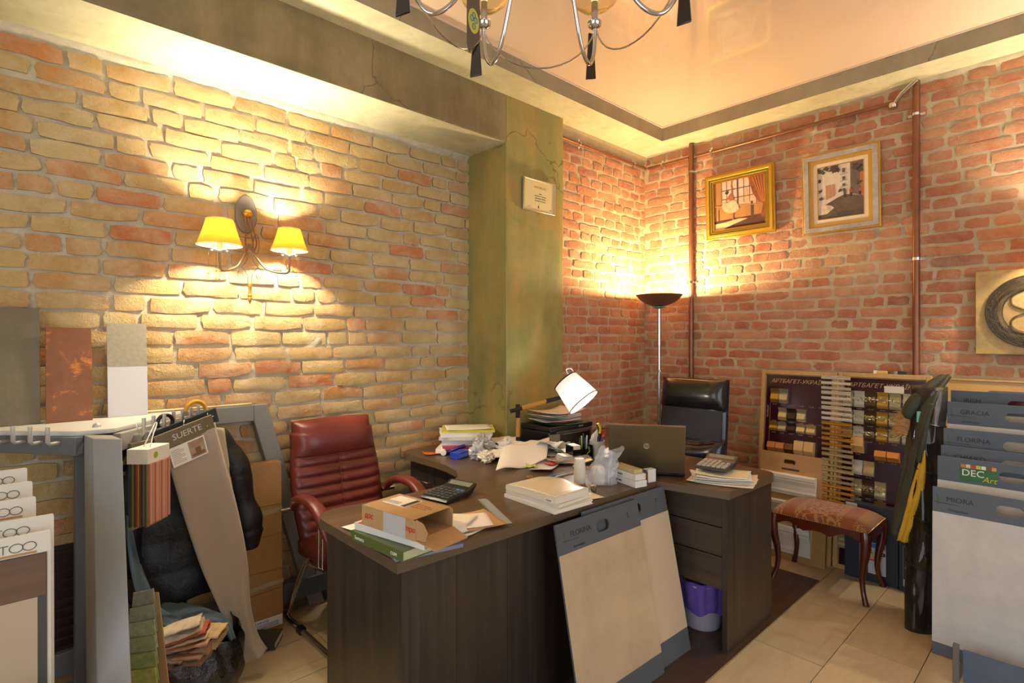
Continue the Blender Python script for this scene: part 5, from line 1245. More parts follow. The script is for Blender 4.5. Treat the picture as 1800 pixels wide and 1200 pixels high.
# pens, ring, note
def pen(label, p0, p1, m, r=0.0045):
    o = thing('pen', label, 'pen', p0); d = Vector(p1) - Vector(p0)
    MB().tube([(0, 0, 0), d * 0.08, d * 0.85, d], [0.0012, r, r, r * 0.7], 10).build('barrel', m, o, smooth=50)
    MB().tube([d * 0.5 + Vector((0, 0, r)), d * 0.95 + Vector((0, 0, r + 0.001))], 0.0014, 6).build('clip', CHROME, o)
pen('blue pen lying in front of the folded papers', (1.985, 1.86, T + 0.005), (2.115, 1.845, T + 0.006), mat('blue_pen', (60, 130, 190), 0.3))
pen('white pen lying beside the blue pen', (2.01, 1.835, T + 0.005), (2.18, 1.83, T + 0.006), WHITEP)
for k, (x, y, r, lab) in enumerate(((1.93, 1.93, 0.014, 'small gold ring lying alone on the desk'), (2.27, 1.90, 0.024, 'cream wooden ring beside the white cup'))):
    o = MB().tube([(r * math.cos(a), r * math.sin(a), 0.004) for a in [2 * PI * q / 24 for q in range(24)]], 0.0018 if k == 0 else 0.005, 8, closed=True).build('ring', GOLD if k == 0 else mat('pale_wood_ring', (224, 204, 156), 0.5), None, smooth=60, loc=(x, y, T + (0 if k == 0 else 0.0015))); tag(o, lab, 'ring')
sheet('sweet_wrapper', 'small brown printed sweet wrapper left of the catalogues', 0.055, 0.03, (1.66, 1.735, T), R(-10), mat('wrapper', (150, 96, 60), 0.4, var=(50, (206, 180, 150))), 0.003, seed=170, cat='wrapper')
# pen organiser and its pens
def organiser():
    t = thing('pen_organiser', 'black desk organiser box left of the pen cup', 'organiser', (2.40, 2.0, T), R(-20))
    w, d, h, c = 0.13, 0.085, 0.09, 0.003; m = mat('smoke_black', (16, 20, 18), 0.15)
    MB().bx(-w / 2, w / 2, -d / 2, d / 2, 0, c).build('bottom', m, t)
    MB().bx(-w / 2, w / 2, -d / 2, -d / 2 + c, c, h * 0.8).bx(-w / 2, w / 2, d / 2 - c, d / 2, c, h).bx(-w / 2, -w / 2 + c, -d / 2 + c, d / 2 - c, c, h).bx(w / 2 - c, w / 2, -d / 2 + c, d / 2 - c, c, h).bx(-0.01, -0.007, -d / 2 + c, d / 2 - c, c, h * 0.9).build('wall', m, t)
    MB().bx(-w / 2 + 0.006, -0.014, -d / 2 + 0.006, d / 2 - 0.006, c, h + 0.004).build('note_block', PAPER2, t)
    for k in range(5):
        MB().tube([(0.005 + k * 0.011, 0.01 - 0.008 * (k % 2), 0.004), (0.012 + k * 0.012, 0.015, 0.125 + 0.012 * (k % 3))], 0.0042, 7).build('pen', (BLACK, mat('lime_pen', (150, 190, 60), 0.3), BLACK, DARKM, WHITEP)[k], t, smooth=50)
    # paper clip chain
    MB().tube(spline([(0.03, -d / 2 - 0.002, 0.085), (0.04, -d / 2 - 0.004, 0.06), (0.025, -d / 2 - 0.004, 0.045), (0.035, -d / 2 - 0.004, 0.02)], 6), 0.002, 5).build('clip_chain', mat('lime_pen', (150, 190, 60), 0.3), t)
organiser()
def pencup():
    t = thing('pen_cup', 'pen cup crowded with a cutter knife, scissors and markers', 'pen cup', (2.50, 1.95, T))
    n = 20; r = 0.04
    MB().lathe([(0.0, 0.0), (r, 0.0), (r + 0.004, 0.11), (r + 0.002, 0.11), (r - 0.002, 0.003), (0.0, 0.003)], 24).build('cup', mat('frosted_cup', (206, 206, 204), 0.3, trans=0.2), t, smooth=40)
    MB().tube([(0.005, 0.005, 0.01), (0.014, -0.002, 0.13)], 0.009, 8).build('cutter_shaft', BLACK, t, smooth=60)
    MB().tube(spline([(0.012, -0.002, 0.11), (0.018, -0.006, 0.15), (0.012, -0.004, 0.185), (0.004, 0.004, 0.205)], 5), [0.010] * 5 + [0.012] * 5 + [0.011] * 5 + [0.008], 10).build('cutter_knife', BLACK, t, smooth=60)
    MB().tube(spline([(0.010, -0.011, 0.15), (0.010, -0.013, 0.18), (0.0, -0.005, 0.208)], 5), 0.007, 8).build('cutter_grip', mat('safety_yellow', (226, 196, 30), 0.4), t, smooth=60)
    for k, (x, y, h, c) in enumerate(((0.028, -0.006, 0.145, (196, 40, 30)), (0.024, -0.018, 0.15, (206, 60, 30)), (0.03, 0.01, 0.14, (220, 190, 60)), (0.02, -0.024, 0.128, (40, 80, 170)), (0.034, -0.004, 0.132, (230, 230, 228)), (-0.02, 0.01, 0.14, (232, 230, 226)), (-0.012, 0.02, 0.15, (110, 110, 108)))):
        MB().tube([(x * 0.5, y * 0.5, 0.006), (x, y, h)], 0.0052, 8).build('marker', mat('marker_%d' % k, c, 0.35), t, smooth=50)
    MB().tube([(0.03 + 0.012 * math.cos(a), -0.02, 0.15 + 0.018 * math.sin(a)) for a in [2 * PI * k / 16 for k in range(16)]], 0.0035, 6, closed=True).build('scissor_handle', REDINK, t, smooth=60)
    MB().grid(6, 6, lambda u, v: (-0.05 + 0.06 * u + 0.02 * v, 0.02 - 0.02 * u, 0.06 + 0.13 * v * (0.6 + 0.4 * u))).build('tucked_paper', PAPER, t, smooth=180, solid=0.0006)
pencup()
for k in range(3):
    sheet('paper_sheet', ('white sheet between the printer and the laptop', 'ivory sheet right of the printer', 'white note behind the pen cup')[k], 0.2, 0.14, ((2.72, 1.98), (2.80, 2.02), (2.62, 1.93))[k] + (T + 0.002 * k,), R((-30, 20, 50)[k]), (PAPER, PAPER2, PAPER)[k], 0.012, seed=180 + k)

# ------------------------------------------------------------------ sample boards leaning on the desk and the bin
HEAD = mat('slate_header', (82, 88, 94), 0.6)
HEADB = mat('slate_header_blue', (88, 96, 106), 0.6)
def logo(parent, x, z, y, s, dark=False):
    """small cat-like green emblem above a drawn line"""
    g = mat('emblem_green', (70, 96, 60), 0.5); k = mat('emblem_line', (56, 56, 60), 0.6)
    o = MB().plate([(x + 0.26 * s * math.cos(a), z + 0.30 * s + 0.34 * s * math.sin(a)) for a in [2 * PI * q / 16 for q in range(16)]], y - 0.0006, y).plate([(x + 0.18 * s * math.cos(a), z + 0.78 * s + 0.18 * s * math.sin(a)) for a in [2 * PI * q / 12 for q in range(12)]], y - 0.0009, y).build('emblem', g, parent)
    o['kind'] = 'stuff'
    MB().tube([(x - 0.10 * s, y - 0.0005, z + 0.95 * s), (x - 0.16 * s, y - 0.0005, z + 1.3 * s)], 0.0009, 4).build('emblem_whisker', k, parent)
    MB().tube(spline([(x - 0.7 * s, y - 0.0005, z - 0.02 * s), (x + s, y - 0.0005, z - 0.06 * s), (x + 3.4 * s, y - 0.0005, z - 0.14 * s)], 4), 0.0010, 4).build('emblem_branch', k, parent)
    MB().plate([(x + 0.16 * s * math.cos(a), z - 0.36 * s + 0.14 * s * math.sin(a)) for a in [2 * PI * q / 12 for q in range(12)]], y - 0.0006, y).build('emblem_dot', mat('emblem_plum', (110, 62, 80), 0.6), parent)
def sample_board(label, w, h, loc, rz, lean, title, head_h=0.1, foot=0.05, field=None, head=HEAD, hole=(0.30, 0.46), number=None, small='Greendeco', thick=0.008, name='sample_board', title_size=0.031, inset=0.0, group=None, deco=False, tx=None):
    t = thing(name, label, 'sample board', loc, rz, rx=-lean, group=group)
    hx0, hx1 = hole[0] * w, hole[1] * w; hz = h - head_h * 0.52; hr = head_h * 0.19
    hole_p = rrect(hx0, hx1, hz - hr, hz + hr, hr * 0.98, 5)
    # board with a real handle slot: outline ring around the slot in the header
    outer = []
    for (x, z) in hole_p:
        cx, cz = (hx0 + hx1) / 2, hz
        dx, dz = x - cx, z - cz
        sx = ((w - cx) if dx > 0 else cx) / max(abs(dx), 1e-6); sz = ((h - cz) if dz > 0 else (cz - (h - head_h))) / max(abs(dz), 1e-6)
        k = min(sx, sz); outer.append((cx + dx * k, cz + dz * k))
    corners = [(w, h), (0, h), (0, h - head_h), (w, h - head_h)]
    for cnr in corners:                                          # snap the nearest outline point on each corner
        i = min(range(len(outer)), key=lambda q: (outer[q][0] - cnr[0]) ** 2 + (outer[q][1] - cnr[1]) ** 2); outer[i] = cnr
    MB().ring(outer, hole_p, 0, thick).build('header', head, t, fix=True)
    MB().bx(0, w, 0, thick, 0, h - head_h - 0.0003).build('backing', head, t)
    f = MB().bx(inset, w - inset, -0.0016, 0, foot, h - head_h - 0.0003).build('sample_field', field, t)
    y = -0.0004
    if title: text('lettering', title, title_size, mat('header_ink', (44, 44, 46), 0.6), t, (tx or 2.5 * title_size, y, h - head_h * 0.52))
    if small: text('lettering', small, title_size * 0.5, mat('header_ink', (44, 44, 46), 0.6), t, ((tx or 2.5 * title_size) + 0.008, y, h - head_h * 0.90))
    if title and not deco: logo(t, (tx or 2.5 * title_size) - 0.03, h - head_h * 0.60, 0.0, head_h * 0.20)
    if number: text('lettering', number, 0.03, mat('header_ink', (44, 44, 46), 0.6), t, (w - 0.09, y, h - head_h * 0.55))
    return t
FIELD_S = mat('worn_plaster_sample', (196, 172, 138), 0.7, var=(5, (176, 154, 124)), bump=(9, 0.3, 0.006))
FIELD_P = mat('plain_cream_sample', (200, 178, 148), 0.7)
lean = math.atan2(0.14, 0.70)
sample_board('sample board with plain cream field and number 7 leaning behind the marbled one', 0.60, 0.745, (1.745, 1.297, 0.004), R(-1.5), lean, None, 0.115, 0.10, FIELD_P, number='7', hole=(0.585, 0.66), small=None, group='boards leaning on the desk front')
sample_board('front sample board with marbled plaster field and number 5 leaning on the desk', 0.535, 0.735, (1.56, 1.282, 0.004), R(-1.5), lean, 'FLORINA', 0.115, 0.085, FIELD_S, number='5', hole=(0.44, 0.60), group='boards leaning on the desk front')
def bin_():
    t = thing('waste_bin', 'white waste bin with a violet plastic liner under the drawers', 'waste bin', (2.60, 1.36, 0.005))
    MB().lathe([(0.0, 0.0), (0.085, 0.0), (0.092, 0.02), (0.108, 0.22), (0.112, 0.225), (0.106, 0.225), (0.088, 0.006), (0.0, 0.006)], 32).build('bucket', mat('bin_white', (186, 182, 206), 0.4), t, smooth=40)
    def fn(u, v):
        a = 2 * PI * u; r = 0.114 + 0.004 * math.sin(11 * a) + 0.006 * mnoise.noise(Vector((4 * math.cos(a), 4 * math.sin(a), v * 4))); return (r * math.cos(a) * (0.93 + 0.07 * v), r * math.sin(a) * (0.93 + 0.07 * v), 0.09 + 0.15 * v + 0.012 * math.sin(5 * a) * (1 - v))
    MB().grid(60, 8, fn, wrapx=True).build('liner', mat('violet_film', (116, 92, 190), 0.3, alpha=0.85), t, smooth=120)
bin_()
# ------------------------------------------------------------------ grey fixture with pegs along the left wall
def bar(b, p0, p1, w, h, up=Vector((0, 0, 1))):
    """box section of width w and height h between two points"""
    p0, p1 = Vector(p0), Vector(p1); t = (p1 - p0).normalized(); s = t.cross(up).normalized(); u = s.cross(t).normalized()
    vs = []
    for p in (p0, p1):
        for a, c in ((-1, -1), (1, -1), (1, 1), (-1, 1)): vs.append(p + s * (a * w / 2) + u * (c * h / 2))
    return b.add(vs, [(0, 1, 2, 3), (7, 6, 5, 4), (0, 4, 5, 1), (1, 5, 6, 2), (2, 6, 7, 3), (3, 7, 4, 0)])
def rack():
    t = thing('display_stand', 'grey steel display stand with pegs and slanted legs against the left wall', 'display stand', (0, 0, 0))
    SH = mat('light_grey_shelf', (196, 194, 188), 0.4)
    MB().prism([(-0.7, 2.945), (-0.7, 2.80), (-0.06, 2.80), (0.20, 2.525), (0.31, 2.525), (0.66, 2.90), (0.62, 2.945)], 1.095, 1.113).build('shelf', SH, t, bevel=0.002)
    b = bar(MB(), (-0.03, 2.815, 1.062), (0.205, 2.50, 1.062), 0.03, 0.066); b.build('peg_bar', mat('dark_grey_steel', (96, 98, 100), 0.45), t, bevel=0.002)
    b = bar(MB(), (0.315, 2.50, 1.062), (0.68, 2.93, 1.062), 0.03, 0.066); b.build('peg_bar', GREYM, t, bevel=0.002)
    PEG = mat('pale_peg', (188, 186, 180), 0.35, 0.4)
    def pegs(p0, p1, nrm, ts, out=0.055, h=0.062):
        p0, p1, nrm = Vector(p0), Vector(p1), Vector(nrm).normalized()
        for k in ts:
            p = p0.lerp(p1, k)
            MB().tube([p + nrm * 0.01, p + nrm * (out - 0.008), p + nrm * out + Vector((0, 0, 0.008)), p + nrm * out + Vector((0, 0, h))], 0.0068, 10).build('peg', PEG, t, smooth=60)
    pegs((-0.03, 2.815, 1.075), (0.205, 2.50, 1.075), (-0.80, -0.60, 0), (0.06, 0.25, 0.44, 0.63, 0.82))
    pegs((0.315, 2.50, 1.075), (0.68, 2.93, 1.075), (0.76, -0.65, 0), (0.14, 0.25, 0.38, 0.50, 0.62, 0.74, 0.86), 0.05, 0.066)
    # slanted front post
    b = MB(); r = Vector((0.7295, -0.684, 0)); f = Vector((0.684, 0.7295, 0))
    ct, cb = Vector((0.271, 2.37, 1.098)), Vector((0.222, 1.70, 0.0))
    f = Vector((-0.12, 0.99, 0)); vs = [c + r * (a * 0.051) + f * e for c in (cb, ct) for a, e in ((-1, 0), (1, 0), (1, 0.12), (-1, 0.12))]
    b.add(vs, [(3, 2, 1, 0), (4, 5, 6, 7), (0, 1, 5, 4), (1, 2, 6, 5), (2, 3, 7, 6), (3, 0, 4, 7)])
    b.build('front_post', GREYM, t, bevel=0.003)
    MB().lathe([(0.014, 0), (0.013, 0.008), (0.008, 0.014), (0.0, 0.016)], 16, (0.265, 2.60, 1.113)).build('cap_bolt', PEG, t, smooth=60)
    # inner upright seen through the opening, and frame on the wall
    MB().bx(0.215, 0.30, 2.78, 2.86, 0.0, 1.09).build('upright', mat('dark_grey_steel', (96, 98, 100), 0.45), t, bevel=0.003)
    MB().bx(-0.7, 0.9295, 2.895, 2.95, 1.035, 1.115).build('wall_rail', GREYM, t, bevel=0.003)
    MB().plate([(0.93, 1.115), (0.93, 1.035), (1.215, 0.0), (1.30, 0.0), (0.995, 1.115)], 2.895, 2.95).build('slanted_leg', GREYM, t, bevel=0.003)
    MB().bx(-0.7, 1.62, 2.88, 2.945, 0.07, 0.165).build('foot_rail', mat('slate_steel', (104, 110, 112), 0.45), t, bevel=0.003)
rack()
o = MB().cyl((0, 0, 0), (0.52, -0.004, 0.0), 0.0055, 0.0055, 10).build('wooden_rod', mat('pale_rod', (216, 194, 140), 0.45), None, smooth=60, loc=(0.40, 2.912, 1.1208)); tag(o, 'thin pale wooden rod lying along the top rail', 'rod')
# tiles standing on the shelf
def std_tile(label, x0, x1, h, y, m, lean, z=1.1138, th=0.010):
    t = thing('sample_tile', label, 'tile', (x0, y, z), 0, rx=-lean, group='tile samples on the shelf')
    MB().bx(0, x1 - x0, 0, th, 0, h).build('slab', m, t, bevel=0.0012); return t
std_tile('tall grey slate textured tile at the left end of the shelf', -0.22, 0.112, 0.465, 2.845, mat('slate_tile', (122, 112, 88), 0.6, var=(4, (98, 90, 70)), bump=(7, 0.8, 0.012)), R(9))
def rust():
    m = bpy.data.materials.new('rust_tile'); m.use_nodes = True; q = NT(m); co = q.coord('Object')
    base = q.ramp(q.noise(co, 9, 6, 0.65), [(0.3, (112, 68, 38)), (0.7, (134, 82, 44))])
    spots = q.ramp(q.noise(q.coord('Object', (1.0, 1, 1.5)), 7.5, 5, 0.7, 0.4), [(0.55, (0, 0, 0)), (0.66, (255, 255, 255))])
    q.link(q.mix(spots, base, (206, 126, 30)), q.b.inputs['Base Color']); q.b.inputs['Roughness'].default_value = 0.5
    return m
std_tile('rust brown tile with orange spots in the middle of the shelf', 0.128, 0.275, 0.385, 2.83, rust(), R(7))
tt = std_tile('narrow tile half grey stone and half pale lilac on the shelf', 0.330, 0.474, 0.405, 2.865, mat('pale_lilac_tile', (192, 190, 194), 0.35), R(6))
MB().bx(0.0004, 0.1436, -0.0008, 0, 0.217, 0.4046).build('stone_half', mat('grey_stone_half', (158, 150, 130), 0.6, var=(60, (138, 132, 114)), bump=(90, 0.2, 0.002)), tt)
# dark slatted grille low on the wall
g = thing('wall_grille', 'dark brown slatted grille low on the left brick wall', 'grille', (-0.10, 2.925, 0.13))
MB().bx(0, 0.33, 0, 0.02, 0, 0.46).build('back', mat('grille_dark', (34, 26, 20), 0.6), g)
for k in range(11): MB().box((0.165, -0.006, 0.03 + 0.04 * k), (0.31, 0.012, 0.026), (0.5, 0, 0)).build('slat', mat('grille_brown', (58, 44, 32), 0.5), g)

# white sample boards at the lower left
WB_ = mat('white_board', (222, 216, 204), 0.55)
tan = mat('tan_bar', (176, 136, 88), 0.6); gi = mat('grey_outline', (86, 80, 74), 0.6)
def too(label, xr, ztop, y, big):
    t = thing('sample_board', label, 'sample board', (xr - 0.56, y, 0.001), 0, rx=-R(2.5), group='white boards at the lower left')
    MB().plate(rrect(0, 0.56, 0, ztop, 0.006), 0, 0.007).build('panel', WB_, t)
    s = 0.062; x1 = 0.56 - (0.052 if big else 0.030)
    for k in range(2):
        cx = x1 - 0.0145 - k * 0.027
        MB().tube([(cx + 0.0138 * math.cos(a), -0.0006, ztop - 0.033 + 0.0112 * math.sin(a)) for a in [2 * PI * q / 32 for q in range(32)]], 0.0011, 5, closed=True).build('letter_o', gi, t)
    MB().bx(x1 - 0.078, x1 - 0.057, -0.0012, 0, ztop - 0.0242, ztop - 0.0222).bx(x1 - 0.0685, x1 - 0.0665, -0.0012, 0, ztop - 0.0442, ztop - 0.0242).build('letter_t', gi, t)
    MB().bx(0.2, x1, -0.0012, 0, ztop - 0.0545, ztop - 0.0485).build('underline', tan, t)
    return t
too('rearmost of the white boards with ring lettering at the lower left', 0.060, 1.035, 2.30, 0)
too('second from the back of the white boards with ring lettering', 0.070, 1.008, 2.21, 0)
too('third from the back of the white boards with ring lettering', 0.075, 0.978, 2.12, 0)
too('white board with large ring lettering before the three smaller ones', 0.110, 0.945, 2.01, 1)
fb = too('front white board carrying wood look and cream samples', 0.100, 0.915, 1.955, 0)
MB().bx(0.30, 0.552, -0.0022, 0, 0.02, 0.858).build('dark_margin', mat('charcoal_margin', (74, 72, 72), 0.6), fb)
MB().bx(0.20, 0.550, -0.0042, -0.0022, 0.742, 0.856).build('wood_sample', wood('rusty_wood', (84, 66, 54), (110, 82, 62), (130, 88, 56), 'X', 0.5, 0.5), fb)
MB().bx(0.20, 0.532, -0.0034, -0.0022, 0.05, 0.740).build('cream_sample', mat('cream_stone', (186, 168, 142), 0.6), fb)
o = thing('sample_board', 'tan edged board with marbled corner at the bottom left edge', 'sample board', (-0.30, 1.78, 0.001), 0, rx=-R(3))
MB().bx(0, 0.43, 0, 0.01, 0, 0.53).build('panel', mat('tan_board', (160, 128, 84), 0.6), o); MB().bx(0.05, 0.38, -0.002, 0, 0.03, 0.51).build('marble_sample', mat('marble_grey', (170, 160, 146), 0.4, var=(9, (126, 116, 104))), o)

# ------------------------------------------------------------------ hanging samples
def cloth(name, m, parent, L, Rr, nu=16, nv=40, fold=0.012, freq=3.0, seed=0, thick=0.003, bias=(0, -1, 0)):
    Ls, Rs = spline(L, 8), spline(Rr, 8); n = len(Ls) - 1; bv = Vector(bias)
    def fn(u, v):
        q = v * n; i = min(int(q), n - 1); f = q - i
        a = Ls[i].lerp(Ls[i + 1], f); c = Rs[i].lerp(Rs[i + 1], f)
        p = a.lerp(c, u)
        w = math.sin(PI * u) ** 0.5 if 0 < u < 1 else 0
        return p + bv * (fold * (0.04 + v) * math.sin(freq * PI * u + 2.2 * v + seed) * (0.4 + 0.6 * w) + 0.6 * fold * mnoise.noise(Vector((u * 4, v * 6, seed))) + fold * 0.8 * w * min(1.0, v * 4))
    return MB().grid(nu, nv, fn).build(name, m, parent, smooth=180, solid=thick)
CURT_L = [(0.458, 2.56, 1.047), (0.48, 2.555, 0.992), (0.511, 2.55, 0.861), (0.543, 2.55, 0.727), (0.576, 2.55, 0.602), (0.612, 2.54, 0.477), (0.654, 2.52, 0.351), (0.692, 2.5, 0.238), (0.725, 2.49, 0.133), (0.739, 2.46, 0.063)]
CURT_R = [(0.675, 2.6, 1.088), (0.681, 2.59, 1.039), (0.711, 2.585, 0.905), (0.74, 2.58, 0.784), (0.765, 2.57, 0.656), (0.785, 2.56, 0.528), (0.796, 2.55, 0.407), (0.797, 2.53, 0.288), (0.816, 2.5, 0.168), (0.849, 2.47, 0.093)]
t = thing('curtain_sample', 'long grey beige fabric sample hanging from an olive lettered header', 'fabric sample', (0, 0, 0))
cloth('fabric', mat('taupe_fabric', (162, 148, 130), 0.8, sheen=0.2, bump=(350, 0.15, 0.001)), t, CURT_L, CURT_R, 20, 60, 0.014, 2.2, 1.0, 0.003)
# header frame: local x runs along the tilted header
hd = Vector((0.205, 0.055, 0.058)).normalized(); hn = Vector((0.30, -0.95, 0.0)).normalized(); hu = hn.cross(hd).normalized(); hu = hu if hu.z > 0 else -hu; hn = hd.cross(hu).normalized()
MH = Matrix((hd, -hn, hu)).transposed().to_4x4() if hd.cross(-hn).dot(hu) > 0 else Matrix((hd, hn, hu)).transposed().to_4x4()
MH = Matrix.Translation((0.452, 2.535, 1.002)) @ MH
OLV = mat('olive_header', (112, 102, 78), 0.55)
h = MB().bx(0, 0.236, -0.004, 0.006, 0, 0.062).xf(MH).build('header', OLV, t, bevel=0.001)
tx = text('lettering', 'SUERTE', 0.036, mat('silver_letters', (206, 202, 192), 0.4), t, (0, 0, 0), rot=(0, 0, 0)); tx.matrix_local = MH @ Matrix.Translation((0.062, -0.0046, 0.019)) @ Matrix.Rotation(PI / 2, 4, 'X')
for x in (0.022, 0.206): MB().lathe([(0.006, 0), (0.005, 0.004), (0, 0.005)], 12, (0, 0, 0), Matrix.Translation((x, -0.004, 0.022)) @ Matrix.Rotation(PI / 2, 4, 'X')).xf(MH).build('rivet', GOLD, t, smooth=60)
p_ = MB().bx(0.03, 0.175, -0.018, -0.016, -0.085, -0.004).xf(MH).build('info_card', PAPER, t)
MB().bx(0.105, 0.170, -0.0186, -0.018, -0.080, -0.008).xf(MH).build('card_photo', mat('card_photo', (188, 170, 150), 0.5, var=(20, (150, 110, 74))), p_)
MB().bx(0.128, 0.150, -0.0192, -0.0186, -0.062, -0.04).bx(0.112, 0.165, -0.0192, -0.0186, -0.075, -0.062).xf(MH).build('photo_cushion', mat('card_brown', (130, 96, 66), 0.5), p_)
b = MB()
for k in range(9): b.bx(0.036, 0.036 + (0.05 if k % 3 else 0.035), -0.0185, -0.018, -0.018 - k * 0.0068, -0.0165 - k * 0.0068)
stuff(b.xf(MH).build('card_print', mat('grey_print', (120, 116, 110), 0.7), p_))
MB().tube(spline([(0.55, 2.56, 1.065), (0.548, 2.565, 1.10), (0.558, 2.59, 1.115), (0.57, 2.60, 1.10)], 6), 0.0018, 6).build('hook', CHROME, t)
t = thing('curtain_sample', 'cream fabric sample with dark teal header behind the olive headed one', 'fabric sample', (0, 0, 0))
CREAM_L = [(0.62, 2.66, 1.073), (0.65, 2.66, 0.933), (0.68, 2.66, 0.778), (0.71, 2.66, 0.62), (0.73, 2.64, 0.45), (0.735, 2.62, 0.3)]
CREAM_R = [(0.727, 2.66, 1.05), (0.746, 2.66, 0.899), (0.765, 2.66, 0.742), (0.77, 2.66, 0.586), (0.78, 2.64, 0.45), (0.785, 2.62, 0.3)]
cloth('fabric', mat('cream_fabric', (196, 182, 146), 0.8), t, CREAM_L, CREAM_R, 8, 30, 0.006, 2, 3.0)
MB().bx(0.02, 0.29, 0.055, 0.063, 0.004, 0.066).xf(MH).build('header', mat('teal_black_header', (44, 56, 60), 0.5), t)
MB().lathe([(0.005, 0), (0.004, 0.004), (0, 0.005)], 10, (0, 0, 0), Matrix.Translation((0.268, 0.055, 0.036)) @ Matrix.Rotation(PI / 2, 4, 'X')).xf(MH).build('rivet', CHROME, t, smooth=60)
MB().tube(spline([(0.66, 2.63, 1.09), (0.655, 2.64, 1.12), (0.665, 2.67, 1.135), (0.68, 2.68, 1.12)], 6), 0.0018, 6).build('hook', CHROME, t)
# striped swatch block
t = thing('swatch_block', 'white headed swatch block of colourful striped fabrics on a white cord', 'fabric sample', (0.335, 2.43, 0.752), R(-42))
MB().bx(0, 0.078, 0, 0.13, 0.235, 0.29).build('header', mat('card_white', (220, 216, 206), 0.6), t, bevel=0.0015)
MB().plate([(0.012 * math.cos(a), 0.012 * math.sin(a)) for a in [2 * PI * k / 12 for k in range(12)]], -0.0006, 0).xf(Matrix.Translation((0.0782, 0.045, 0.262)) @ Matrix.Rotation(PI / 2, 4, 'Z')).build('emblem', mat('lime_emblem', (150, 170, 40), 0.5), t)
cols = [(40, 62, 60), (70, 84, 56), (120, 110, 60), (46, 70, 50), (168, 44, 36), (190, 150, 40), (96, 60, 60), (70, 64, 56), (110, 96, 70), (90, 80, 60), (150, 120, 84)]
for k, c in enumerate(cols):
    x0 = 0.003 + k * 0.0066
    MB().bx(x0, x0 + 0.0058, 0.004 + 0.002 * (k % 2), 0.126, 0.0 + 0.003 * (k % 3), 0.235).build('fabric_swatch', mat('swatch_%d' % k, c, 0.85, bump=(260, 0.8, 0.002)), t, bevel=0.001)
m = bpy.data.materials.new('striped_fabric'); m.use_nodes = True; q = NT(m); sp = q.add('ShaderNodeSeparateXYZ'); q.link(q.coord('Object'), sp.inputs[0])
mm = q.add('ShaderNodeMath', operation='MULTIPLY'); mm.inputs[1].default_value = 26.0; q.link(sp.outputs[1], mm.inputs[0]); fr = q.add('ShaderNodeMath', operation='FRACT'); q.link(mm.outputs[0], fr.inputs[0])
cr = q.ramp(fr.outputs[0], [(0.0, (196, 120, 84)), (0.2, (170, 150, 140)), (0.35, (204, 140, 90)), (0.5, (120, 124, 140)), (0.62, (206, 130, 96)), (0.8, (150, 90, 80))]); cr.node.color_ramp.interpolation = 'CONSTANT'
q.link(cr, q.b.inputs['Base Color']); q.b.inputs['Roughness'].default_value = 0.85
MB().bx(0.0765, 0.082, 0.006, 0.128, 0.012, 0.234).build('striped_swatch', m, t)
MB().tube(spline([(0.03, 0.05, 0.29), (0.032, 0.08, 0.33), (0.028, 0.12, 0.368), (0.036, 0.118, 0.365), (0.046, 0.08, 0.33), (0.055, 0.05, 0.29)], 6), 0.0022, 6).build('cord', PAPER, t, smooth=60)
# folded grey board behind it
t = thing('sample_card', 'narrow grey green card hanging behind the striped swatch block', 'fabric sample', (0.36, 2.50, 0.72), R(35))
MB().bx(0, 0.09, 0, 0.012, 0, 0.33).build('card', mat('grey_green_card', (128, 124, 100), 0.6), t); MB().tube([(0.045, 0.006, 0.33), (0.04, 0.02, 0.40)], 0.0015, 6).build('wire', CHROME, t)
# black puffer jacket
def jacket():
    t = thing('puffer_jacket', 'black quilted puffer jacket hanging behind the fabric samples', 'jacket', (0.60, 2.74, 0.315))
    m = mat('black_nylon', (16, 17, 22), 0.5, bump=(18, 0.6, 0.012))
    def body(u, v):
        a = 2 * PI * u; puff = 0.93 + 0.07 * abs(math.sin(v * PI * 5.5)) ** 0.6
        rx = (0.215 - 0.06 * v * v - 0.10 * max(0, v - 0.85) / 0.15) * puff; ry = (0.10 - 0.03 * v) * puff
        k = 1 + 0.25 * mnoise.noise(Vector((2.5 * math.cos(a), 2.5 * math.sin(a), v * 4)))
        return (rx * k * math.cos(a) - 0.02, ry * k * math.sin(a), 0.02 + 0.70 * v)
    b = MB().grid(40, 60, body, wrapx=True)
    b.f.append(tuple(range(39, -1, -1))); b.f.append(tuple(60 * 40 + k for k in range(40)))
    b.build('body', m, t, smooth=180)
    for s in (-1, 1):
        pth = spline([(s * 0.10, 0, 0.68), (s * 0.165, -0.02, 0.60), (s * 0.205, -0.03, 0.44), (s * 0.235, -0.04, 0.28), (s * 0.245, -0.045, 0.16)], 12)
        rs = [0.062 * (0.92 + 0.09 * abs(math.sin(i / 48 * PI * 5)) ** 0.6 + 0.12 * math.sin(i * 0.37 + s)) * (1.0 if i < 40 else 1.1 - (i - 40) * 0.05) for i in range(len(pth))]
        MB().tube(pth, rs, 18).build('sleeve', m, t, smooth=70)
    MB().tube([(0.055 * math.cos(a), 0.05 * math.sin(a), 0.725 + 0.01 * math.sin(2 * a)) for a in [2 * PI * k / 24 for k in range(24)]], 0.022, 10, closed=True).build('collar', m, t, smooth=70)
    for k in range(6): MB().lathe([(0.006, 0), (0.005, 0.003), (0, 0.004)], 10, (-0.195 + 0.006 * k, -0.055, 0.06 + 0.09 * k), Matrix.Rotation(PI / 2, 4, 'X')).build('snap_button', GOLD, t, smooth=60)
jacket()
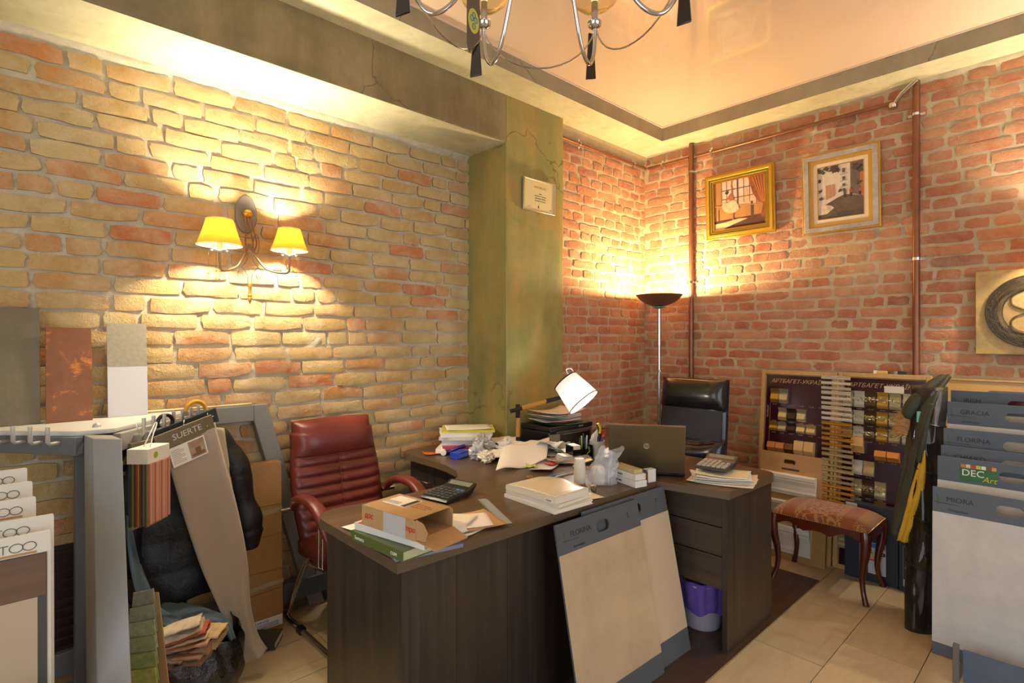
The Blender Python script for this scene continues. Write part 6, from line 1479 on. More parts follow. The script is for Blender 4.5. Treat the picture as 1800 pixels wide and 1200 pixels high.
o = MB().tube([(0.0, 0.045 * math.cos(a) * 1.0, 0.045 * math.sin(a)) for a in [PI * k / 16 for k in range(17)]], 0.009, 10).build('hanger_loop', mat('mustard_plastic', (206, 158, 48), 0.4), None, smooth=60, loc=(0.66, 2.86, 1.113), rot=(0, 0, R(-75))); tag(o, 'mustard yellow plastic hanger loop over the pegs', 'hanger')
o = MB().tube([(0.03 * math.cos(a), 0.014 * math.cos(a), 0.03 * math.sin(a)) for a in [2 * PI * k / 20 for k in range(20)]], 0.008, 8, closed=True).build('cable_coil', BLACK, None, smooth=60, loc=(0.50, 2.66, 1.10)); tag(o, 'small black cable coil hung on a peg', 'cable')

# damask cloth, teal cloth, sack of remnants, swatch fan, tall box
def damask():
    m = bpy.data.materials.new('black_damask'); m.use_nodes = True; q = NT(m); co = q.coord('Object')
    w = q.add('ShaderNodeTexVoronoi', feature='SMOOTH_F1'); w.inputs['Scale'].default_value = 15
    dn = q.add('ShaderNodeTexNoise'); dn.inputs['Scale'].default_value = 9; q.link(co, dn.inputs['Vector'])
    va = q.add('ShaderNodeVectorMath', operation='MULTIPLY_ADD'); q.link(dn.outputs['Color'], va.inputs[0]); va.inputs[1].default_value = (0.09, 0.09, 0.09); q.link(co, va.inputs[2]); q.link(va.outputs[0], w.inputs['Vector'])
    c = q.ramp(w.outputs['Distance'], [(0.0, (30, 22, 14)), (0.22, (34, 24, 16)), (0.26, (146, 124, 82)), (0.44, (158, 136, 92)), (0.48, (26, 18, 12))])
    q.link(c, q.b.inputs['Base Color']); q.b.inputs['Roughness'].default_value = 0.6; return m
t = thing('damask_sample', 'black and beige damask fabric hanging behind the striped swatches', 'fabric sample', (0, 0, 0))
cloth('fabric', damask(), t, [(0.355, 2.74, 1.02), (0.36, 2.745, 0.6), (0.37, 2.74, 0.3), (0.38, 2.72, 0.08)], [(0.60, 2.85, 1.02), (0.61, 2.85, 0.6), (0.62, 2.85, 0.3), (0.63, 2.84, 0.08)], 16, 24, 0.010, 3, 4.0)
for zz in (0.345, 0.30): MB().box((0, 0, 0), (0.285, 0.002, 0.008), (0, 0, R(22.5))).build('border_line', mat('damask_beige', (150, 128, 86), 0.6), t, loc=(0.495, 2.768, zz))
TEAL_A = [(0.361, 2.62, 0.751), (0.362, 2.6, 0.632), (0.371, 2.56, 0.519), (0.387, 2.5, 0.435), (0.418, 2.44, 0.382), (0.466, 2.38, 0.357)]
TEAL_B = [(0.385, 2.66, 0.69), (0.412, 2.66, 0.544), (0.437, 2.62, 0.445), (0.455, 2.57, 0.383), (0.489, 2.5, 0.356), (0.516, 2.44, 0.358)]
TEAL2_A = [(0.425, 2.46, 0.361), (0.473, 2.42, 0.334), (0.527, 2.4, 0.34), (0.585, 2.38, 0.341), (0.637, 2.36, 0.312), (0.665, 2.35, 0.237), (0.683, 2.36, 0.14)]
TEAL2_B = [(0.482, 2.62, 0.361), (0.545, 2.66, 0.331), (0.59, 2.64, 0.313), (0.641, 2.58, 0.298), (0.686, 2.5, 0.276), (0.7, 2.42, 0.231), (0.707, 2.4, 0.154)]
t = thing('teal_cloth', 'dark teal blue cloth draped down onto the black sack', 'cloth', (0, 0, 0))
tm = mat('teal_fabric', (52, 76, 90), 0.7, sheen=0.2, bump=(300, 0.1, 0.001))
cloth('hanging_part', tm, t, TEAL_A, TEAL_B, 10, 30, 0.008, 3, 2.0, 0.004, (0.3, -0.6, 0.5))
cloth('draped_part', tm, t, TEAL2_A, TEAL2_B, 14, 34, 0.010, 3, 5.0, 0.004, (0, -0.3, 0.9))
def sack():
    t = thing('black_sack', 'shiny black plastic sack full of fabric remnants on the floor', 'sack', (0.545, 2.44, 0.0))
    m = mat('black_film', (14, 14, 15), 0.18, bump=(13, 0.9, 0.02), spec=0.7)
    def fn(u, v):
        a = 2 * PI * u; r = 0.175 * (0.86 + 0.22 * math.sin(v * PI * 0.75)) * (1 + 0.10 * mnoise.noise(Vector((3 * math.cos(a), 3 * math.sin(a), v * 3))) + 0.03 * math.sin(17 * a + 6 * v))
        return (r * math.cos(a), r * math.sin(a) * 0.85, 0.002 + 0.27 * v + 0.02 * math.sin(3 * a) * v)
    b = MB().grid(64, 20, fn, wrapx=True); b.f.append(tuple(range(63, -1, -1))); b.build('film', m, t, smooth=180)
sack()
RC = [((222, 206, 176), 'cream folded remnant with pink print on top of the sack'), ((206, 176, 120), 'golden yellow patterned remnant in the sack'), ((186, 96, 62), 'red orange remnant tucked between the cream ones'), ((196, 150, 120), 'rose patterned remnant in the sack'), ((156, 116, 88), 'brown pink remnant at the front of the sack'), ((214, 196, 158), 'ivory remnant lying across the sack'), ((120, 100, 92), 'mauve grey remnant at the front left of the sack')]
def remnant(k, loc, w, d, h, rz, ry, c, lab):
    m = mat('remnant_%d' % k, c, 0.8, var=(18, tuple(int(v * 0.78) for v in c)))
    t = thing('fabric_remnant', lab, 'fabric', loc, rz, ry=ry, group='remnants in the sack')
    def top(u, v):
        return ((u - 0.5) * w, (v - 0.5) * d, h * (0.75 + 0.25 * math.sin(u * 5 + k)) * (1 - (2 * v - 1) ** 8 * 0.4) + 0.012 * mnoise.noise(Vector((u * 5, v * 4, k))))
    def bot(u, v): return ((u - 0.5) * w, (v - 0.5) * d, 0.0)
    cushion(top, bot, 14, 10).build('fold', m, t, smooth=70, fix=True)
    MB().grid(14, 10, lambda u, v: (lambda p: (p[0] * 0.96 + 0.006, p[1] * 0.92 - 0.012, p[2] * 0.5 + 0.01 + h * 0.62))(top(u, v))).build('inner_fold', m, t, smooth=70, solid=0.004)
for k, (x, y, z, w, d, h, rz, ry) in enumerate(((0.475, 2.37, 0.325, 0.20, 0.10, 0.03, -20, -14), (0.565, 2.36, 0.285, 0.15, 0.12, 0.045, -36, 8), (0.50, 2.365, 0.305, 0.19, 0.11, 0.018, -24, -12), (0.52, 2.335, 0.27, 0.17, 0.10, 0.03, -36, -6), (0.50, 2.315, 0.255, 0.16, 0.09, 0.018, -42, 0), (0.515, 2.345, 0.295, 0.16, 0.09, 0.016, -30, -10), (0.46, 2.33, 0.25, 0.12, 0.09, 0.022, -44, 0))):
    remnant(k, (x, y, z), w, d, h, R(rz), R(ry), RC[k][0], RC[k][1])
# fan of green swatches
t = thing('swatch_fan', 'fan of green to brown fabric swatches hanging beside the grey post', 'fabric sample', (0.315, 2.15, 0.09), R(-43.15), rx=-R(8))
fc = [(150, 148, 128), (156, 154, 130), (166, 164, 134), (150, 156, 112), (140, 154, 86), (170, 166, 80), (160, 142, 84), (146, 110, 64)]
for k, c in enumerate(fc):
    z0 = 0.44 - 0.046 * k; x0 = 0.012 * k
    MB().plate([(-0.045, z0 - 0.07), (0.04 + x0, z0 - 0.012), (0.02 + x0, z0 + 0.075), (-0.045, z0 + 0.06)], -0.010 * k - 0.005, -0.010 * k).build('swatch', mat('fan_%d' % k, c, 0.85, var=(60, tuple(int(v * 0.82) for v in c)), bump=(240, 0.4, 0.001)), t)
MB().plate([(-0.05, 0.0), (0.14, 0.0), (0.035, 0.50), (-0.05, 0.50)], 0.001, 0.006).build('backing_card', mat('tan_board', (160, 128, 84), 0.6), t)
# tall cardboard carton with film
t = thing('tall_carton', 'tall narrow brown cardboard carton wrapped in film against the left wall', 'box', (0.84, 2.785, 0.0), 0, rx=-R(2))
MB().plate([(0, 0), (0.195, 0), (0.195, 0.83), (0.0, 0.83)], 0, 0.075).build('body', mat('carton_kraft', (176, 134, 76), 0.5, var=(6, (160, 118, 64))), t, bevel=0.003)
b = MB()
for k, zz in enumerate((0.62, 0.47, 0.30, 0.20)): b.box((0.0975, -0.001, zz), (0.193, 0.0016, 0.0022), (0, R(2 * (-1) ** k), 0))
stuff(b.build('board_creases', mat('crease_brown', (120, 86, 46), 0.7), t))
for k, zz in enumerate((0.585, 0.23)): MB().box((0.0975, -0.002, zz), (0.2, 0.002, 0.022), (0, R(-3), 0)).build('film_band', mat('film_shine', (206, 190, 150), 0.12, alpha=0.45), t)
l = MB().bx(0.05, 0.19, -0.0012, 0, 0.02, 0.07).build('label', PAPER, t); text('lettering', 'UNIWISE', 0.016, INK, l, (0.06, -0.0016, 0.052))
b = MB()
for k in range(4): b.bx(0.06, 0.17, -0.0017, -0.0012, 0.026 + 0.006 * k, 0.028 + 0.006 * k)
stuff(b.build('label_print', INK, l))
book('sample_book', 'dark sample book with pale edge lying under the curtain sample hem', 0.16, 0.13, 0.035, (0.90, 2.70, 0.001), R(-36), mat('dark_olive_cover', (66, 64, 54), 0.5), spine_text='SUERTE', ink=PAPER)
# ------------------------------------------------------------------ moulding display boards along the right wall
MAR = mat('maroon_gloss', (58, 20, 30), 0.16, bump=(70, 0.06, 0.002))
PALEW = wood('pale_frame_wood', (176, 136, 82), (196, 158, 100), (206, 170, 112), 'Z', 0.4)
ORN = lambda n, c, m=0.7: mat(n, c, 0.3, m, bump=(150, 0.9, 0.004))
SM = {'g': mat('sample_gold', (186, 148, 66), 0.28, 0.7), 's': mat('sample_silver', (190, 180, 150), 0.3, 0.6), 'k': mat('sample_dark', (62, 44, 30), 0.3, 0.4), 'c': mat('sample_champagne', (206, 190, 140), 0.28, 0.6), 'w': mat('sample_white', (214, 208, 196), 0.4),
      'G': ORN('ornate_gold', (196, 152, 62)), 'S': ORN('ornate_silver', (186, 176, 140)), 'K': ORN('ornate_dark', (84, 62, 36), 0.5), 'W': ORN('ornate_white', (206, 200, 180), 0.2), 'o': mat('sample_orange_wood', (196, 130, 62), 0.35), 'O': mat('sample_light_wood', (206, 164, 104), 0.35), 'b': mat('sample_brown', (96, 50, 26), 0.3), 'y': mat('sample_yellow', (190, 170, 120), 0.4)}
CAP = mat('caption_print', (190, 170, 140), 0.6)
def sample(t, x, z0, z1, w, kind, angled=False, num=None):
    h = z1 - z0; n = 14
    if angled: prof = [(0, 0), (-0.02, 0.0), (-0.052, h * 0.45), (-0.040, h), (0, h)]
    else:
        prof = [(0, 0), (-0.010, 0)]
        for k in range(n + 1):
            q = k / n; prof.append((-0.012 - 0.014 * q - 0.010 * math.sin(q * PI * 2.2) * (1 - 0.4 * q), h * q))
        prof += [(0, h)]
    m = len(prof)
    MB().add([(x - w / 2, y - 0.004, z0 + z) for y, z in prof] + [(x + w / 2, y - 0.004, z0 + z) for y, z in prof],
             [tuple(range(m)), tuple(range(2 * m - 1, m - 1, -1))] + [(i, m + i, m + (i + 1) % m, (i + 1) % m) for i in range(m)]).build('moulding_sample', SM[kind], t, smooth=40, fix=True)
    if kind.isupper() and not angled:           # raised ornament band
        b = MB(); rg = random.Random(int(x * 999 + z0 * 77))
        for k in range(16):
            a = rg.uniform(0, 3); xx = x - w / 2 + w * (k + 0.5) / 16
            b.box((xx, -0.030 - 0.008 * math.sin(k), z0 + h * (0.52 + 0.12 * math.sin(k * 2.1))), (0.006, 0.004, 0.012), (a, 0, a))
        stuff(b.build('ornament', SM['c'] if kind != 'W' else SM['W'], t))
    if num: text('caption', num, 0.009, CAP, t, (x - 0.018, -0.0048, z0 - 0.013))
def mould_board(label, y_left, w, h, loc_x, lean, name='moulding_board'):
    t = thing(name, label, 'display board', (loc_x, y_left, 0.001), -PI / 2, rx=-lean, group='moulding display boards')
    fw = 0.028
    for x0, x1, z0, z1, nm in ((0, fw, 0, h, 'frame_stile'), (w - fw, w, 0, h, 'frame_stile'), (fw, w - fw, h - fw, h, 'frame_rail'), (fw, w - fw, 0, fw, 'frame_rail')):
        MB().bx(x0, x1, -0.022, 0, z0, z1).build(nm, PALEW, t, bevel=0.003)
    for x0, x1, z0, z1 in ((fw, fw + 0.006, fw, h - fw), (w - fw - 0.006, w - fw, fw, h - fw), (fw, w - fw, h - fw - 0.006, h - fw)):
        MB().bx(x0, x1, -0.014, 0, z0, z1).build('inner_bead', mat('bead_wood', (150, 120, 70), 0.5, bump=(200, 0.9, 0.003)), t)
    MB().bx(fw, w - fw, -0.004, 0.0, fw, h - fw).build('panel', MAR, t)
    return t
GLD = mat('gilt_letters', (196, 160, 112), 0.4)
LN1 = math.atan2(0.13, 1.22)
t1 = mould_board('left moulding display board with few samples and a lamp reflection', 1.622, 0.482, 1.232, 3.865, LN1)
text('lettering', 'АРТБАГЕТ-УКРАЇНА', 0.037, GLD, t1, (0.062, -0.0048, 1.147), shear=0.35)
text('lettering', 'Коллекция', 0.016, GLD, t1, (0.052, -0.0048, 0.90), rot=(PI / 2, -PI / 2, 0), shear=0.3); MB().bx(0.062, 0.0635, -0.0048, -0.004, 0.64, 1.06).build('print_line', GLD, t1)
cx = [0.095, 0.152, 0.211, 0.272, 0.334, 0.394]
rows = [(1.004, 1.105, 'gs....'), (0.889, 0.974, '.sks..'.replace('s', 'c', 1)), (0.810, 0.875, 'gskcc.'), (0.668, 0.735, 'oob...'), (0.57, 0.628, 'ccgwww'), (0.48, 0.54, 'gcsgcs'), (0.38, 0.45, 'gkcsgw'), (0.26, 0.34, 'ggskcc'), (0.13, 0.21, 'csgkgs')]
for r_, (z0, z1, ks) in enumerate(rows):
    for i, k in enumerate(ks):
        if k != '.': sample(t1, cx[i], z0, z1, 0.053, k, angled=(r_ == 3), num='%d-%d' % (154 + r_ * 3, 280 + i * 2) if r_ < 5 else None)
        elif r_ < 4: text('caption', '%d-%d' % (154 + r_ * 3, 280 + i * 2), 0.009, CAP, t1, (cx[i] - 0.018, -0.0048, z0 - 0.013))
for i in (3, 4): sample(t1, cx[i], 0.652, 0.762, 0.058, 'O', angled=True, num='158-28%d' % i)
t2 = mould_board('right moulding display board crowded with ornate samples', 1.132, 0.488, 1.236, 3.865, LN1)
text('lettering', 'АРТБАГЕТ-УКРАЇНА', 0.037, GLD, t2, (0.052, -0.0048, 1.148), shear=0.35)
cx = [0.060, 0.122, 0.184, 0.247, 0.312, 0.380]
rows = [(1.020, 1.122, 'SWKGSW'), (0.915, 1.000, 'SWKGSw'), (0.818, 0.900, 'SWKGSW'), (0.600, 0.690, '.wy..w'), (0.470, 0.575, '.SKS..'), (0.375, 0.455, '.WKG..'), (0.26, 0.35, 'sgkGsc'), (0.13, 0.22, 'cgGsck')]
for r_, (z0, z1, ks) in enumerate(rows):
    for i, k in enumerate(ks):
        if k != '.': sample(t2, cx[i], z0, z1, 0.057, k, num='%d-%d' % (155 + r_ * 6, 703 + i * 23) if r_ < 6 else None)
sample(t2, cx[1], 0.735, 0.835, 0.066, 'O', True, '144-753'); sample(t2, cx[3], 0.705, 0.765, 0.06, 'o', True, '142-102'); sample(t2, cx[4], 0.705, 0.765, 0.06, 'o', True, '142-103')
MB().bx(0.255, 0.352, -0.030, -0.004, 1.118, 1.162).build('white_offcut', mat('sample_white', (214, 208, 196), 0.4), t2, bevel=0.002)
# third board at the right edge: tan board with a rounded maroon plate
t3 = thing('moulding_board', 'tan display board with rounded maroon plate behind the blue grey boards', 'display board', (3.90, 0.60, 0.001), -PI / 2, rx=-LN1, group='moulding display boards')
MB().plate(rrect(0, 0.80, 0, 1.215, 0.02), -0.014, 0.0).build('board', mat('golden_tan_board', (206, 164, 100), 0.45), t3, bevel=0.003)
MB().plate(rrect(0.19, 0.75, 0.10, 1.165, 0.028), -0.017, -0.0142).build('maroon_plate', MAR, t3)
text('lettering', 'АРТБАГЕТ', 0.042, GLD, t3, (0.20, -0.0178, 1.118), shear=0.3)
MB().bx(0.0, 0.80, -0.020, 0.002, 1.2152, 1.226).build('top_strip', PALEW, t3)
# small items on the board tops
for lab, y_, m, w_, nm in (('small yellow and white eraser lying on the board top', 0.905, mat('eraser_yellow', (214, 180, 90), 0.6), 0.075, 'eraser'), ('small black and silver marker lying on the board top', 0.805, mat('marker_black', (36, 34, 34), 0.35), 0.06, 'marker')):
    t = thing(nm, lab, nm, (3.998, y_, 1.2305), -PI / 2)
    MB().bx(-w_ / 2, w_ / 2, -0.010, 0.010, 0, 0.020).build('body', m, t, bevel=0.004); MB().bx(-w_ / 2, -w_ / 2 + 0.02, -0.0105, 0.0105, -0.0002, 0.0205).build('end_cap', WHITEP if nm == 'eraser' else CHROME, t, bevel=0.003)
# chain of moulding strips hung in front of the two boards
ts = thing('moulding_chain', 'ladder of short white, gold and silver moulding strips between the boards', 'moulding samples', (3.80, 1.212, 0.36), -PI / 2, rx=-math.atan2(0.115, 0.85))
kinds = 'WwWWwWWwwGGGGGSSSSSSSGGGGG'; n = len(kinds)
for k, c in enumerate(kinds):
    z = 0.835 - 0.0325 * k; h = 0.018 if k % 3 else 0.023; x0 = 0.0 + 0.0016 * k
    b = MB(); prof = [(0, 0), (-0.008, 0), (-0.014, h * 0.3), (-0.011, h * 0.55), (-0.016, h * 0.8), (-0.010, h), (0, h)]; m = len(prof); w = 0.165 + 0.0006 * k
    b.add([(x0, y, z + q) for y, q in prof] + [(x0 + w, y, z + q - 0.002) for y, q in prof], [tuple(range(m)), tuple(range(2 * m - 1, m - 1, -1))] + [(i, m + i, m + (i + 1) % m, (i + 1) % m) for i in range(m)])
    b.build('moulding_strip', SM[c], ts, smooth=40, fix=True)
for x in (0.078, 0.098): MB().add([(x, 0.001, -0.005), (x + 0.012, 0.001, -0.005), (x + 0.012 - 0.01, 0.001, 0.86), (x - 0.01, 0.001, 0.86)], [(0, 1, 2, 3)]).build('ribbon', mat('tan_ribbon', (190, 160, 100), 0.6), ts, solid=0.001)
# cornice board
tc = thing('cornice_board', 'tan board with handle slot and white cornice profiles behind the stool', 'display board', (3.765, 1.575, 0.001), -PI / 2, rx=-R(6))
hole = rrect(0.155, 0.235, 0.615, 0.645, 0.0145, 5); w, h = 0.425, 0.685
outer = []
for (x, z) in hole:
    dx, dz = x - 0.195, z - 0.63; k = min(((w - 0.195) if dx > 0 else 0.195) / max(abs(dx), 1e-6), ((h - 0.63) if dz > 0 else 0.05) / max(abs(dz), 1e-6)); outer.append((0.195 + dx * k, 0.63 + dz * k))
for cn in ((w, h), (0, h), (0, 0.58), (w, 0.58)):
    i = min(range(len(outer)), key=lambda q: (outer[q][0] - cn[0]) ** 2 + (outer[q][1] - cn[1]) ** 2); outer[i] = cn
MDF = mat('mdf_tan', (182, 142, 88), 0.6, var=(20, (172, 132, 80)))
MB().ring(outer, hole, 0, 0.012).build('handle_top', MDF, tc, fix=True)
MB().bx(0, w, 0, 0.012, 0, 0.5797).build('board', MDF, tc)
l = MB().bx(0.145, 0.255, -0.0012, 0, 0.575, 0.588).build('brand_strip', mat('dark_strip', (70, 62, 56), 0.5), tc)
CW = mat('cornice_white', (222, 216, 204), 0.5)
for zb, hh, x1 in ((0.42, 0.135, 0.365), (0.262, 0.12, 0.365), (0.045, 0.18, 0.345)):
    pf = [(0, 0), (-0.012, 0.0), (-0.014, 0.10), (-0.022, 0.12), (-0.024, 0.18), (-0.018, 0.25), (-0.026, 0.5), (-0.044, 0.7), (-0.044, 0.75), (-0.052, 0.8), (-0.054, 0.95), (-0.05, 1.0), (0, 1.0)]; m = len(pf)
    MB().add([(0.012, y, zb + q * hh) for y, q in pf] + [(x1, y, zb + q * hh) for y, q in pf], [tuple(range(m)), tuple(range(2 * m - 1, m - 1, -1))] + [(i, m + i, m + (i + 1) % m, (i + 1) % m) for i in range(m)]).build('cornice_profile', CW, tc, fix=True)
# navy lamp cartons
NAVY = mat('navy_carton', (34, 42, 56), 0.45)
def led(label, y_left, w, h, x, d, name='lamp_carton'):
    t = thing(name, label, 'box', (x, y_left, 0.001), -PI / 2, group='navy lamp cartons')
    MB().bx(0, w, 0, d, 0, h).build('body', NAVY, t, bevel=0.002); return t
t = led('navy lamp carton with LED label and energy sticker behind the stool', 1.045, 0.275, 0.455, 3.785, 0.055)
lw = mat('label_grey_white', (186, 192, 196), 0.5)
l = MB().bx(0.008, 0.068, -0.001, 0, 0.385, 0.45).build('led_label', lw, t); text('lettering', 'LED', 0.03, INK, l, (0.010, -0.0014, 0.405), sx=1.05)
e = MB().bx(0.125, 0.215, -0.001, 0, 0.05, 0.235).build('energy_label', mat('label_white', (206, 206, 222), 0.5), t)
MB().bx(0.128, 0.212, -0.0015, -0.001, 0.205, 0.232).build('label_header', mat('label_blue', (80, 130, 196), 0.5), e)
MB().bx(0.170, 0.212, -0.0015, -0.001, 0.165, 0.185).build('grade_arrow', INK, e); text('lettering', 'A+', 0.018, PAPER, e, (0.182, -0.0018, 0.169))
for k, c in enumerate(((40, 140, 70), (90, 170, 60), (200, 200, 50), (230, 170, 40), (210, 80, 40))): MB().bx(0.131, 0.145 + 0.006 * k, -0.0015, -0.001, 0.183 - 0.014 * k, 0.193 - 0.014 * k).build('grade_bar', mat('grade_%d' % k, c, 0.5), e)
MB().plate([(0.175 + 0.011 * math.cos(a), 0.085 + 0.011 * math.sin(a)) for a in [2 * PI * k / 12 for k in range(12)]], -0.0015, -0.001).build('red_mark', REDINK, e)
b = MB()
for k in range(22): b.bx(0.078, 0.115, -0.001, 0, 0.04 + 0.009 * k, 0.0435 + 0.009 * k)
stuff(b.build('size_table', mat('table_print', (140, 146, 150), 0.5), t))
MB().bx(0.19, 0.218, -0.001, 0, 0.285, 0.325).build('small_label', lw, t); text('lettering', 'LED', 0.02, lw, t, (0.30 - 0.05, -0.0006, 0.36))
t = led('navy lamp carton with printed symbols half hidden by the wrapped roll', 0.765, 0.22, 0.44, 3.775, 0.055)
f_ = MB().ring(rrect(0.02, 0.17, 0.03, 0.26, 0.002, 1), rrect(0.022, 0.168, 0.032, 0.258, 0.002, 1), -0.0008, 0).build('print_frame', mat('table_print', (140, 146, 150), 0.5), t)
text('lettering', 'LED', 0.016, lw, f_, (0.03, -0.001, 0.215)); text('lettering', '7W', 0.016, lw, f_, (0.03, -0.001, 0.185)); text('lettering', 'C E  C C', 0.022, lw, f_, (0.028, -0.001, 0.13)); MB().bx(0.022, 0.10, -0.0012, -0.0006, 0.033, 0.07).build('barcode_label', lw, f_)
# wrapped roll
def rollw():
    t = thing('wrapped_roll', 'tall roll wrapped in crinkled black film leaning by the blue grey boards', 'roll', (3.34, 0.60, 0.0))
    m = bpy.data.materials.new('crinkled_film'); m.use_nodes = True; q = NT(m); co = q.coord('Object')
    f = q.noise(co, 12, 6, 0.7, 0.5)
    q.link(q.ramp(f, [(0.35, (16, 14, 13)), (0.6, (52, 42, 32)), (0.8, (30, 25, 21))]), q.b.inputs['Base Color']); q.b.inputs['Roughness'].default_value = 0.16; q.b.inputs['Coat Weight'].default_value = 0.6
    n1 = q.bump(q.noise(q.coord('Object', (1, 1, 0.35)), 30, 6, 0.75, 1.2), 1.0, 0.035)
    p0, p1 = Vector((0, 0, 0.0)), Vector((0.22, -0.012, 1.20))
    def fn(u, v):
        a = 2 * PI * u; r = (0.056 + 0.022 * v) * (1 + 0.10 * mnoise.noise(Vector((2.5 * math.cos(a), 2.5 * math.sin(a), v * 9))) + 0.04 * math.sin(3 * a + 8 * v)); c = p0.lerp(p1, v)
        return (c.x + r * math.cos(a), c.y + r * math.sin(a), c.z)
    b = MB().grid(40, 60, fn, wrapx=True); b.f.append(tuple(range(39, -1, -1))); b.f.append(tuple(60 * 40 + k for k in range(40))); b.build('wrapped_body', m, t, smooth=180)
    MB().grid(4, 4, lambda u, v: (0.192 - 0.088 + 0.01 * v, 0.022 - 0.03 * u, 1.02 + 0.055 * v)).build('sticker', mat('mint_sticker', (120, 190, 170), 0.6), t, solid=0.001)
    b = MB()
    for k in range(4): b.tube([(fn(u / 24, 0.25 + 0.2 * k + 0.02 * math.sin(u / 24 * 6.3))[0] * 1.0, fn(u / 24, 0.25 + 0.2 * k)[1], fn(u / 24, 0.25 + 0.2 * k + 0.02 * math.sin(u / 24 * 6.3))[2]) for u in range(25)], 0.004, 6)
    stuff(b.build('tape_bands', BLACK, t))
rollw()
# green parka with fur and yellow lining
GREEN_L = [(3.62, 0.553, 1.248), (3.6, 0.603, 1.186), (3.58, 0.655, 1.112), (3.56, 0.665, 1.039), (3.54, 0.672, 0.943), (3.52, 0.684, 0.798), (3.5, 0.708, 0.639), (3.48, 0.726, 0.508), (3.47, 0.738, 0.425)]
GREEN_R = [(3.6, 0.503, 1.258), (3.5, 0.535, 1.174), (3.45, 0.558, 1.087), (3.43, 0.573, 0.994), (3.42, 0.585, 0.884), (3.42, 0.602, 0.764), (3.42, 0.628, 0.613), (3.42, 0.648, 0.505), (3.42, 0.662, 0.416)]
YEL_L = [(3.42, 0.596, 0.87), (3.42, 0.62, 0.765), (3.41, 0.651, 0.614), (3.4, 0.679, 0.477), (3.4, 0.698, 0.398)]
YEL_R = [(3.41, 0.580, 0.886), (3.40, 0.578, 0.744), (3.39, 0.590, 0.628), (3.39, 0.606, 0.493), (3.385, 0.620, 0.414)]
tp = thing('parka', 'dark green parka with fur trimmed hood draped over the wrapped roll', 'jacket', (0, 0, 0))
GP = mat('dark_green_cotton', (52, 56, 42), 0.75, var=(12, (64, 66, 50)), bump=(160, 0.15, 0.001))
cloth('body', GP, tp, GREEN_L, GREEN_R, 18, 50, 0.020, 2.6, 1.5, 0.022, (-0.9, 0.3, 0))
cloth('lapel', GP, tp, [(3.47, 0.585, 1.12), (3.44, 0.60, 1.0), (3.43, 0.606, 0.9), (3.42, 0.612, 0.82)], [(3.45, 0.555, 1.12), (3.42, 0.575, 1.0), (3.41, 0.588, 0.9), (3.41, 0.60, 0.82)], 8, 20, 0.010, 2, 0.5, 0.014, (-0.9, 0.2, 0))
MB().tube(spline([(3.60, 0.53, 1.25), (3.53, 0.60, 1.17), (3.49, 0.655, 1.08), (3.49, 0.665, 1.03)], 8), [0.02 + 0.018 * math.sin(k / 24 * PI) for k in range(25)], 12).build('hood', GP, tp, smooth=70)
cloth('lining', mat('yellow_lining', (206, 164, 30), 0.5, bump=(14, 0.3, 0.01)), tp, YEL_L, YEL_R, 12, 30, 0.014, 3, 0.8, 0.004, (-0.9, 0.2, 0))
MB().lathe([(0.007, 0), (0.006, 0.004), (0, 0.005)], 10, (3.40, 0.69, 0.46), Matrix.Rotation(-PI / 2, 4, 'Y')).build('snap', BLACK, tp, smooth=60)
b = MB(); rg = random.Random(12)
for k in range(520):
    q = rg.random(); c = Vector((3.50, 0.662, 1.05)).lerp(Vector((3.45, 0.672, 0.955)), q) + Vector((rg.uniform(-0.012, 0.012), rg.uniform(-0.012, 0.012), rg.uniform(-0.012, 0.012)))
    d = Vector((rg.uniform(-0.5, 0.3), rg.uniform(0.4, 1.2), rg.uniform(-0.7, 0.4))).normalized() * rg.uniform(0.03, 0.062)
    b.tube([c, c + d * 0.55 + Vector((0, 0, 0.004)), c + d + Vector((0, 0, -0.006))], [0.0026, 0.002, 0.0005], 3, caps=False)
stuff(b.build('fur_trim', mat('tan_fur', (176, 132, 76), 0.7), tp))
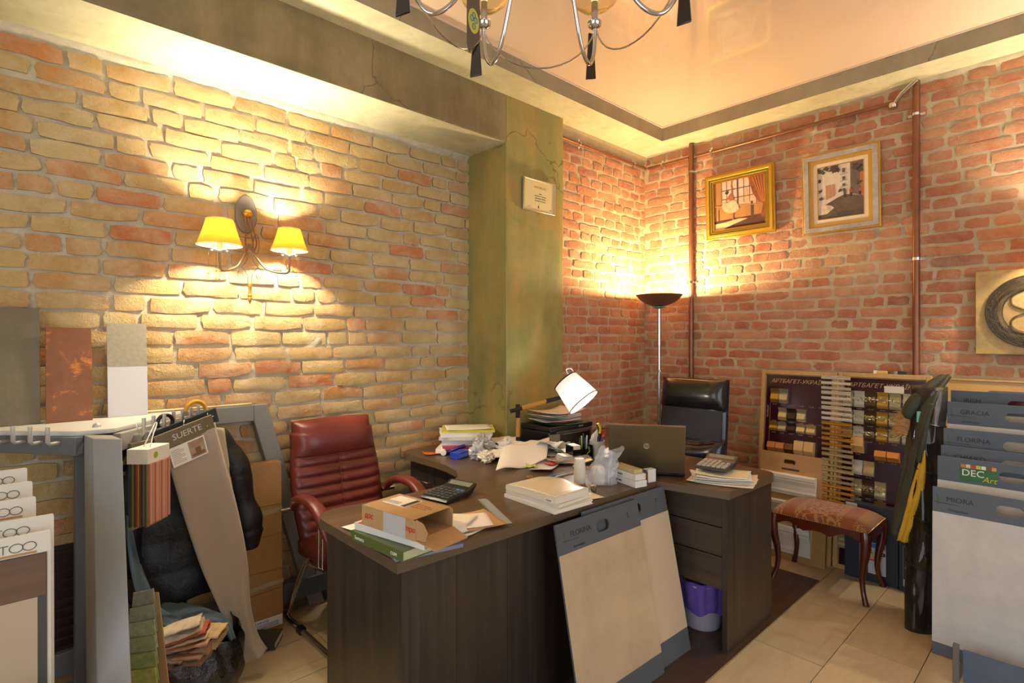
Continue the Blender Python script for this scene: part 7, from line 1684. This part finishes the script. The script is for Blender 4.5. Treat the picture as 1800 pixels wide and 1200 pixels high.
# ------------------------------------------------------------------ blue grey sample boards at the right
CF = mat('warm_white_sample', (214, 206, 190), 0.7, var=(7, (200, 192, 178)), bump=(30, 0.25, 0.002))
CF2 = mat('grey_white_sample', (206, 202, 196), 0.7, var=(9, (190, 186, 182)), bump=(60, 0.4, 0.002))
specs = [('IRISH', 1.183, 3.60, 'rearmost'), ('GRACIA', 1.132, 3.50, 'second from the back'), ('FLORINA', 1.008, 3.405, 'third from the back'), ('CHIARO', 0.932, 3.335, 'fourth from the back'), (None, 0.893, 3.25, ''), ('MIORA', 0.768, 3.135, 'frontmost')]
for nm, zt, X, pos in specs:
    lab = ('blue grey headed sample board, %s of the right stack' % pos) if nm else 'sample board with dark green picture emblem in the right stack'
    tb = sample_board(lab, 0.62, zt - 0.004, (X, 0.508, 0.002), -PI / 2, R(1.2), nm, 0.112, 0.055, CF2 if nm == 'MIORA' else CF, head=HEADB, hole=(0.355, 0.50), title_size=0.031, tx=0.05, small='Greendeco' if nm in ('GRACIA', 'MIORA') else None, inset=0.0, group='blue grey boards at the right', deco=nm is None)
    if nm is None:
        h = zt - 0.004
        e = MB().bx(0.085, 0.215, -0.0012, 0, h - 0.10, h - 0.022).build('emblem_plate', mat('emblem_dark_green', (36, 84, 44), 0.5, var=(14, (60, 120, 60))), tb)
        for k, c in enumerate(((196, 120, 70), (226, 200, 160), (200, 60, 40), (210, 190, 60), (230, 230, 220), (120, 70, 50), (214, 150, 60))): MB().bx(0.087 + 0.0181 * k, 0.103 + 0.0181 * k, -0.0018, -0.0012, h - 0.04, h - 0.024).build('emblem_stamp', mat('stamp_%d' % k, c, 0.5), e)
        text('lettering', 'DEC', 0.042, PAPER, e, (0.089, -0.0018, h - 0.076)); text('lettering', 'Art', 0.036, mat('emblem_gold', (214, 180, 50), 0.4), e, (0.162, -0.002, h - 0.096), shear=0.3)
t = thing('board_rack', 'low grey steel rack with blue board in front of the right sample boards', 'rack', (0, 0, 0))
MB().bx(2.93, 2.955, 0.385, 0.405, 0.0, 0.16).build('front_upright', mat('rack_grey', (106, 104, 100), 0.45), t, bevel=0.002)
MB().bx(2.93, 3.70, 0.385, 0.405, 0.0, 0.0018).build('side_rail', mat('rack_grey', (106, 104, 100), 0.45), t)
MB().bx(2.962, 2.974, -0.15, 0.375, 0.0, 0.135).build('blue_board', mat('dusty_blue_board', (92, 108, 132), 0.55, var=(12, (84, 98, 120))), t)
